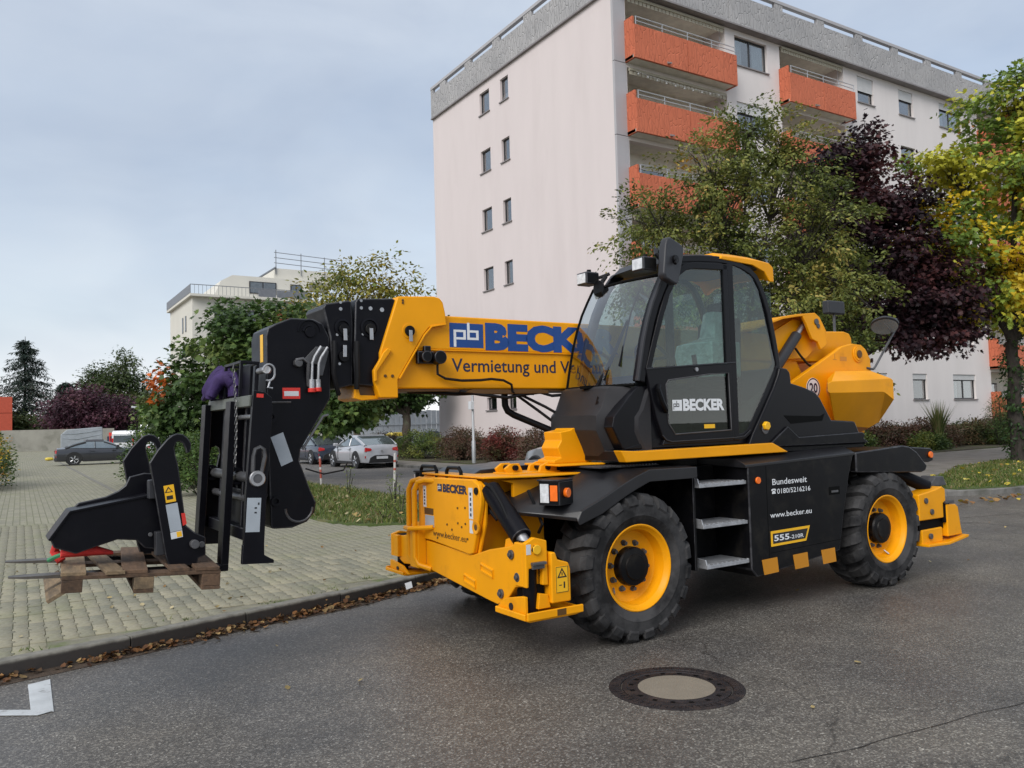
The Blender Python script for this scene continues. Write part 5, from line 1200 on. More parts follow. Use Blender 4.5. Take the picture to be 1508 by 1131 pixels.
# ------------------------------------------------ rear stabiliser
rs_ = P('rear_stabiliser', MB().box(-4.34, -3.98, -1.1, 1.12, .46, .80), Y_, bevel=.01)
for sg in (1, -1):
    f = P('stabiliser_foot', MB().prism([(-3.90, .60), (-3.90, .87), (-4.06, .885), (-4.22, .905), (-4.34, .93), (-4.40, .90), (-4.40, .60)], sg * 1.02, sg * 1.22).prism([(-4.38, .40), (-4.38, .74), (-4.55, .73), (-4.60, .70), (-4.64, .48), (-4.66, .40)], sg * 1.05, sg * 1.24).prism([(-3.95, .35), (-3.95, .50), (-4.33, .505), (-4.33, .35)], sg * 1.02, sg * 1.21), Y_, rs_, bevel=.012)
    P('slot', MB().box(-4.38, -3.93, sg * 1.04, sg * 1.19, .49, .61), 'seal', f, bevel=0); P('slot', MB().box(-4.45, -4.34, sg * 1.2, sg * 1.226, .55, .76), 'seal', f, bevel=0)
    P('pad', MB().prism([(-3.94, .335), (-4.33, .325), (-4.70, .37), (-4.72, .395), (-4.68, .40), (-4.33, .352), (-3.94, .36)], sg * 1.0, sg * 1.28), Y_, f, bevel=.006)
    P('ram_stop', MB().box(-4.52, -4.36, sg * 1.15, sg * 1.245, .745, .775), 'steel_dark', f, bevel=.004)
    m_ = MB()
    for u, z in ((-4.02, .80), (-4.12, .68), (-4.08, .43)): m_.cyl((u, sg * 1.215, z), (u, sg * 1.235, z), .03, n=16)
    P('pins', m_, 'steel_dark', f, bevel=.003)
    P('cylinder', MB().cyl((-3.85, sg * .80, 1.16), (-4.28, sg * 1.10, .92), .07, n=24), BK, rs_, bevel=.006)
    P('rear_lamp', MB().prism([(-4.27, .92), (-4.42, 1.03), (-4.56, 1.02), (-4.62, .92)], sg * .95, sg * 1.12), 'steel_dark', rs_, bevel=.01)
# ------------------------------------------------ turret base and decks
P('slew_ring', MB().lathe([(.0, 1.22), (.68, 1.22), (.68, 1.40), (.0, 1.40)], (-1.6, 0, 0), 'z', 56), K_, bevel=0)
P('turret_base', MB().prism([(-.06, .25), (-.06, 1.03), (-3.25, 1.06), (-3.35, .7), (-3.35, -.95), (-1.5, -.95), (-1.1, -.3)], 1.385, 1.47, 'z'), K_)
P('turret_skirt', pr([(-.005, 1.475), (-.20, 1.462), (-1.80, 1.475), (-2.01, 1.385), (-.06, 1.380)], 1.03, 1.125), Y_, bevel=.008)
P('front_bracket', MB().prism([(.26, 1.37), (.26, 1.40), (.19, 1.42), (.22, 1.50), (.18, 1.56), (.19, 1.63), (.08, 1.645), (.06, 1.66), (-.12, 1.66), (-.14, 1.37)], .36, .60), Y_, bevel=.01)
P('front_bracket_foot', MB().prism([(.30, .22), (.30, .72), (-.1, .82), (-.1, .22)], 1.355, 1.372, 'z'), Y_)
m_ = MB()
m_.prism([(.62, 1.305), (.64, 1.345), (.58, 1.385), (.50, 1.385), (.46, 1.305)], .28, .31).prism([(.62, 1.305), (.64, 1.345), (.58, 1.385), (.50, 1.385), (.46, 1.305)], .42, .45).prism([(.36, 1.305), (.34, 1.36), (.26, 1.39), (.18, 1.37), (.18, 1.305)], .34, .37).prism([(.36, 1.305), (.34, 1.36), (.26, 1.39), (.18, 1.37), (.18, 1.305)], .50, .53).box(.16, .64, .26, .56, 1.303, 1.314)
P('latch_bracket', m_, Y_)
P('latch_pin', MB().cyl((.55, .25, 1.35), (.55, .48, 1.35), .022, n=14), BK, bevel=0)
P('latch_pin', MB().cyl((.28, .32, 1.345), (.28, .55, 1.345), .022, n=14), BK, bevel=0)
P('boom_rest_pipe', MB().tube([(.33, -.02, 2.02), (.33, -.01, 1.87), (.31, .0, 1.82), (.26, .02, 1.785), (-.05, .18, 1.63), (-.12, .24, 1.58)], .030, 12), K_, bevel=0)
P('boom_hose', MB().tube([(.28, .05, 1.98), (.1, .16, 1.82), (-.03, .24, 1.70), (-.08, .3, 1.66)], .014, 6).tube([(.27, .08, 1.98), (.05, .2, 1.85), (-.12, .28, 1.74), (-.2, .3, 1.70)], .014, 6), 'hose_black', bevel=0)
# ------------------------------------------------ cab
cab = P('cab', MB().prism([(-.10, 1.475), (-2.05, 1.475), (-2.05, 1.56), (-.5, 1.56), (-.2, 1.50)], .24, 1.02), 'cab_frame', bevel=.008)
def cp(name, mb, mat='cab_frame', bevel=.008, par=None, **kw): return P(name, mb, mat, par or cab, bevel, **kw)
V0, V1 = .24, 1.05
A_out = [(-.27, 2.03), (-.31, 2.20), (-.35, 2.37), (-.40, 2.53), (-.46, 2.68), (-.53, 2.81), (-.60, 2.93), (-.70, 3.05), (-.80, 3.10)]
def strip(path, w, v0, v1, side=1):
    """flat bar following a path in the x-z plane, w wide to one side"""
    n = len(path); o = []
    for i in range(n):
        a = Vector(path[max(i - 1, 0)]); b = Vector(path[min(i + 1, n - 1)]); d = (b - a).normalized(); nr = Vector((-d.y, d.x)) * side * (w[i] if isinstance(w, list) else w); o.append((path[i][0] + nr.x, path[i][1] + nr.y))
    return MB().loft([[(p[0], v0, p[1]), (q[0], v0, q[1]), (q[0], v1, q[1]), (p[0], v1, p[1])] for p, q in zip(path, o)])
roofl = [(-.70, 3.05), (-.80, 3.10), (-1.0, 3.125), (-1.25, 3.14), (-1.42, 3.135), (-1.56, 3.11), (-1.69, 3.065), (-1.77, 3.01), (-1.83, 2.93), (-1.89, 2.81), (-1.94, 2.68), (-2.00, 2.42), (-2.035, 2.23), (-2.04, 2.16), (-1.99, 2.09), (-1.89, 1.95), (-1.73, 1.73), (-1.60, 1.56), (-1.53, 1.52), (-1.44, 1.505)]
for v0, v1 in ((1.0, V1), (V0, .29)):
    cp('front_pillar', strip(A_out, .085, v0 - (.02 if v0 > .5 else 0), v1, 1), bevel=.012)
    cp('side_frame', strip(roofl, .06, v0, v1, 1), bevel=.010)
    cp('centre_pillar', MB().prism([(-1.37, 1.51), (-1.45, 1.51), (-1.45, 3.09), (-1.37, 3.09)], v0, v1), bevel=.01)
    cp('sill_bar', MB().prism([(-.52, 1.50), (-1.37, 1.505), (-1.37, 1.565), (-.56, 1.56)], v0, v1))
P('pillar_trim', strip([(x + .004, z) for x, z in A_out], .022, 1.02, 1.056, 1), 'mirror_back', cab, bevel=.004)
# door
door = cp('door', MB().ring([(-.36, 2.125), (-.40, 1.95), (-.46, 1.72), (-.52, 1.57), (-.56, 1.53), (-.62, 1.515), (-1.37, 1.525), (-1.37, 2.19)], [(-.575, 2.0), (-.60, 2.035), (-1.08, 2.09), (-1.325, 2.105), (-1.335, 1.605), (-.66, 1.585), (-.585, 1.68)], 1.022, 1.058), bevel=.006)
P('door_frame', strip([(-.36, 2.125), (-.435, 2.34), (-.52, 2.57), (-.61, 2.78), (-.72, 2.95), (-.84, 3.03), (-.95, 3.055), (-1.37, 3.075)], .055, 1.02, 1.058, 1), 'cab_frame', door, bevel=.006)
P('door_frame', MB().prism([(-1.31, 2.19), (-1.368, 2.19), (-1.368, 3.07), (-1.31, 3.07)], 1.02, 1.058), 'cab_frame', door, bevel=.006)
P('belt_trim', MB().prism([(-.365, 2.122), (-1.43, 2.195), (-1.43, 2.206), (-.362, 2.134)], 1.05, 1.064), 'mirror_back', door, bevel=.002)
P('lower_trim', strip([(-.52, 1.585), (-.56, 1.545), (-.62, 1.53), (-1.39, 1.54), (-1.5, 1.55), (-1.58, 1.60)], .008, 1.055, 1.0625, 1), 'mirror_back', door, bevel=.002)
P('window_glass', MB().prism([(-.42, 2.14), (-.50, 2.36), (-.58, 2.56), (-.67, 2.75), (-.78, 2.92), (-.90, 3.0), (-1.31, 3.02), (-1.31, 2.20)], 1.036, 1.041), 'cab_glass', door, bevel=0)
P('lower_glass', MB().prism([(-.575, 2.0), (-.60, 2.035), (-1.08, 2.09), (-1.325, 2.105), (-1.335, 1.605), (-.66, 1.585), (-.585, 1.68)], 1.036, 1.041), 'cab_glass_dark', door, bevel=0)
P('lower_glass_trim', MB().tube([(x, 1.060, z) for x, z in ((-.575, 2.0), (-.60, 2.035), (-1.08, 2.09), (-1.325, 2.105), (-1.335, 1.605), (-.66, 1.585), (-.585, 1.68))], .006, 5, closed=True), 'steel_dark', door, bevel=0)
P('door_handle', MB().tube([(-.49, 1.06, 1.99), (-.46, 1.085, 1.96), (-.49, 1.095, 1.86), (-.54, 1.085, 1.79), (-.56, 1.06, 1.78)], .022, 8), K_, door, bevel=0)
P('door_lock', MB().cyl((-.93, 1.058, 2.13), (-.93, 1.07, 2.13), .018, n=12), 'bare_metal', door, bevel=0)
text('BECKER', 'lettering', 'text_white', door, (-.775, 1.0425, 1.785), LX, LZ, .088, .50, .05)
lg2 = P('logo', MB().box(-.655, -.765, 1.0415, 1.0425, 1.78, 1.872), 'text_white', door, bevel=0)
m_ = MB(); pb_logo(m_, (-.655, 1.0432, 1.785), (-1, 0), .085); P('logo_letters', m_, 'text_black', lg2, bevel=0, recalc=False)
P('door_label', MB().box(-1.02, -1.15, 1.0415, 1.0425, 1.625, 1.66), 'sticker_yellow', door, bevel=0)
for v in (1.038, .262):
    cp('quarter_glass', MB().prism([(-1.45, 1.56), (-1.45, 3.08), (-1.56, 3.05), (-1.70, 2.99), (-1.78, 2.87), (-1.85, 2.65), (-1.97, 2.2), (-1.94, 2.12), (-1.84, 1.98), (-1.68, 1.75), (-1.56, 1.58)], v, v + .004), 'cab_glass_dark' if v > .5 else 'cab_glass', 0)
cp('far_side_glass', MB().prism([(-.36, 2.1), (-.50, 2.56), (-.67, 2.87), (-.82, 3.0), (-1.37, 3.05), (-1.37, 1.58), (-.45, 1.58)], .262, .266), 'cab_glass', 0)
# windscreen: bowed sheet between the two front pillars
secs = []
for i in range(9):
    f = i / 8; v = V0 + .005 + (1.0 - V0 - .005) * f; bow = .055 * math.sin(math.pi * f); sh = .12 * (1 - f)
    secs.append([(x + bow + sh - .012, v, z - .03 * (1 - f) * (z - 2.0)) for x, z in [(-.27, 2.0)] + A_out[1:7]])
m_ = MB().loft(secs, close=False); cp('windscreen', m_, 'screen_glass', 0, recalc=True)
cp('windscreen_seal', MB().tube([(x, v, z) for s_ in [secs] for (x, v, z) in s_[0]], .012, 6).tube([q[-1] for q in secs], .014, 6).tube([q[0] for q in secs], .014, 6), 'seal', 0)
cp('rear_glass', MB().prism([(.30, 1.62), (1.0, 1.62), (1.0, 2.95), (.30, 2.95)], -2.0, -1.995, 'x').xf(Matrix.Identity(4)), 'cab_glass', 0)
# wipers
cp('wiper', MB().tube([(-.17, .66, 2.0), (-.235, .70, 2.14), (-.30, .74, 2.30), (-.40, .80, 2.55)], .014, 6, rs=[.022, .017, .012, .010]).tube([(-.19, .72, 2.05), (-.28, .78, 2.28), (-.40, .815, 2.56)], .007, 5).tube([(-.245, .86, 2.16), (-.315, .85, 2.36), (-.42, .83, 2.62), (-.545, .835, 2.86)], .008, 5), K_, 0)
# roof
rows = []
for v, dz in ((V0 + .005, -.05), (.34, -.005), (.64, .012), (.95, -.005), (V1 - .005, -.045)):
    pf = [(-.66, 3.04), (-.74, 3.115), (-1.0, 3.155), (-1.3, 3.175), (-1.33, 3.11), (-.80, 3.06)]
    rows.append([(x, v, z + dz) for x, z in pf])
roof = cp('roof', MB().loft(rows), 'cab_frame', .01)
rows = []
for v, dz in ((V0 + .005, -.05), (.34, -.0), (.64, .014), (.95, -.0), (V1 + .01, -.045)):
    rows.append([(x, v, z + dz) for x, z in [(-1.27, 3.155), (-1.30, 3.19), (-1.5, 3.195), (-1.76, 3.19), (-1.93, 3.175), (-1.985, 3.14), (-1.99, 3.0), (-1.93, 3.0), (-1.86, 3.085), (-1.70, 3.135)]])
P('roof_visor', MB().loft(rows), Y_, roof, bevel=.012)
for (u, v, z, ry) in ((-.37, 1.04, 2.985, 0), (-.43, .22, 3.005, 0)):
    wl = cp('work_lamp', MB().box(u - .10, u + .05, v - .075, v + .075, z - .055, z + .06), K_, .014)
    P('lens', MB().box(u + .05, u + .054, v - .06, v + .06, z - .042, z + .045), 'lamp_lens', wl, bevel=.004)
    P('bracket', MB().tube([(u - .05, v, z), (u - .13, v - .03 if v > .5 else v + .05, z + .02), (u - .2, v - .08 if v > .5 else v + .1, z + .05)], .016, 6).cyl((u - .04, v, z + .06), (u - .04, v, z + .09), .02, n=10), K_, wl, bevel=0)
cp('inner_mirror', MB().cyl((-.46, .36, 2.90), (-.47, .36, 2.90), .075, n=20).tube([(-.47, .36, 2.9), (-.53, .33, 2.97), (-.6, .3, 3.03)], .02, 6), K_, 0)
# big side mirror in front of the pillar
Mm = Matrix.Translation((-.57, 1.17, 3.0)) @ Matrix.Rotation(R(12), 4, 'Z') @ Matrix.Rotation(R(-14), 4, 'Y')
mir = cp('side_mirror', MB().prism([(-.105, -.15), (-.075, -.175), (.075, -.175), (.11, -.145), (.13, .10), (.115, .17), (.08, .19), (-.09, .19), (-.125, .165), (-.13, .10)], -.045, .03).xf(Mm), 'mirror_back', .02, seg=3)
P('mirror_joint', MB().cyl(Mm @ Vector((0, .03, .02)), Mm @ Vector((0, .055, .02)), .035, n=14).cyl(Mm @ Vector((0, .05, .02)), Mm @ Vector((.02, .06, -.03)), .014, n=8), K_, mir, bevel=.003)
P('mirror_arm', MB().tube([(-.62, 1.02, 3.05), (-.52, 1.05, 3.12), (-.48, 1.10, 3.07), (-.52, 1.14, 3.0)], .02, 8), K_, mir, bevel=0)
# nose cover
rows = []
for v, du, dz in ((.22, -.03, .0), (.30, .0, .0), (.78, .0, .0), (.86, -.02, -.005), (1.0, -.26, -.02), (1.03, -.32, -.03)):
    rows.append([(max(u + (du if u > -.3 else 0), -.42), v, z + dz) for u, z in [(-.42, 1.99), (-.13, 2.0), (-.09, 1.98), (-.02, 1.82), (.035, 1.76), (.04, 1.64), (-.03, 1.50), (-.07, 1.40), (-.42, 1.40)]])
nose = cp('nose_cover', MB().loft(rows), 'cover_plastic', .014, smooth=25)
P('nose_notch', MB().box(-.20, -.06, .56, .66, 1.985, 2.01), 'seal', nose, bevel=0)
text('JCB', 'emblem', 'machine_black', nose, (-.040, .50, 1.845), VX, (-.42, 0, 1), .075, .32, .03, depth=.006)
P('nose_side', MB().prism([(-.30, 1.99), (-.62, 1.98), (-.62, 1.48), (-.12, 1.48), (-.02, 1.66), (-.04, 1.74)], .90, 1.015), 'cab_frame', nose, bevel=.01)
P('handrail', MB().tube([(-.12, .26, 1.74), (-.08, .24, 1.72), (-.10, .24, 1.66)], .012, 6), 'bare_metal', nose, bevel=0)
# inside
cp('dash_console', MB().prism([(-.36, 1.56), (-.34, 2.02), (-.50, 2.10), (-.66, 2.04), (-.60, 1.56)], .34, .94), 'seat_black', .02)
cp('steering_wheel', MB().tube([(-.83 + .19 * math.cos(t) * .55, .64 + .19 * math.sin(t), 2.25 + .19 * math.cos(t) * .75) for t in [k * math.pi / 12 for k in range(24)]], .016, 8, closed=True).tube([(-.66, .64, 2.05), (-.82, .64, 2.24)], .03, 8).tube([(-.83, .46, 2.25), (-.83, .82, 2.25)], .014, 6), 'seat_black', 0)
seat = cp('driver_seat', MB().prism([(-1.05, 1.82), (-1.05, 1.98), (-1.52, 1.96), (-1.62, 2.62), (-1.74, 2.64), (-1.70, 1.82)], .42, .88).prism([(-1.60, 2.62), (-1.62, 2.80), (-1.70, 2.80), (-1.71, 2.62)], .54, .76).box(-1.6, -1.1, .5, .8, 1.56, 1.82), 'seat_black', .035, seg=3)
P('seat_cover', MB().loft([[(-1.30 + .02 * math.sin(z_ * 31), .44 - .0, z_), (-1.28, .56, z_), (-1.27 + .015 * math.sin(z_ * 43), .74, z_), (-1.31, .895, z_), (-1.68, .895, z_), (-1.70, .44, z_)] if z_ < 2.45 else [(-1.50 - (z_ - 2.45) * .3, .55, z_), (-1.47 - (z_ - 2.45) * .3, .60, z_), (-1.47, .68, z_), (-1.50, .76, z_), (-1.74, .76, z_), (-1.75, .55, z_)] for z_ in (2.08, 2.18, 2.30, 2.40, 2.46, 2.53, 2.60, 2.68, 2.70)]), 'plastic_film', seat, bevel=.012, smooth=60)
cp('control_lever', MB().tube([(-1.1, .92, 2.0), (-1.06, .92, 2.18)], .012, 6).cyl((-1.07, .92, 2.14), (-1.05, .92, 2.27), .022, n=10).tube([(-1.1, .36, 2.0), (-1.06, .36, 2.2)], .012, 6).cyl((-1.07, .36, 2.16), (-1.05, .36, 2.28), .022, n=10), 'seat_black', 0)
cp('armrest', MB().box(-1.62, -1.0, .86, .97, 1.98, 2.05).box(-1.62, -1.0, .31, .40, 1.98, 2.05), 'seat_black', .02)
cp('rear_bulkhead', MB().prism([(.26, 1.56), (1.02, 1.56), (1.02, 1.86), (.26, 1.86)], -1.95, -1.80, 'x').prism([(-1.55, 1.56), (-1.62, 1.80), (-1.9, 1.95), (-1.93, 1.56)], .9, 1.0), 'cab_inside', .01)
cp('headliner', MB().box(-1.9, -.85, .27, 1.02, 3.075, 3.095), 'cab_inside', 0)
cp('air_vent', MB().cyl((-1.12, .60, 3.05), (-1.12, .60, 3.075), .07, n=18), K_, 0)
# ------------------------------------------------ rear superstructure
eng = P('engine_cover', MB().prism([(-1.98, 2.10), (-2.0, 2.165), (-2.10, 2.155), (-2.145, 2.12), (-2.155, 2.02), (-2.35, 1.98), (-2.50, 1.935), (-2.57, 1.88), (-2.73, 1.665), (-3.10, 1.645), (-3.20, 1.475), (-3.30, 1.415), (-1.52, 1.43), (-1.60, 1.56), (-1.74, 1.75), (-1.90, 1.97)], .40, 1.075), 'cab_frame', bevel=.018)
P('cover_ledge', MB().prism([(-2.02, 1.60), (-2.05, 1.62), (-2.20, 1.515), (-3.18, 1.535), (-3.22, 1.51), (-3.20, 1.475), (-3.28, 1.43), (-1.75, 1.44)], 1.07, 1.098), 'machine_black', eng, bevel=.008)
P('cover_recess', MB().prism([(-2.02, 1.72), (-2.55, 1.705), (-2.62, 1.73), (-2.58, 1.66), (-2.12, 1.64)], 1.074, 1.078), 'seal', eng, bevel=0)
P('fuel_cap', MB().prism([(-1.73, 1.60), (-1.77, 1.59), (-1.80, 1.62), (-1.79, 1.66), (-1.75, 1.67), (-1.72, 1.64)], 1.07, 1.11), 'sticker_yellow', eng, bevel=.008)
P('fuel_cap_seat', MB().cyl((-1.76, 1.07, 1.60), (-1.76, 1.082, 1.60), .045, n=20), 'steel_dark', eng, bevel=.003)
for v0, v1 in ((.30, .36), (-.36, -.30)):
    tw = P('tower_plate', MB().prism([(-3.02, 1.45), (-3.05, 2.06), (-3.98, 2.485), (-4.18, 2.525), (-4.34, 2.515), (-4.42, 2.47), (-4.50, 2.36), (-4.51, 2.24), (-4.35, 1.62), (-4.2, 1.45)], v0, v1), Y_, bevel=.01)
    vo = v1 if v0 > 0 else v0; sg = 1 if v0 > 0 else -1
    P('pivot_boss', MB().cyl((-4.26, vo, 2.405), (-4.26, vo + sg * .012, 2.405), .095, n=32).cyl((-4.26, vo + sg * .012, 2.405), (-4.26, vo + sg * .02, 2.405), .075, n=32), Y_, tw, bevel=.004); P('pivot_pin', MB().cyl((-4.26, vo + sg * .018, 2.405), (-4.26, vo + sg * .032, 2.405), .045, n=24), 'text_brown', tw, bevel=.003)
    if sg > 0:
        P('speed_disc', MB().cyl((-3.43, .36, 2.01), (-3.43, .364, 2.01), .115, n=40), 'text_white', tw, bevel=0)
        P('speed_disc_rim', MB().lathe([(.112, .364), (.105, .366), (.098, .364)], (-3.43, 0, 2.01), 'y', 40), 'text_black', tw, bevel=0)
        text('20', 'lettering', 'text_navy', tw, (-3.362, .3655, 1.965), LX, LZ, .10, .135, .02)
        P('caution_mark', MB().box(-3.83, -3.84, .36, .3615, 2.33, 2.40).box(-3.80, -3.87, .36, .3615, 2.33, 2.338).box(-3.93, -4.05, .36, .3615, 2.32, 2.37), 'reflector_orange', tw, bevel=0)
P('tower_floor', MB().box(-4.2, -3.0, -.299, .299, 1.46, 1.56), Y_); P('tower_back', MB().prism([(-.299, 1.5), (.299, 1.5), (.299, 2.2), (-.299, 2.2)], -4.42, -4.36, 'x'), Y_)
# counterweight: chamfered block on the left flank
cwp = [(-3.20, 2.06), (-3.14, 2.05), (-3.13, 1.98), (-3.20, 1.72), (-3.45, 1.62), (-4.12, 1.60), (-4.22, 1.68), (-4.27, 1.88), (-4.26, 2.05)]
rows = [[(-3.84, .37, 2.20), (-3.72, .37, 2.13), (-3.68, .37, 2.0), (-3.82, .37, 1.56), (-4.2, .37, 1.50), (-4.40, .37, 1.58), (-4.50, .37, 1.88), (-4.47, .37, 2.12), (-4.38, .37, 2.22)],
        [(-3.56, .55, 2.185), (-3.42, .55, 2.10), (-3.39, .55, 1.98), (-3.52, .55, 1.60), (-4.12, .55, 1.56), (-4.32, .55, 1.62), (-4.43, .55, 1.87), (-4.42, .55, 2.11), (-4.20, .55, 2.20)],
        [(-3.17, .78, 2.06), (-3.10, .78, 2.04), (-3.10, .78, 1.955), (-3.13, .78, 1.94), (-4.06, .78, 1.955), (-4.10, .78, 1.945), (-4.26, .78, 1.86), (-4.26, .78, 2.08), (-4.22, .78, 2.10)]]
P('counterweight', MB().loft(rows), Y_, bevel=.012, smooth=15)
for sgn in (1,):
    P('mirror_stay', MB().tube([(-4.42, .36, 2.25), (-4.52, .38, 2.235), (-4.56, .385, 2.27), (-4.98, .42, 2.76), (-5.0, .42, 2.80), (-4.97, .42, 2.835), (-4.72, .42, 2.84)], .013, 8), 'steel_dark', bevel=0)
Mq = Matrix.Translation((-4.72, .42, 2.74)) @ Vector((-.34, -.22, .91)).to_track_quat('Z', 'X').to_matrix().to_4x4()
rm = P('rear_mirror', MB().lathe([(.0, -.01), (.13, -.01), (.155, .01), (.15, .03), (.10, .07), (.0, .085)], (0, 0, 0), 'z', 32).xf(Mq @ Matrix.Scale(1.25, 4, (1, 0, 0))), 'mirror_back', bevel=0)
P('mirror_face', MB().lathe([(.0, -.014), (.12, -.014), (.145, -.008)], (0, 0, 0), 'z', 32).xf(Mq @ Matrix.Scale(1.25, 4, (1, 0, 0))), 'mirror_glass', rm, bevel=0)
P('rear_camera_box', MB().box(-5.12, -4.78, -.46, -.36, 3.0, 3.17), 'mirror_back', bevel=.02); P('camera_stay', MB().tube([(-4.95, -.41, 3.05), (-4.95, -.41, 2.7), (-4.6, -.38, 2.4)], .018, 6), 'steel_dark', bevel=0)
# ------------------------------------------------ boom
BV = .20
boom = P('boom', MB().prism([(1.46, 2.005), (1.46, 2.325), (-3.4, 2.325), (-3.6, 2.005)], -BV + .012, BV - .012).prism([(1.42, 2.318), (1.42, 2.60), (-3.1, 2.605), (-3.55, 2.66), (-4.26, 2.685), (-4.36, 2.665), (-4.40, 2.61), (-4.40, 2.40), (-3.8, 2.318)], -BV, BV), Y_, bevel=.016, seg=3)
P('weld_seam', MB().prism([(1.40, 2.312), (-3.3, 2.312), (-3.3, 2.322), (1.40, 2.322)], -BV - .004, BV + .004), Y_, boom, bevel=.003)
P('boom_foot_rail', MB().box(1.44, -3.2, -.16, .17, 1.985, 2.006), 'text_brown', boom, bevel=.004)
T2 = lambda s, org, size, width, mat, o_: text(s, 'lettering', mat, boom, org, LX, LZ, size, width, o_)
lb = P('logo', MB().box(.985, .665, BV, BV + .002, 2.345, 2.545), 'text_blue', boom, bevel=0)
m_ = MB(); pb_logo(m_, (.985, BV + .003, 2.335), (-1, 0), .235); m_.v = [(.985 - (.985 - x) * 1.3 + .0, y, z) for x, y, z in m_.v]; P('logo_letters', m_, 'text_white', lb, bevel=0, recalc=False)
T2('BECKER', (.645, BV, 2.347), .195, 1.45, 'text_blue', .065)
T2('Vermietung und Verkauf', (.965, BV - .012, 2.148), .105, 1.62, 'text_navy', .012)
# lift hood and cylinder
P('lift_hood', strip([(-2.45, 2.62), (-2.97, 2.775), (-3.22, 2.815), (-3.52, 2.845), (-3.60, 2.80), (-3.70, 2.66), (-3.72, 2.55)], .028, -.28, .36, 1), Y_, boom, bevel=.006)
P('lift_hood_side', MB().prism([(-3.30, 2.80), (-3.52, 2.835), (-3.59, 2.79), (-3.70, 2.65), (-3.71, 2.50), (-3.60, 2.44), (-3.55, 2.52), (-3.46, 2.55), (-3.41, 2.63), (-3.36, 2.72)], .325, .36), Y_, boom, bevel=.008)
P('lift_hood_inner', MB().prism([(-2.9, 2.60), (-3.3, 2.78), (-3.62, 2.74), (-3.70, 2.5), (-3.5, 2.35), (-3.1, 2.33)], BV + .001, .24), Y_, boom, bevel=.006)
P('hood_pin', MB().cyl((-3.53, .36, 2.745), (-3.53, .375, 2.745), .035, n=20).cyl((-3.56, .36, 2.70), (-3.56, .372, 2.70), .026, n=16), 'steel_dark', boom, bevel=.003)
P('lift_cylinder', MB().cyl((-2.90, .275, 2.20), (-3.30, .275, 2.60), .058, n=24), 'mirror_back', boom, bevel=.006)
P('lift_rod', MB().cyl((-3.30, .275, 2.60), (-3.46, .275, 2.755), .030, n=16), 'bare_metal', boom, bevel=0)
P('lift_hose', MB().tube([(-3.25, .29, 2.45), (-3.32, .30, 2.37), (-3.45, .29, 2.28), (-3.56, .27, 2.25)], .013, 6), 'hose_black', boom, bevel=0)
P('hose_tray', MB().prism([(.86, 1.975), (.78, 2.0), (.10, 2.0), (.02, 1.985), (.02, 1.965), (.7, 1.96)], .10, .22), 'text_brown', boom, bevel=.004)
P('boom_hose', MB().tube([(1.20, .23, 2.25), (1.12, .235, 2.20), (1.12, .235, 2.12), (1.05, .235, 2.085), (.9, .235, 2.07), (.72, .232, 2.075), (.62, .24, 2.085), (.5, .24, 2.075), (.42, .24, 2.04), (.40, .22, 1.98), (.35, .2, 1.96)], .011, 6).tube([(.9, .2, 1.985), (.7, .21, 1.955), (.45, .21, 1.93), (.3, .2, 1.955), (.1, .2, 1.975), (-.02, .21, 1.945), (-.18, .21, 1.955), (-.30, .22, 1.975), (-.6, .22, 1.965)], .014, 6).tube([(1.3, .05, 1.99), (.9, .12, 1.965), (.6, .16, 1.975), (.1, .1, 1.97)], .016, 6), 'hose_black', boom, bevel=0)
P('hose_reel', MB().box(1.13, 1.30, .205, .25, 2.20, 2.30).cyl((1.24, .22, 2.255), (1.24, .30, 2.255), .045, n=18).cyl((1.13, .22, 2.25), (1.13, .32, 2.25), .055, n=20).box(1.18, 1.24, .21, .25, 2.295, 2.345), K_, boom, bevel=.008)
col = P('boom_collar', MB().prism([(1.46, 2.725), (1.14, 2.745), (1.09, 2.735), (1.06, 2.70), (1.04, 2.61), (1.03, 2.525), (1.19, 2.49), (1.25, 2.42), (1.47, 2.07), (1.47, 1.93), (1.625, 1.93), (1.67, 2.06), (1.675, 2.14), (1.615, 2.23), (1.615, 2.285)], -.245, .245), Y_, boom, bevel=.012)
P('collar_frame', MB().tube([(1.04, .245, 2.525), (1.17, .247, 2.50), (1.235, .247, 2.43), (1.46, .247, 2.08)], .007, 5), Y_, boom, bevel=0)
P('collar_rib', MB().prism([(1.53, 2.30), (1.565, 2.315), (1.60, 2.28), (1.68, 2.14), (1.68, 2.05), (1.655, 2.06), (1.655, 2.13)], .245, .27), Y_, boom, bevel=.008)
m_ = MB().cyl((1.37, .245, 2.455), (1.37, .25, 2.455), .06, n=24)
P('pad_boss', m_, Y_, boom, bevel=.003)
def pin_latch(u, v, z, up=1, par=None):
    b = P('retaining_pin', MB().cyl((u, v, z), (u, v + .02, z), .042, n=20), K_, par, bevel=.004); P('latch_plate', MB().prism([(u - .016, z + .005 * up), (u + .014, z + .005 * up), (u + .012, z - .085 * up), (u - .018, z - .085 * up)], v + .02, v + .027), 'bare_metal', b, bevel=.003)
pin_latch(1.37, .25, 2.455, 1, boom)
P('collar_screws', MB().cyl((1.42, .245, 2.675), (1.42, .252, 2.675), .01, n=8).cyl((1.42, .245, 2.695), (1.42, .252, 2.695), .01, n=8).cyl((1.58, .245, 2.10), (1.58, .252, 2.10), .013, n=8).cyl((1.52, .245, 2.10), (1.52, .252, 2.10), .013, n=8), 'text_brown', boom, bevel=.002)
s2 = P('inner_section', MB().prism([(1.80, 2.66), (1.785, 2.69), (1.49, 2.712), (1.465, 2.70), (1.61, 2.27), (1.605, 2.23), (1.662, 2.14), (1.662, 2.02), (1.81, 2.03), (1.82, 2.22)], -.215, .215)  , BK, boom, bevel=.012)
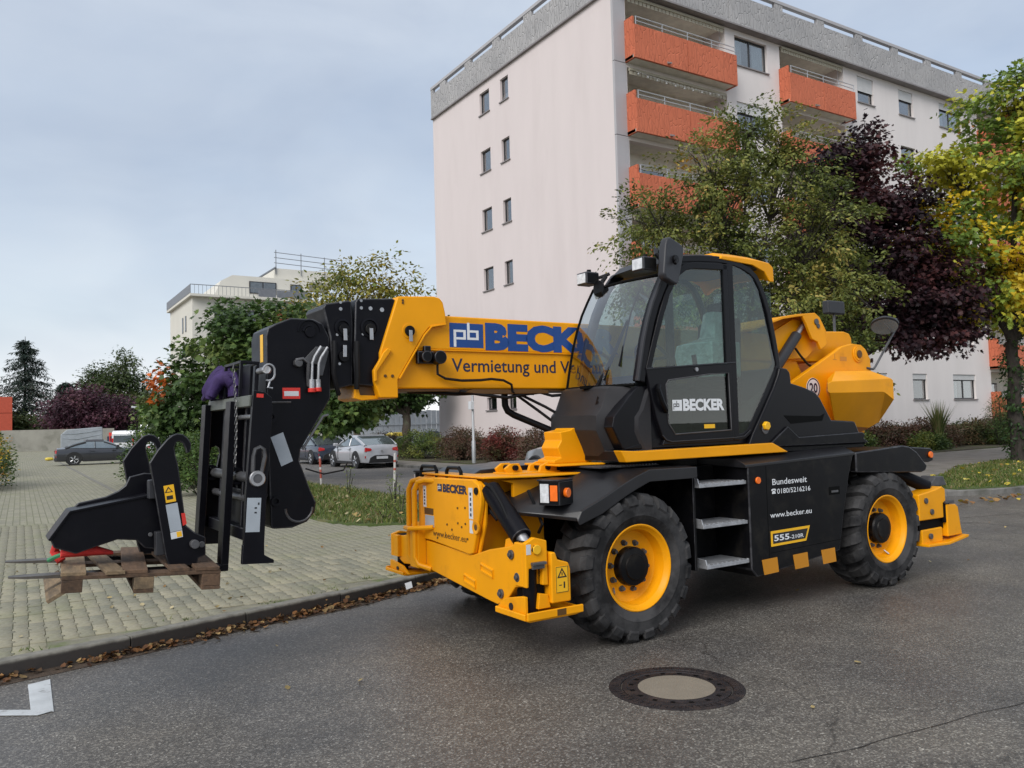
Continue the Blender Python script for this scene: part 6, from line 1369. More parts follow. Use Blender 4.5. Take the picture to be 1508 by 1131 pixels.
P('wear_pad', MB().box(1.62, 1.80, -.15, .17, 1.925, 2.03), 'text_brown', s2, bevel=.01); P('lower_lip', MB().prism([(1.80, 2.03), (1.81, 1.93), (1.75, 1.915), (1.60, 1.925), (1.60, 1.95), (1.76, 1.955), (1.78, 2.03)], -.16, .185), Y_, s2, bevel=.006)
pin_latch(1.685, .215, 2.46, 1, s2)
P('boss', MB().lathe([(.07, .215), (.075, .225), (.06, .228), (.055, .215)], (1.69, 0, 2.47), 'y', 28), BK, s2, bevel=0)
s1 = P('inner_section', MB().prism([(2.05, 2.61), (2.03, 2.64), (1.85, 2.675), (1.825, 2.668), (1.815, 2.5), (1.825, 2.03), (1.94, 2.0), (1.99, 2.13), (2.0, 2.39)], -.20, .20), BK, boom, bevel=.012)
pin_latch(1.89, .20, 2.45, 1, s1); pin_latch(1.895, .20, 2.245, -1, s1)
P('boss', MB().lathe([(.06, .20), (.066, .21), (.05, .213), (.046, .20)], (1.90, 0, 2.465), 'y', 28), BK, s1, bevel=0)
P('screws', MB().cyl((1.915, .20, 2.655), (1.915, .206, 2.655), .011, n=8).cyl((1.915, .20, 2.605), (1.915, .206, 2.605), .014, n=8).cyl((1.945, .20, 2.41), (1.945, .206, 2.41), .011, n=8).cyl((1.93, .20, 2.19), (1.93, .206, 2.19), .011, n=8).cyl((1.755, .215, 2.675), (1.755, .221, 2.675), .011, n=8).cyl((1.755, .215, 2.62), (1.755, .221, 2.62), .013, n=8).cyl((1.68, .215, 2.62), (1.68, .221, 2.62), .016, n=8).cyl((1.585, .215, 2.615), (1.585, .221, 2.615), .018, n=8).cyl((1.745, .215, 2.42), (1.745, .221, 2.42), .011, n=8), 'bare_metal', s1, bevel=0)
P('hose_bundle', MB().tube([(1.80, .225, 2.36), (1.805, .235, 2.25), (1.80, .232, 2.1), (1.80, .21, 2.0)], .022, 8).tube([(1.97, .205, 2.36), (1.975, .22, 2.25), (1.985, .22, 2.12), (1.95, .2, 2.0), (1.93, .18, 1.96)], .018, 8), 'hose_black', s1, bevel=0)
# head
hd = P('boom_head', MB().prism([(2.40, 2.475), (2.46, 2.44), (2.475, 2.38), (2.475, 1.925), (2.485, 1.89), (2.47, 1.6), (2.455, 1.02), (2.44, 1.005), (2.30, 1.0), (2.19, 1.035), (2.13, 1.10), (2.12, 1.17), (2.16, 1.26), (2.24, 1.48), (2.23, 1.56), (2.06, 1.83), (2.0, 1.93), (1.995, 2.13), (2.0, 2.39), (2.05, 2.49), (2.12, 2.52), (2.29, 2.52)], -.19, .19), BK, boom, bevel=.016)
P('head_arc', MB().tube([(2.155 + .085 * math.cos(t), .192, 2.425 + .085 * math.sin(t)) for t in [k * math.pi / 14 for k in range(0, 15)]], .008, 5).tube([(2.155 + .045 * math.cos(t), .194, 2.425 + .045 * math.sin(t)) for t in [k * math.pi / 10 for k in range(0, 9)]], .012, 5), BK, hd, bevel=0)
P('head_pin', MB().cyl((2.15, .19, 2.42), (2.15, .205, 2.42), .04, n=20), BK, hd, bevel=.004)
P('edge_bead', MB().tube([(2.475, .192, 1.60), (2.483, .192, 1.88), (2.46, .192, 1.905), (2.30, .192, 1.905)], .007, 5), 'steel_dark', hd, bevel=0)
P('edge_bead', MB().tube([(2.22, .192, 1.56), (2.06, .192, 1.80), (2.02, .192, 1.81)], .010, 5), 'steel_dark', hd, bevel=0)
P('edge_bead', MB().tube([(2.25 + .10 * math.cos(t), .192, 1.14 + .10 * math.sin(t)) for t in [math.pi + k * math.pi / 12 for k in range(13)]], .009, 5), 'steel_dark', hd, bevel=0)
P('head_boss', MB().lathe([(.02, .19), (.02, .205), (.045, .205), (.045, .19)], (2.445, 0, 1.80), 'y', 20), BK, hd, bevel=0)
P('head_boss', MB().lathe([(.018, .19), (.018, .21), (.036, .21), (.036, .19)], (2.42, 0, 1.20), 'y', 20), BK, hd, bevel=0)
P('valve_plate', MB().prism([(2.20, 2.22), (2.11, 2.315), (2.03, 2.315), (2.01, 2.28), (2.06, 2.10), (2.09, 2.10), (2.09, 2.18), (2.20, 2.20)], .192, .20), 'steel_dark', hd, bevel=.003)
P('steel_pipe', MB().tube([(2.08, .225, 2.315), (2.13, .23, 2.24), (2.15, .23, 2.19), (2.155, .228, 2.04)], .010, 8).tube([(2.03, .225, 2.31), (2.085, .23, 2.23), (2.10, .23, 2.19), (2.108, .228, 2.04)], .010, 8), 'aluminium', hd, bevel=0)
P('coupling', MB().cyl((2.155, .228, 2.07), (2.155, .228, 1.99), .02, n=12).cyl((2.108, .228, 2.07), (2.108, .228, 1.99), .02, n=12), 'aluminium', hd, bevel=.003); P('coupling_cap', MB().cyl((2.155, .228, 2.005), (2.155, .228, 1.975), .028, n=14).cyl((2.108, .228, 2.01), (2.108, .228, 1.98), .026, n=14), 'sticker_red', hd, bevel=.004)
P('valve', MB().cyl((2.25, .19, 2.19), (2.25, .235, 2.19), .03, n=14).tube([(2.27, .22, 2.21), (2.22, .235, 2.22), (2.18, .235, 2.19), (2.18, .22, 2.1), (2.17, .2, 2.02)], .014, 6), 'steel_dark', hd, bevel=.003)
P('warning_label', MB().box(2.36, 2.23, .190, .192, 1.93, 2.01), 'sticker_red', hd, bevel=0); P('warning_field', MB().box(2.348, 2.242, .192, .193, 1.95, 1.985), 'sticker_white', hd, bevel=0)
P('load_chart', MB().prism([(2.45, 1.655), (2.36, 1.69), (2.29, 1.48), (2.375, 1.445)], .190, .192), 'sticker_grey', hd, bevel=0)
P('caution_strip', MB().box(2.4755, 2.477, .05, .12, 2.20, 2.40), 'sticker_yellow', hd, bevel=0)
P('head_cable', MB().tube([(2.2, .2, 1.42), (2.1, .3, 1.38), (1.95, .3, 1.40), (1.9, .25, 1.45)], .006, 5), 'hose_black', hd, bevel=0)
P('link_arm', MB().prism([(2.49, 1.92), (2.60, 1.90), (2.62, 1.45), (2.60, 1.18), (2.50, 1.14), (2.44, 1.3), (2.44, 1.8)], -.16, -.12).prism([(2.49, 1.92), (2.60, 1.90), (2.62, 1.45), (2.60, 1.18), (2.50, 1.14), (2.44, 1.3), (2.44, 1.8)], .12, .16), BK, hd, bevel=.008)
# ------------------------------------------------ fork carriage, tilted back a little
TILT = Matrix.Translation((2.70, 0, 1.40)) @ Matrix.Rotation(R(-3.6), 4, 'Y') @ Matrix.Translation((-2.70, 0, -1.40))
def cpx(name, mb, mat=BK, par=None, bevel=.006, **kw): return P(name, mb.xf(TILT), mat, par, bevel, **kw)
CV = .62
sl = [(2.64, 1.44), (2.625, 1.54), (2.635, 1.585), (2.66, 1.60), (2.69, 1.585), (2.70, 1.54), (2.70, 1.44), (2.67, 1.40)]
def side_plate(v0, v1):
    return MB().ring([(2.72, 1.97), (2.65, 1.965), (2.60, 1.93), (2.59, 1.85), (2.60, 1.30), (2.60, .98), (2.73, .96), (2.735, 1.3)], sl, v0, v1).prism([(2.735, .965), (2.60, .985), (2.595, .90), (2.53, .865), (2.53, .845), (2.735, .845)], v0, v1)
car = cpx('fork_carriage', side_plate(CV - .04, CV), bevel=.006)
cpx('side_plate', side_plate(-CV, -CV + .04), par=car)
for k, v in enumerate((.30, -.30)): cpx('inner_plate', MB().prism([(2.68, 1.95), (2.62, 1.93), (2.56, 1.85), (2.55, 1.1), (2.60, .98), (2.68, .98)], v - .02, v + .02), par=car)
cpx('top_bar', MB().box(2.675, 2.735, -CV + .042, CV - .042, 1.865, 1.94), 'bar_grey', car, .006)
cpx('lower_bar', MB().box(2.64, 2.70, -CV + .042, CV - .042, .98, 1.06), BK, car)
cpx('back_plate', MB().box(2.60, 2.63, -.28, .28, 1.02, 1.30), BK, car)
cpx('pivot_shaft', MB().cyl((2.67, -CV - .02, 1.395), (2.67, CV + .02, 1.395), .036, n=20), 'steel_dark', car, 0)
cpx('shaft_ring', MB().lathe([(.030, CV), (.030, CV + .025), (.047, CV + .025), (.052, CV + .018), (.052, CV)], (2.67, 0, 1.395), 'y', 32), 'bare_metal', car, 0)
cpx('lower_shaft', MB().cyl((2.66, -CV + .05, 1.25), (2.66, CV - .05, 1.25), .026, n=14), 'steel_dark', car, 0)
cpx('slot_lining', MB().tube([(x, CV + .004, z) for x, z in sl], .014, 6, closed=True), 'steel_dark', car, 0)
cpx('load_label', MB().prism([(2.725, 1.27), (2.635, 1.27), (2.635, 1.05), (2.725, 1.05)], CV, CV + .002), 'sticker_grey', car, 0)
cpx('label_print', MB().box(2.655, 2.645, CV + .002, CV + .003, 1.225, 1.24).box(2.675, 2.66, CV + .002, CV + .003, 1.20, 1.21).box(2.675, 2.66, CV + .002, CV + .003, 1.17, 1.18), 'text_black', car, 0)
cpx('red_marker', MB().box(2.70, 2.655, CV, CV + .002, 1.925, 1.95), 'sticker_red', car, 0)
cpx('guard_frame', MB().box(2.61, 2.63, .30, .33, 1.94, 2.17).box(2.72, 2.74, .30, .33, 1.94, 2.17).box(2.61, 2.74, .30, .33, 2.17, 2.19).box(2.61, 2.63, -.12, -.09, 1.94, 2.17).box(2.72, 2.74, -.12, -.09, 1.94, 2.17).box(2.61, 2.74, -.12, -.09, 2.17, 2.19).box(2.61, 2.63, -.09, .30, 2.17, 2.19).box(2.725, 2.74, -.09, .30, 2.17, 2.19).box(2.64, 2.66, -.08, .29, 1.95, 2.16), BK, car, .003)
cpx('locking_pin', MB().cyl((2.62, .36, 2.12), (2.62, .50, 2.12), .022, n=14).cyl((2.60, .50, 2.12), (2.62, .54, 2.12), .026, n=16), 'bare_metal', car, 0)
cpx('locking_clip', MB().tube([(2.61 + .04 * math.cos(t), .56, 2.11 + .045 * math.sin(t) - .02 * (t > 3)) for t in [k * math.pi / 8 for k in range(14)]] + [(2.60, .56, 2.04), (2.61, .56, 2.0), (2.58, .56, 1.995)], .007, 6), 'aluminium', car, 0)
ch_ = MB()
for k in range(26):
    z = 2.15 - k * .026; y = .20 + .10 * math.sin(k / 25 * 2.2) + k * .004; L_ = []
    for q in range(8):
        t = q * math.pi / 4
        L_.append((2.755 + (.008 * math.cos(t) if k % 2 else 0), y + (0 if k % 2 else .008 * math.cos(t)), z + .017 * math.sin(t)))
    ch_.tube(L_, .0027, 4, closed=True)
cpx('chain', ch_, 'chain', car, 0)
cpx('stop_rod', MB().cyl((2.70, .05, 1.80), (2.70, .57, 1.80), .016, n=10), 'bare_metal', car, 0)
cpx('guide_rail', MB().tube([(2.69, -.02, 1.86), (2.69, -.02, 1.05)], .012, 6).tube([(2.68, -.14, 1.86), (2.68, -.14, 1.62), (2.68, -.18, 1.56), (2.68, -.18, 1.1)], .012, 6).tube([(2.66, .42, 1.6), (2.66, .42, 1.1)], .014, 6), BK, car, 0)
def fork(v):
    m_ = MB().box(2.725, 2.775, v - .06, v + .06, .80, 1.91)
    m_.loft([[(2.725, v - .06, .80), (2.725, v + .06, .80), (2.725, v + .06, .755), (2.725, v - .06, .755)], [(2.85, v - .06, .795), (2.85, v + .06, .795), (2.85, v + .06, .75), (2.85, v - .06, .75)], [(3.45, v - .06, .790), (3.45, v + .06, .790), (3.45, v + .06, .760), (3.45, v - .06, .760)], [(3.92, v - .055, .785), (3.92, v + .055, .785), (3.92, v + .055, .772), (3.92, v - .055, .772)], [(4.0, v - .03, .783), (4.0, v + .03, .783), (4.0, v + .03, .776), (4.0, v - .03, .776)]])
    f = cpx('fork', m_, BK, car, .006); cpx('fork_hook', MB().lathe([(.038, v - .05), (.06, v - .05), (.06, v + .05), (.038, v + .05)], (2.70, 0, 1.395), 'y', 20), BK, f, .003)
material('fork_steel', (.10, .09, .078), .5, metal=.4, var=.25, vscale=10)
fork(.19); fork(-.55)
for f in [o for o in bpy.data.objects if o.name.startswith('fork') and o.parent == car and 'hook' not in o.name]:
    m_ = f
# worn bright blades as their own part
for v in (.19, -.55):
    cpx('fork_blade_face', MB().loft([[(3.46, v - .0605, .7905), (3.46, v + .0605, .7905), (3.46, v + .0605, .7590), (3.46, v - .0605, .7590)], [(3.92, v - .0555, .7855), (3.92, v + .0555, .7855), (3.92, v + .0555, .7715), (3.92, v - .0555, .7715)], [(4.003, v - .0305, .7835), (4.003, v + .0305, .7835), (4.003, v + .0305, .7755), (4.003, v - .0305, .7755)]]), 'fork_steel', car, 0)
# ================================================================== things carried on the forks
TM = Matrix.LocRotScale(Vector((4.0769, 6.0824, 0)), Matrix.Rotation(R(180.99), 3, 'Z').to_quaternion(), None)
def on_forks(name, u, v, z, rz=0, tilt=True):
    o = empty(name); M = TM @ (TILT if tilt else Matrix.Identity(4)) @ Matrix.Translation((u, v, z)) @ Matrix.Rotation(rz, 4, 'Z'); o.matrix_world = M; return o
material('wood_new', (.235, .165, .095), .85, var=.25, vscale=9, stretch=(6, .7, 6), col2=(.13, .095, .06), c2scale=3, bump=.3, bscale=50, rand=.2)
material('wood_dark', (.105, .062, .036), .85, var=.3, vscale=9, stretch=(6, .7, 6), col2=(.06, .038, .025), c2scale=3, bump=.3, bscale=50, rand=.25)
pal = on_forks('pallet', 3.27, .02, .705, R(-4)); pal.scale = (1.1, 1, 1); tag(pal, 'worn wooden pallet lying on the forks', 'pallet')
# deck boards run along y (1.2 m); blocks below, bottom runners along y
for k, (u, wd, mt_) in enumerate(((-.335, .13, 'wood_dark'), (-.165, .10, 'wood_dark'), (.02, .13, 'wood_dark'), (.19, .095, 'wood_new'), (.34, .12, 'wood_new'))):
    o = MB().box(u - wd / 2, u + wd / 2, -.6, .6, .118, .140).build('deck_board', mt_, pal, .003); o.rotation_euler = (0, 0, (-.012, .03, -.05, .075, -.01)[k])
for v in (-.53, 0, .53): MB().box(-.4, .4, v - .07, v + .07, .096, .1175).build('stringer_board', 'wood_dark', pal, .003)
for i, u in enumerate((-.35, 0, .35)):
    for v in (-.53, 0, .53): MB().box(u - .05, u + .05, v - .07, v + .07, .0225, .0955).build('block', 'wood_new' if i == 1 else 'wood_dark', pal, .004)
    o = MB().box(-.05, .05, -.6, .6, .0, .022).build('bottom_board', 'wood_new' if i == 2 else 'wood_dark', pal, .003); o.location = (u, 0, 0)
    if i == 2: o.rotation_euler = (.05, .62, .05); o.location = (u + .075, .0, -.028)
# crane jib attachment
jib = on_forks('crane_jib_attachment', 0, 0, 0, 0, tilt=False); tag(jib, 'black steel crane jib attachment with two hooked plates standing on the pallet', 'jib attachment')
def jp(name, mb, mat=BK, par=None, bevel=.007): return mb.build(name, mat, par or jib, bevel)
hook = [(3.29, 1.52), (3.24, 1.60), (3.185, 1.665), (3.155, 1.69), (3.125, 1.70), (3.09, 1.695), (3.06, 1.67), (3.04, 1.635), (3.04, 1.60), (3.05, 1.575), (3.07, 1.57), (3.075, 1.60), (3.09, 1.635), (3.11, 1.65), (3.13, 1.645), (3.142, 1.61), (3.135, 1.56), (3.12, 1.50), (3.09, 1.25), (3.075, 1.11), (3.02, 1.06), (2.955, 1.025), (2.955, .91), (3.0, .895), (3.01, .855), (3.18, .862), (3.20, .93), (3.24, 1.19)]
jp('hook_plate', MB().prism(hook, .42, .45)); jp('hook_plate', MB().prism([(x + .06, z) for x, z in hook], -.28, -.25))
jp('jib_beam', MB().prism([(3.83, 1.09), (3.72, 1.24), (3.28, 1.31), (3.20, 1.30), (3.17, .95), (3.30, .975), (3.35, 1.03), (3.46, 1.045), (3.59, 1.01), (3.69, .98), (3.81, 1.03)], .30, .33))
jp('jib_beam', MB().prism([(3.80, 1.10), (3.70, 1.235), (3.66, 1.275), (3.50, 1.305), (3.43, 1.335), (3.385, 1.37), (3.36, 1.425), (3.27, 1.445), (3.16, 1.43), (3.18, .95), (3.34, 1.03), (3.59, 1.01), (3.79, 1.03)], .10, .13))
jp('jib_top_web', strip([(3.84, 1.08), (3.725, 1.245), (3.27, 1.315)], .015, .08, .34, 1), BK, None, .003)
jp('cross_tube', MB().box(3.14, 3.24, -.249, .419, 1.30, 1.40).box(3.10, 3.20, -.249, .419, .98, 1.08), 'machine_black')
jp('end_block', MB().box(3.20, 3.29, .34, .415, 1.29, 1.41), 'mirror_back'); jp('end_block', MB().box(3.16, 3.25, .34, .415, .93, 1.08), 'mirror_back')
jp('jib_bolts', MB().cyl((3.03, .45, .99), (3.03, .50, .99), .028, n=14).cyl((2.98, .45, .98), (2.98, .455, .98), .02, n=14).cyl((3.27, .336, 1.06), (3.27, .345, 1.06), .014, n=10), 'steel_dark')
jp('warning_label', MB().prism([(3.21, 1.37), (3.15, 1.378), (3.135, 1.27), (3.195, 1.262)], .45, .452), 'sticker_yellow', None, 0)
m_ = MB().ring([(3.203, 1.325), (3.153, 1.33), (3.182, 1.365)], [(3.193, 1.331), (3.163, 1.334), (3.181, 1.355)], .452, .453, n=12); m_.prism([(3.19, 1.28), (3.152, 1.285), (3.155, 1.31), (3.193, 1.305)], .452, .4525); jp('warning_print', m_, 'text_black', None, 0)
jp('load_label', MB().prism([(3.198, 1.25), (3.128, 1.26), (3.10, 1.085), (3.17, 1.075)], .45, .452), 'sticker_grey', None, 0)
jp('maker_label', MB().prism([(3.17, 1.072), (3.10, 1.082), (3.095, 1.04), (3.165, 1.03)], .45, .452), 'sticker_white', None, 0); jp('maker_dot', MB().prism([(3.135, 1.074), (3.105, 1.078), (3.10, 1.045), (3.13, 1.04)], .452, .453), 'sticker_yellow', None, 0)
jp('red_reflector', MB().prism([(3.105, 1.19), (3.082, 1.19), (3.072, 1.12), (3.095, 1.11)], .45, .453), 'sticker_red', None, 0)
# slings
sl1 = on_forks('lifting_shackle', 3.62, .14, .862); tag(sl1, 'red lifting shackle and sling lying on the front of the pallet', 'shackle')
MB().tube([(.10, -.03, -.01), (.14, -.06, .05), (.13, -.03, .10), (.08, .02, .115), (.03, .06, .09), (-.02, .10, .06)], .028, 10).build('bow', 'sling_red', sl1)
MB().loft([[(x, .10 + .03 * math.sin(x * 9) + w_ * math.cos(t), .03 + h_ * (1 + math.sin(t)) * .5) for t in [k * math.pi / 6 for k in range(12)]] for x, w_, h_ in ((.12, .03, .05), (.07, .05, .075), (0, .06, .085), (-.07, .05, .065), (-.14, .035, .04), (-.18, .015, .025))]).build('sling', 'sling_red', sl1, .02)
MB().tube([(.17, -.02, .0), (.14, .06, .03), (.10, .1, .05)], .014, 6).build('tag_cord', 'sling_green', sl1)
sp = on_forks('lifting_sling', 2.70, -.22, 1.925); tag(sp, 'purple lifting sling draped over the top bar of the fork carriage', 'sling')
pts_ = lambda seed, n: None
rgs = random.Random(5); m_ = MB()
for k in range(7):
    v0 = -.20 + k * .055; pk = [(.06 + .01 * k, v0 - .03, .02 + rgs.uniform(0, .02)), (.075, v0 - .01, .09 + .02 * k * .5), (.02, v0 + .03, .17 + rgs.uniform(-.02, .06)), (-.03, v0 + .06, .12), (-.02, v0 + .08, .03)]
    pth = []
    for i in range(len(pk) - 1):
        for q in range(5): pth.append(Vector(pk[i]).lerp(Vector(pk[i + 1]), q / 5))
    pth.append(Vector(pk[-1])); m_.tube(pth, .05, 8, rs=[.035 + .02 * math.sin(math.pi * i / (len(pth) - 1)) for i in range(len(pth))])
m_.build('webbing', 'sling_purple', sp, smooth=80)
MB().tube([(.09, -.26, .03), (.10, -.14, .05), (.085, -.05, .14), (.05, .0, .23), (0, .02, .25), (-.04, .04, .16)], .022, 8).tube([(.05, .05, .1), (.03, .14, .17), (.0, .24, .19), (-.02, .3, .1)], .024, 8).build('loop', 'sling_purple', sp)

# fixings a few pixels wide stay joined
for o in bpy.data.objects:
    if o.parent and o.name.split('.')[0] in SMALL: o['kind'] = 'stuff'
# ================================================================== VEHICLES AND STREET FURNITURE
for nm, c in (('paint_silver', (.50, .51, .54)), ('paint_dark', (.030, .032, .040)), ('paint_blue', (.022, .030, .050)), ('paint_greysuv', (.24, .245, .255)), ('paint_van', (.66, .67, .68))):
    material(nm, c, .28, metal=.35 if nm in ('paint_silver', 'paint_greysuv') else .1, var=.05, coat=.8)
material('car_glass', (.24, .28, .30), .06, metal=.75, var=.1)
material('car_trim', (.015, .015, .016), .6)
material('tail_red', (.45, .012, .012), .18, coat=.6)
material('wheel_silver', (.52, .53, .55), .3, metal=.6)
material('tarp_grey', (.30, .33, .36), .7, var=.12, vscale=3, bump=.5, bscale=4)
def car(name, label, loc, heading, paint, L, W, Hh, prof, cabin, wheels, wr, group='parked cars', rear=True, clad=False, split=True):
    """prof: [(x, z_top, half_width)], x from rear to front; cabin: (rear base x, rear roof x, front roof x, windscreen base x)"""
    root = empty(name, loc, heading); tag(root, label, 'car', group); zb = .20
    rows = []
    for x, zt, hw in prof:
        q = [(hw * .80, zb + .02), (hw * .95, zb + .06), (hw * .995, zb + .25), (hw, (zb + zt) * .55), (hw * .975, zt - .16), (hw * .92, zt - .05), (hw * .74, zt), (0, zt + .025)]
        rows.append([(x, y, z) for y, z in q] + [(x, -y, z) for y, z in q[-2::-1]])
    body = MB().loft(rows).build('body', paint, root, .03, smooth=50, seg=3)
    rb_, rr, fr_, fb = cabin
    def belt(x):
        for (x0, z0, w0), (x1, z1, w1) in zip(prof[:-1], prof[1:]):
            if x0 <= x <= x1:
                t = (x - x0) / (x1 - x0); return z0 + (z1 - z0) * t, w0 + (w1 - w0) * t
        return prof[-1][1], prof[-1][2]
    cs = []
    for x, k in ((rb_, 0), (rb_ + (rr - rb_) * .5, .62), (rr, .96), ((rr + fr_) / 2, 1), (fr_, .97), (fr_ + (fb - fr_) * .5, .58), (fb, 0)):
        z0, w0 = belt(x); zr = z0 + (Hh - z0) * k; w1 = w0 * (.90 - .16 * k); cs.append([(x, w0 * .90, z0 - .03), (x, w1 + (w0 * .9 - w1) * .25, z0 + (zr - z0) * .75), (x, w1 * .92, zr + .004), (x, -w1 * .92, zr + .004), (x, -(w1 + (w0 * .9 - w1) * .25), z0 + (zr - z0) * .75), (x, -w0 * .90, z0 - .03)])
    cab_ = MB().loft(cs).build('windows', 'car_glass', root, .012, smooth=45)
    roofm = MB(); 
    rows = []
    for i in range(1 if not rear else 2, 5):
        a = cs[i]; rows.append([(a[1][0], a[1][1] * 1.012, a[1][2] + .015), (a[2][0], a[2][1], a[2][2] + .022), (a[3][0], a[3][1], a[3][2] + .022), (a[4][0], a[4][1] * 1.012, a[4][2] + .015), (a[3][0], a[3][1], a[3][2] - .01), (a[2][0], a[2][1], a[2][2] - .01)])
    roofm.loft(rows).build('roof', paint, root, .01, smooth=50)
    for sg in (1, -1):
        for i0, i1 in ((4, 6), (0, 2)):
            a, b = cs[i0], cs[i1]; k = 1 if sg > 0 else 4; e_ = 0 if sg > 0 else 5
            top, low = (a, b) if i0 == 4 else (b, a)
            P0, P1 = Vector(top[k]), Vector(low[e_]); MB().tube([P0 * 1.0, P0.lerp(P1, .5) + Vector((0, sg * .012, .03)), P1], .035 if i0 == 4 else .06, 6).build('pillar', paint, root)
        a = cs[3]; k = 1 if sg > 0 else 4; e_ = 0 if sg > 0 else 5
        MB().tube([a[e_], a[k]], .032, 6).build('pillar', paint, root)
        zb_, wb_ = belt(fb - .15); MB().box(fb - .30, fb - .14, sg * (wb_ * .93), sg * (wb_ * .93 + .19), zb_ + .03, zb_ + .16).build('mirror', paint if not clad else 'car_trim', root, .03)
        z1, w1 = belt((rr + fr_) / 2)
        for hx in ((rr + fr_) / 2 - .1, (rr + fr_) / 2 + .95): 
            if hx < fb - .2: MB().box(hx - .1, hx + .1, sg * (w1 - .02), sg * (w1 + .025), z1 - .19, z1 - .16).build('door_handle', paint, root, .008)
        for hx in ((rr + fr_) / 2 - .25, fb - .42): MB().box(hx - .006, hx + .006, sg * (w1 - .03), sg * (w1 + .004), .36, z1 - .1).build('door_gap', 'car_trim', root)
        MB().box(wheels[0] + wr + .1, wheels[1] - wr - .1, sg * (W / 2 - .05), sg * (W / 2 + .004), .19, .30).build('sill', 'car_trim', root, .01)
        for wx in wheels:
            wl = empty('wheel', (wx, sg * (W / 2 - .10), wr), parent=root)
            MB().lathe([(wr * .62, .105 * sg), (wr * .92, .11 * sg), (wr, .07 * sg), (wr, -.1 * sg), (wr * .6, -.1 * sg)], n=32).build('tyre', 'car_trim', wl)
            rim = MB().lathe([(wr * .68, .110 * sg), (wr * .64, .100 * sg), (wr * .60, .05 * sg), (0, .05 * sg)], n=32); 
            for s_ in range(5):
                t = s_ * 2 * math.pi / 5; c_, n_ = math.cos(t), math.sin(t); rim.tube([(c_ * .05, .085 * sg, n_ * .05), (c_ * wr * .62, .095 * sg, n_ * wr * .62)], .035, 6)
            rim.build('rim', 'wheel_silver', wl)
            # dark wheel arch, proud of the flank
            arc = [(wx + (wr + .07) * math.cos(t), (wr) + (wr + .07) * math.sin(t)) for t in [math.pi * (k - .1) / 10 for k in range(0, 13)]]
            MB().tube([(x, sg * (W / 2 - .012), max(z, .2)) for x, z in arc], .045 if clad else .022, 6).build('wheel_arch', 'car_trim', root)
            MB().cyl((wx, sg * (W / 2 - .25), wr + .02), (wx, sg * (W / 2 + .004), wr + .02), wr + .05, n=32).build('arch_liner', 'car_trim', root)
        # lamps
        z2, w2 = belt(prof[-2][0]); MB().loft([[(prof[-1][0] - .42, sg * w2 * .93, z2 - .10), (prof[-1][0] - .42, sg * w2 * .96, z2 - .24), (prof[-1][0] - .42, sg * w2 * .80, z2 - .1)], [(prof[-1][0] + .0, sg * w2 * .62, z2 - .14), (prof[-1][0] - .0, sg * w2 * .66, z2 - .28), (prof[-1][0] + .0, sg * w2 * .40, z2 - .22)]]).build('headlamp', 'lamp_lens', root, .01)
        z3, w3 = belt(prof[1][0]); x3 = prof[0][0]; MB().loft([[(x3 + .38, sg * (w3 * 1.0), z3 - .14), (x3 + .36, sg * (w3 * 1.01), z3 - .22), (x3 + .30, sg * w3 * .92, z3 - .16)], [(x3 + .03, sg * w3 * .92, z3 - .08), (x3 - .0, sg * w3 * .95, z3 - .27), (x3 + .0, sg * w3 * .80, z3 - .18)], [(x3 + .0, sg * w3 * .62, z3 - .12), (x3 - .02, sg * w3 * .62, z3 - .24), (x3 - .025, sg * w3 * .58, z3 - .18)]]).build('tail_lamp', 'tail_red', root, .008)
        MB().box(x3 + .02, x3 + .12, sg * (w3 * .80), sg * (w3 * .955), .44, .54).build('rear_reflector', 'tail_red', root, .01)
    x3 = prof[0][0]; MB().prism([(-W * .34, .24), (W * .34, .24), (W * .30, .46), (W * .18, .56), (-W * .18, .56), (-W * .30, .46)], x3 - .03, x3 + .2, 'x').build('rear_bumper_insert', 'car_trim', root, .02)
    MB().box(x3 - .045, x3 - .032, -.26, .26, .40, .51).build('number_plate', 'sticker_white', root, .004)
    xf = prof[-1][0]; MB().prism([(-W * .30, .26), (W * .30, .26), (W * .26, .50), (-W * .26, .50)], xf - .2, xf + .025, 'x').build('front_grille', 'car_trim', root, .02)
    MB().cyl((x3 - .02, 0, prof[1][1] - .25), (x3 - .035, 0, prof[1][1] - .25), .05, n=18).build('emblem', 'bare_metal', root)
    return root
def hatch(name, label, loc, hd, paint): return car(name, label, loc, hd, paint, 4.2, 1.79, 1.40, [(-2.10, .78, .70), (-2.02, .98, .80), (-1.7, 1.04, .875), (-1.2, 1.02, .895), (0, .96, .89), (.9, .93, .88), (1.3, .88, .86), (1.85, .74, .80), (2.08, .62, .66), (2.12, .5, .6)], (-2.0, -1.0, .05, 1.15), (-1.32, 1.33), .335)
def saloon(name, label, loc, hd, paint): return car(name, label, loc, hd, paint, 4.49, 1.76, 1.37, [(-2.22, .72, .72), (-2.15, .93, .80), (-1.6, .97, .86), (-1.0, .96, .875), (0, .92, .88), (.9, .90, .875), (1.5, .84, .85), (2.05, .72, .79), (2.22, .6, .70), (2.25, .48, .66)], (-1.75, -.75, .15, 1.05), (-1.33, 1.40), .325)
hatch('silver_hatchback', 'silver hatchback parked with its rear towards the telehandler', (13.72, 34.55, .003), R(91), 'paint_silver')
saloon('dark_blue_car', 'dark blue car parked in front of the silver hatchback', (13.75, 40.6, .003), R(90.5), 'paint_blue')
saloon('dark_coupe', 'dark grey two door coupe parked in the yard at the left', (4.75, 51.5, .106), R(-1), 'paint_dark')
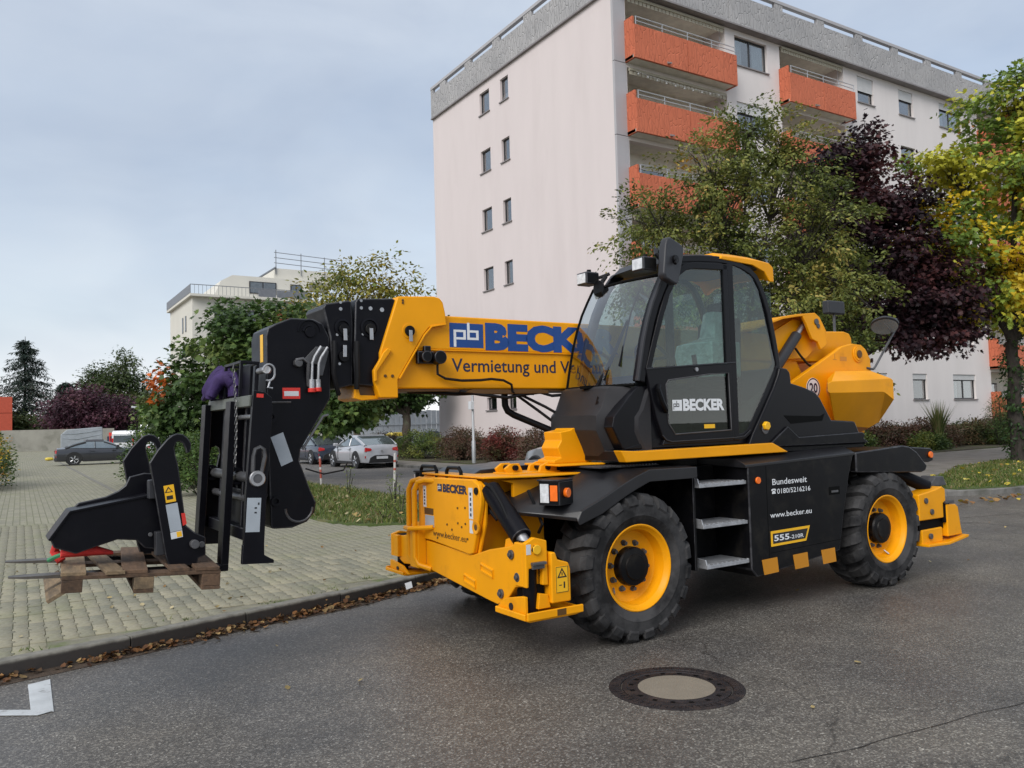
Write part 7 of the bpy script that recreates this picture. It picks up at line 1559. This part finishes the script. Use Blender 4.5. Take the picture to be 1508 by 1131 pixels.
car('grey_suv', 'silver grey SUV with black wheel arches half hidden by the telehandler', (13.62, 17.75, .003), R(90), 'paint_greysuv', 4.4, 1.84, 1.66, [(-2.15, .9, .78), (-2.1, 1.08, .85), (-1.6, 1.12, .90), (0, 1.10, .92), (.9, 1.08, .91), (1.4, 1.05, .90), (1.95, .96, .85), (2.15, .80, .78), (2.2, .6, .72)], (-2.05, -1.5, .1, 1.0), (-1.33, 1.35), .36, clad=True)
saloon('silver_car', 'pale silver car glimpsed between the jib hooks and the bush', (12.6, 57.5, .106), R(15), 'paint_silver')
saloon('white_car', 'white car parked behind the right hook plate', (10.6, 61.5, .106), R(12), 'paint_van')
def van(name, label, loc, hd, L, W, H, group=None):
    root = empty(name, loc, hd); tag(root, label, 'van', group)
    side = [(-L / 2, .35), (-L / 2 + .02, H - .18), (-L / 2 + .15, H), (L / 2 - 1.7, H), (L / 2 - .95, H - .75), (L / 2 - .12, H - 1.05), (L / 2, H - 1.3), (L / 2, .35)]
    MB().prism(side, -W / 2, W / 2).build('body', 'paint_van', root, .09, seg=3)
    MB().box(-L / 2 - .012, -L / 2 + .01, -W * .40, W * .40, H - .95, H - .38).build('rear_window', 'car_glass', root, .03)
    MB().prism([(L / 2 - 1.62, H - .12), (L / 2 - .90, H - .80), (L / 2 - .86, H - .78), (L / 2 - 1.58, H - .09)], -W * .42, W * .42).build('windscreen', 'car_glass', root, .01)
    for sg in (1, -1):
        MB().box(L / 2 - 2.5, L / 2 - 1.35, sg * (W / 2 - .02), sg * (W / 2 + .008), H - .95, H - .35).build('side_window', 'car_glass', root, .02)
        MB().box(-L / 2 + .3, L / 2 - 2.7, sg * (W / 2 - .02), sg * (W / 2 + .006), H - .95, H - .4).build('side_window', 'car_glass', root, .02) if H < 2.4 else None
        MB().box(-L / 2 - .015, -L / 2 + .02, sg * (W / 2 - .16), sg * (W / 2 - .03), .75, 1.35).build('tail_lamp', 'tail_red', root, .01); MB().box(L / 2 - 1.05, L / 2 - .9, sg * (W / 2), sg * (W / 2 + .22), H - 1.1, H - .8).build('mirror', 'car_trim', root, .03)
        for wx in (-L / 2 + .95, L / 2 - .95):
            w_ = empty('wheel', (wx, sg * (W / 2 - .1), .34), parent=root); MB().lathe([(.2, .112 * sg), (.31, .112 * sg), (.34, .08 * sg), (.34, -.1 * sg)], n=28).build('tyre', 'car_trim', w_); MB().lathe([(.21, .108 * sg), (.18, .08 * sg), (0, .08 * sg)], n=28).build('rim', 'wheel_silver', w_)
    MB().box(-L / 2 - .05, -L / 2 + .1, -W / 2 + .02, W / 2 - .02, .33, .58).build('bumper', 'car_trim', root, .03); MB().box(-L / 2 - .02, -L / 2 - .012, -.26, .26, .65, .77).build('number_plate', 'sticker_white', root)
    return root
van('white_van', 'tall white van seen from behind beyond the dark coupe', (10.75, 67.5, .106), R(62), 5.0, 2.0, 2.45, 'parked vans')
van('white_van', 'small white delivery van left of the tall white van', (9.3, 73.5, .106), R(60), 4.2, 1.8, 1.95, 'parked vans')
# covered trailer
tr = empty('covered_trailer', (5.15, 69.0, .106), R(-4)); tr.scale = (.86, .86, .86); tag(tr, 'grey tarpaulin covered trailer standing before the concrete wall', 'trailer')
MB().prism([(-1.6, .55), (-1.6, 2.0), (-1.15, 2.42), (1.55, 2.62), (1.6, 2.5), (1.6, .55)], -.9, .9).build('tarpaulin', 'tarp_grey', tr, .06, seg=3); MB().box(-1.62, 1.62, -.92, .92, .42, .56).build('bed', 'aluminium', tr, .01)
MB().box(-.2, 3.0, -.05, .05, .40, .48).build('drawbar', 'steel_dark', tr, .01)
for sg in (1, -1):
    MB().lathe([(0, .1 * sg), (.3, .1 * sg), (.33, .06 * sg), (.33, -.08 * sg)], (0, sg * 1.0, .33), n=24).build('wheel', 'car_trim', tr)
    MB().tube([(-1.5, sg * .905, 2.1), (-.6, sg * .93, 2.05), (.3, sg * .92, 2.15), (1.5, sg * .905, 2.35)], .02, 6).tube([(-1.5, sg * .905, 1.7), (-.4, sg * .93, 1.6), (1.5, sg * .905, 1.95)], .02, 6).build('tarp_folds', 'tarp_grey', tr)
# road works boards
rwb = empty('barrier_board', (10.2, 88, .1), R(-30)); tag(rwb, 'red and dark works barrier with white panels between trailer and vans', 'barrier')
MB().box(-1.4, 1.4, -.03, .03, 1.55, 1.85).build('red_board', 'sticker_red', rwb); MB().box(-1.6, 1.6, .04, .1, .0, 1.5).build('dark_screen', 'text_navy', rwb); MB().box(-.9, -.3, -.03, .03, .7, 1.35).build('white_panel', 'sticker_white', rwb); MB().box(.5, 1.1, -.03, .03, .8, 1.45).build('white_panel', 'sticker_white', rwb)
for sg in (-1, 1): MB().box(sg * 1.3 - .04, sg * 1.3 + .04, -.05, -.031, 0, 1.9).build('post', 'sticker_red', rwb)
cblk = empty('concrete_block', (3.55, 62.5, .106)); tag(cblk, 'pale concrete block on the ground left of the coupe', 'block'); MB().prism([(-.45, 0), (.45, 0), (.42, .75), (-.42, .75)], -.3, .3).build('block_body', 'concrete_wall', cblk, .03); MB().box(-.2, .2, -.31, -.29, .3, .5).build('lifting_slot', 'text_black', cblk)
yb = empty('yellow_sack', (2.75, 62.6, .106)); yb.scale = (.5, .5, .55); tag(yb, 'yellow sack lying by the concrete wall beside the concrete block', 'sack'); MB().loft([[(x, r_ * math.cos(t) * 1.2, .22 + r_ * math.sin(t)) for t in [k * math.pi / 5 for k in range(10)]] for x, r_ in ((-.5, .05), (-.42, .17), (-.1, .22), (.25, .19), (.45, .15), (.5, .04))]).build('sack_body', 'bin_yellow', yb, smooth=70)
material('post_pale', (.42, .40, .38), .8, var=.15, vscale=9); material('post_red', (.36, .085, .06), .8, var=.25, vscale=12)
# posts with red bands
for i, (x, y, h, lb) in enumerate(((7.55, 22.1, .86, 'left of the two red and white striped posts on the verge'), (7.62, 17.3, 1.02, 'right of the two red and white striped posts, behind the guard rail'))):
    p = empty('striped_post', (x, y, .1)); tag(p, lb, 'post', 'striped posts along the side street')
    p.rotation_euler = (R(2), R(-3) if i == 0 else R(1), 0); MB().lathe([(.0, h), (.02, h), (.029, h - .02), (.029, 0), (0, 0)], axis='z', n=16).build('post', 'post_pale', p)
    for z in ((h * .30, h * .66) if i == 0 else (h * .62, h * .80)): MB().lathe([(.0292, z), (.0305, z + .004), (.0305, z + (.24 if i == 0 else .05)), (.0292, z + (.244 if i == 0 else .054))], axis='z', n=16).build('red_band', 'post_red', p)
# grey sign pole in front of the gable
material('galvanised', (.42, .43, .44), .5, metal=.5, var=.1)
gp_ = empty('grey_pole', (16.75, 29.8, .1)); tag(gp_, 'grey metal pole with a small white box in front of the gable', 'pole'); MB().lathe([(.0, 3.6), (.055, 3.6), (.055, 1.0), (.085, .95), (.085, 0), (0, 0)], axis='z', n=18).build('shaft', 'galvanised', gp_); MB().box(-.16, .0, -.12, .1, 2.28, 2.62).build('box', 'sticker_white', gp_, .01)
# yard lamp
yl = empty('street_lamp', (8.85, 65.4, .1)); tag(yl, 'thin street lamp with a flat head behind the coupe', 'street lamp'); MB().lathe([(.0, 3.5), (.05, 3.5), (.06, 0), (0, 0)], axis='z', n=12).build('pole', 'galvanised', yl); MB().prism([(-.75, 3.62), (-.7, 3.70), (.1, 3.6), (.1, 3.5), (-.7, 3.56)], -.14, .14).build('lamp_head', 'sticker_white', yl, .02)
# bicycle leaning at the house corner
bc = empty('bicycle', (19.3, 41.9, .13), R(75)); tag(bc, 'bicycle standing by the house corner behind the hedge', 'bicycle')
for x in (-.52, .52):
    MB().tube([(x + .33 * math.cos(t), 0, .34 + .33 * math.sin(t)) for t in [k * math.pi / 12 for k in range(24)]], .018, 6, closed=True).build('wheel', 'car_trim', bc)
MB().tube([(-.52, 0, .34), (-.15, 0, .30), (.36, 0, .85), (-.28, 0, .80), (-.15, 0, .30)], .02, 6).tube([(-.52, 0, .34), (-.28, 0, .80), (-.31, 0, .92)], .016, 6).tube([(.52, 0, .34), (.36, 0, .85), (.33, 0, 1.0)], .018, 6).build('frame', 'galvanised', bc)
MB().prism([(-.42, .93), (-.2, .93), (-.2, .97), (-.42, .98)], -.06, .06).build('saddle', 'car_trim', bc, .02); MB().tube([(.25, -.26, 1.0), (.35, -.1, 1.03), (.35, .1, 1.03), (.25, .26, 1.0)], .014, 6).build('handlebar', 'car_trim', bc)
# scrap of paper in the gutter
tag(MB().add([(3.55, 7.80, .03), (3.62, 7.80, .045), (3.63, 7.85, .10), (3.56, 7.86, .085)], [(0, 1, 2, 3)]).add([(3.56, 7.86, .085), (3.63, 7.85, .10), (3.64, 7.90, .05), (3.57, 7.91, .04)], [(0, 1, 2, 3)]).build('paper_scrap', 'sticker_white'), 'crumpled white paper scrap among the gutter leaves', 'paper')
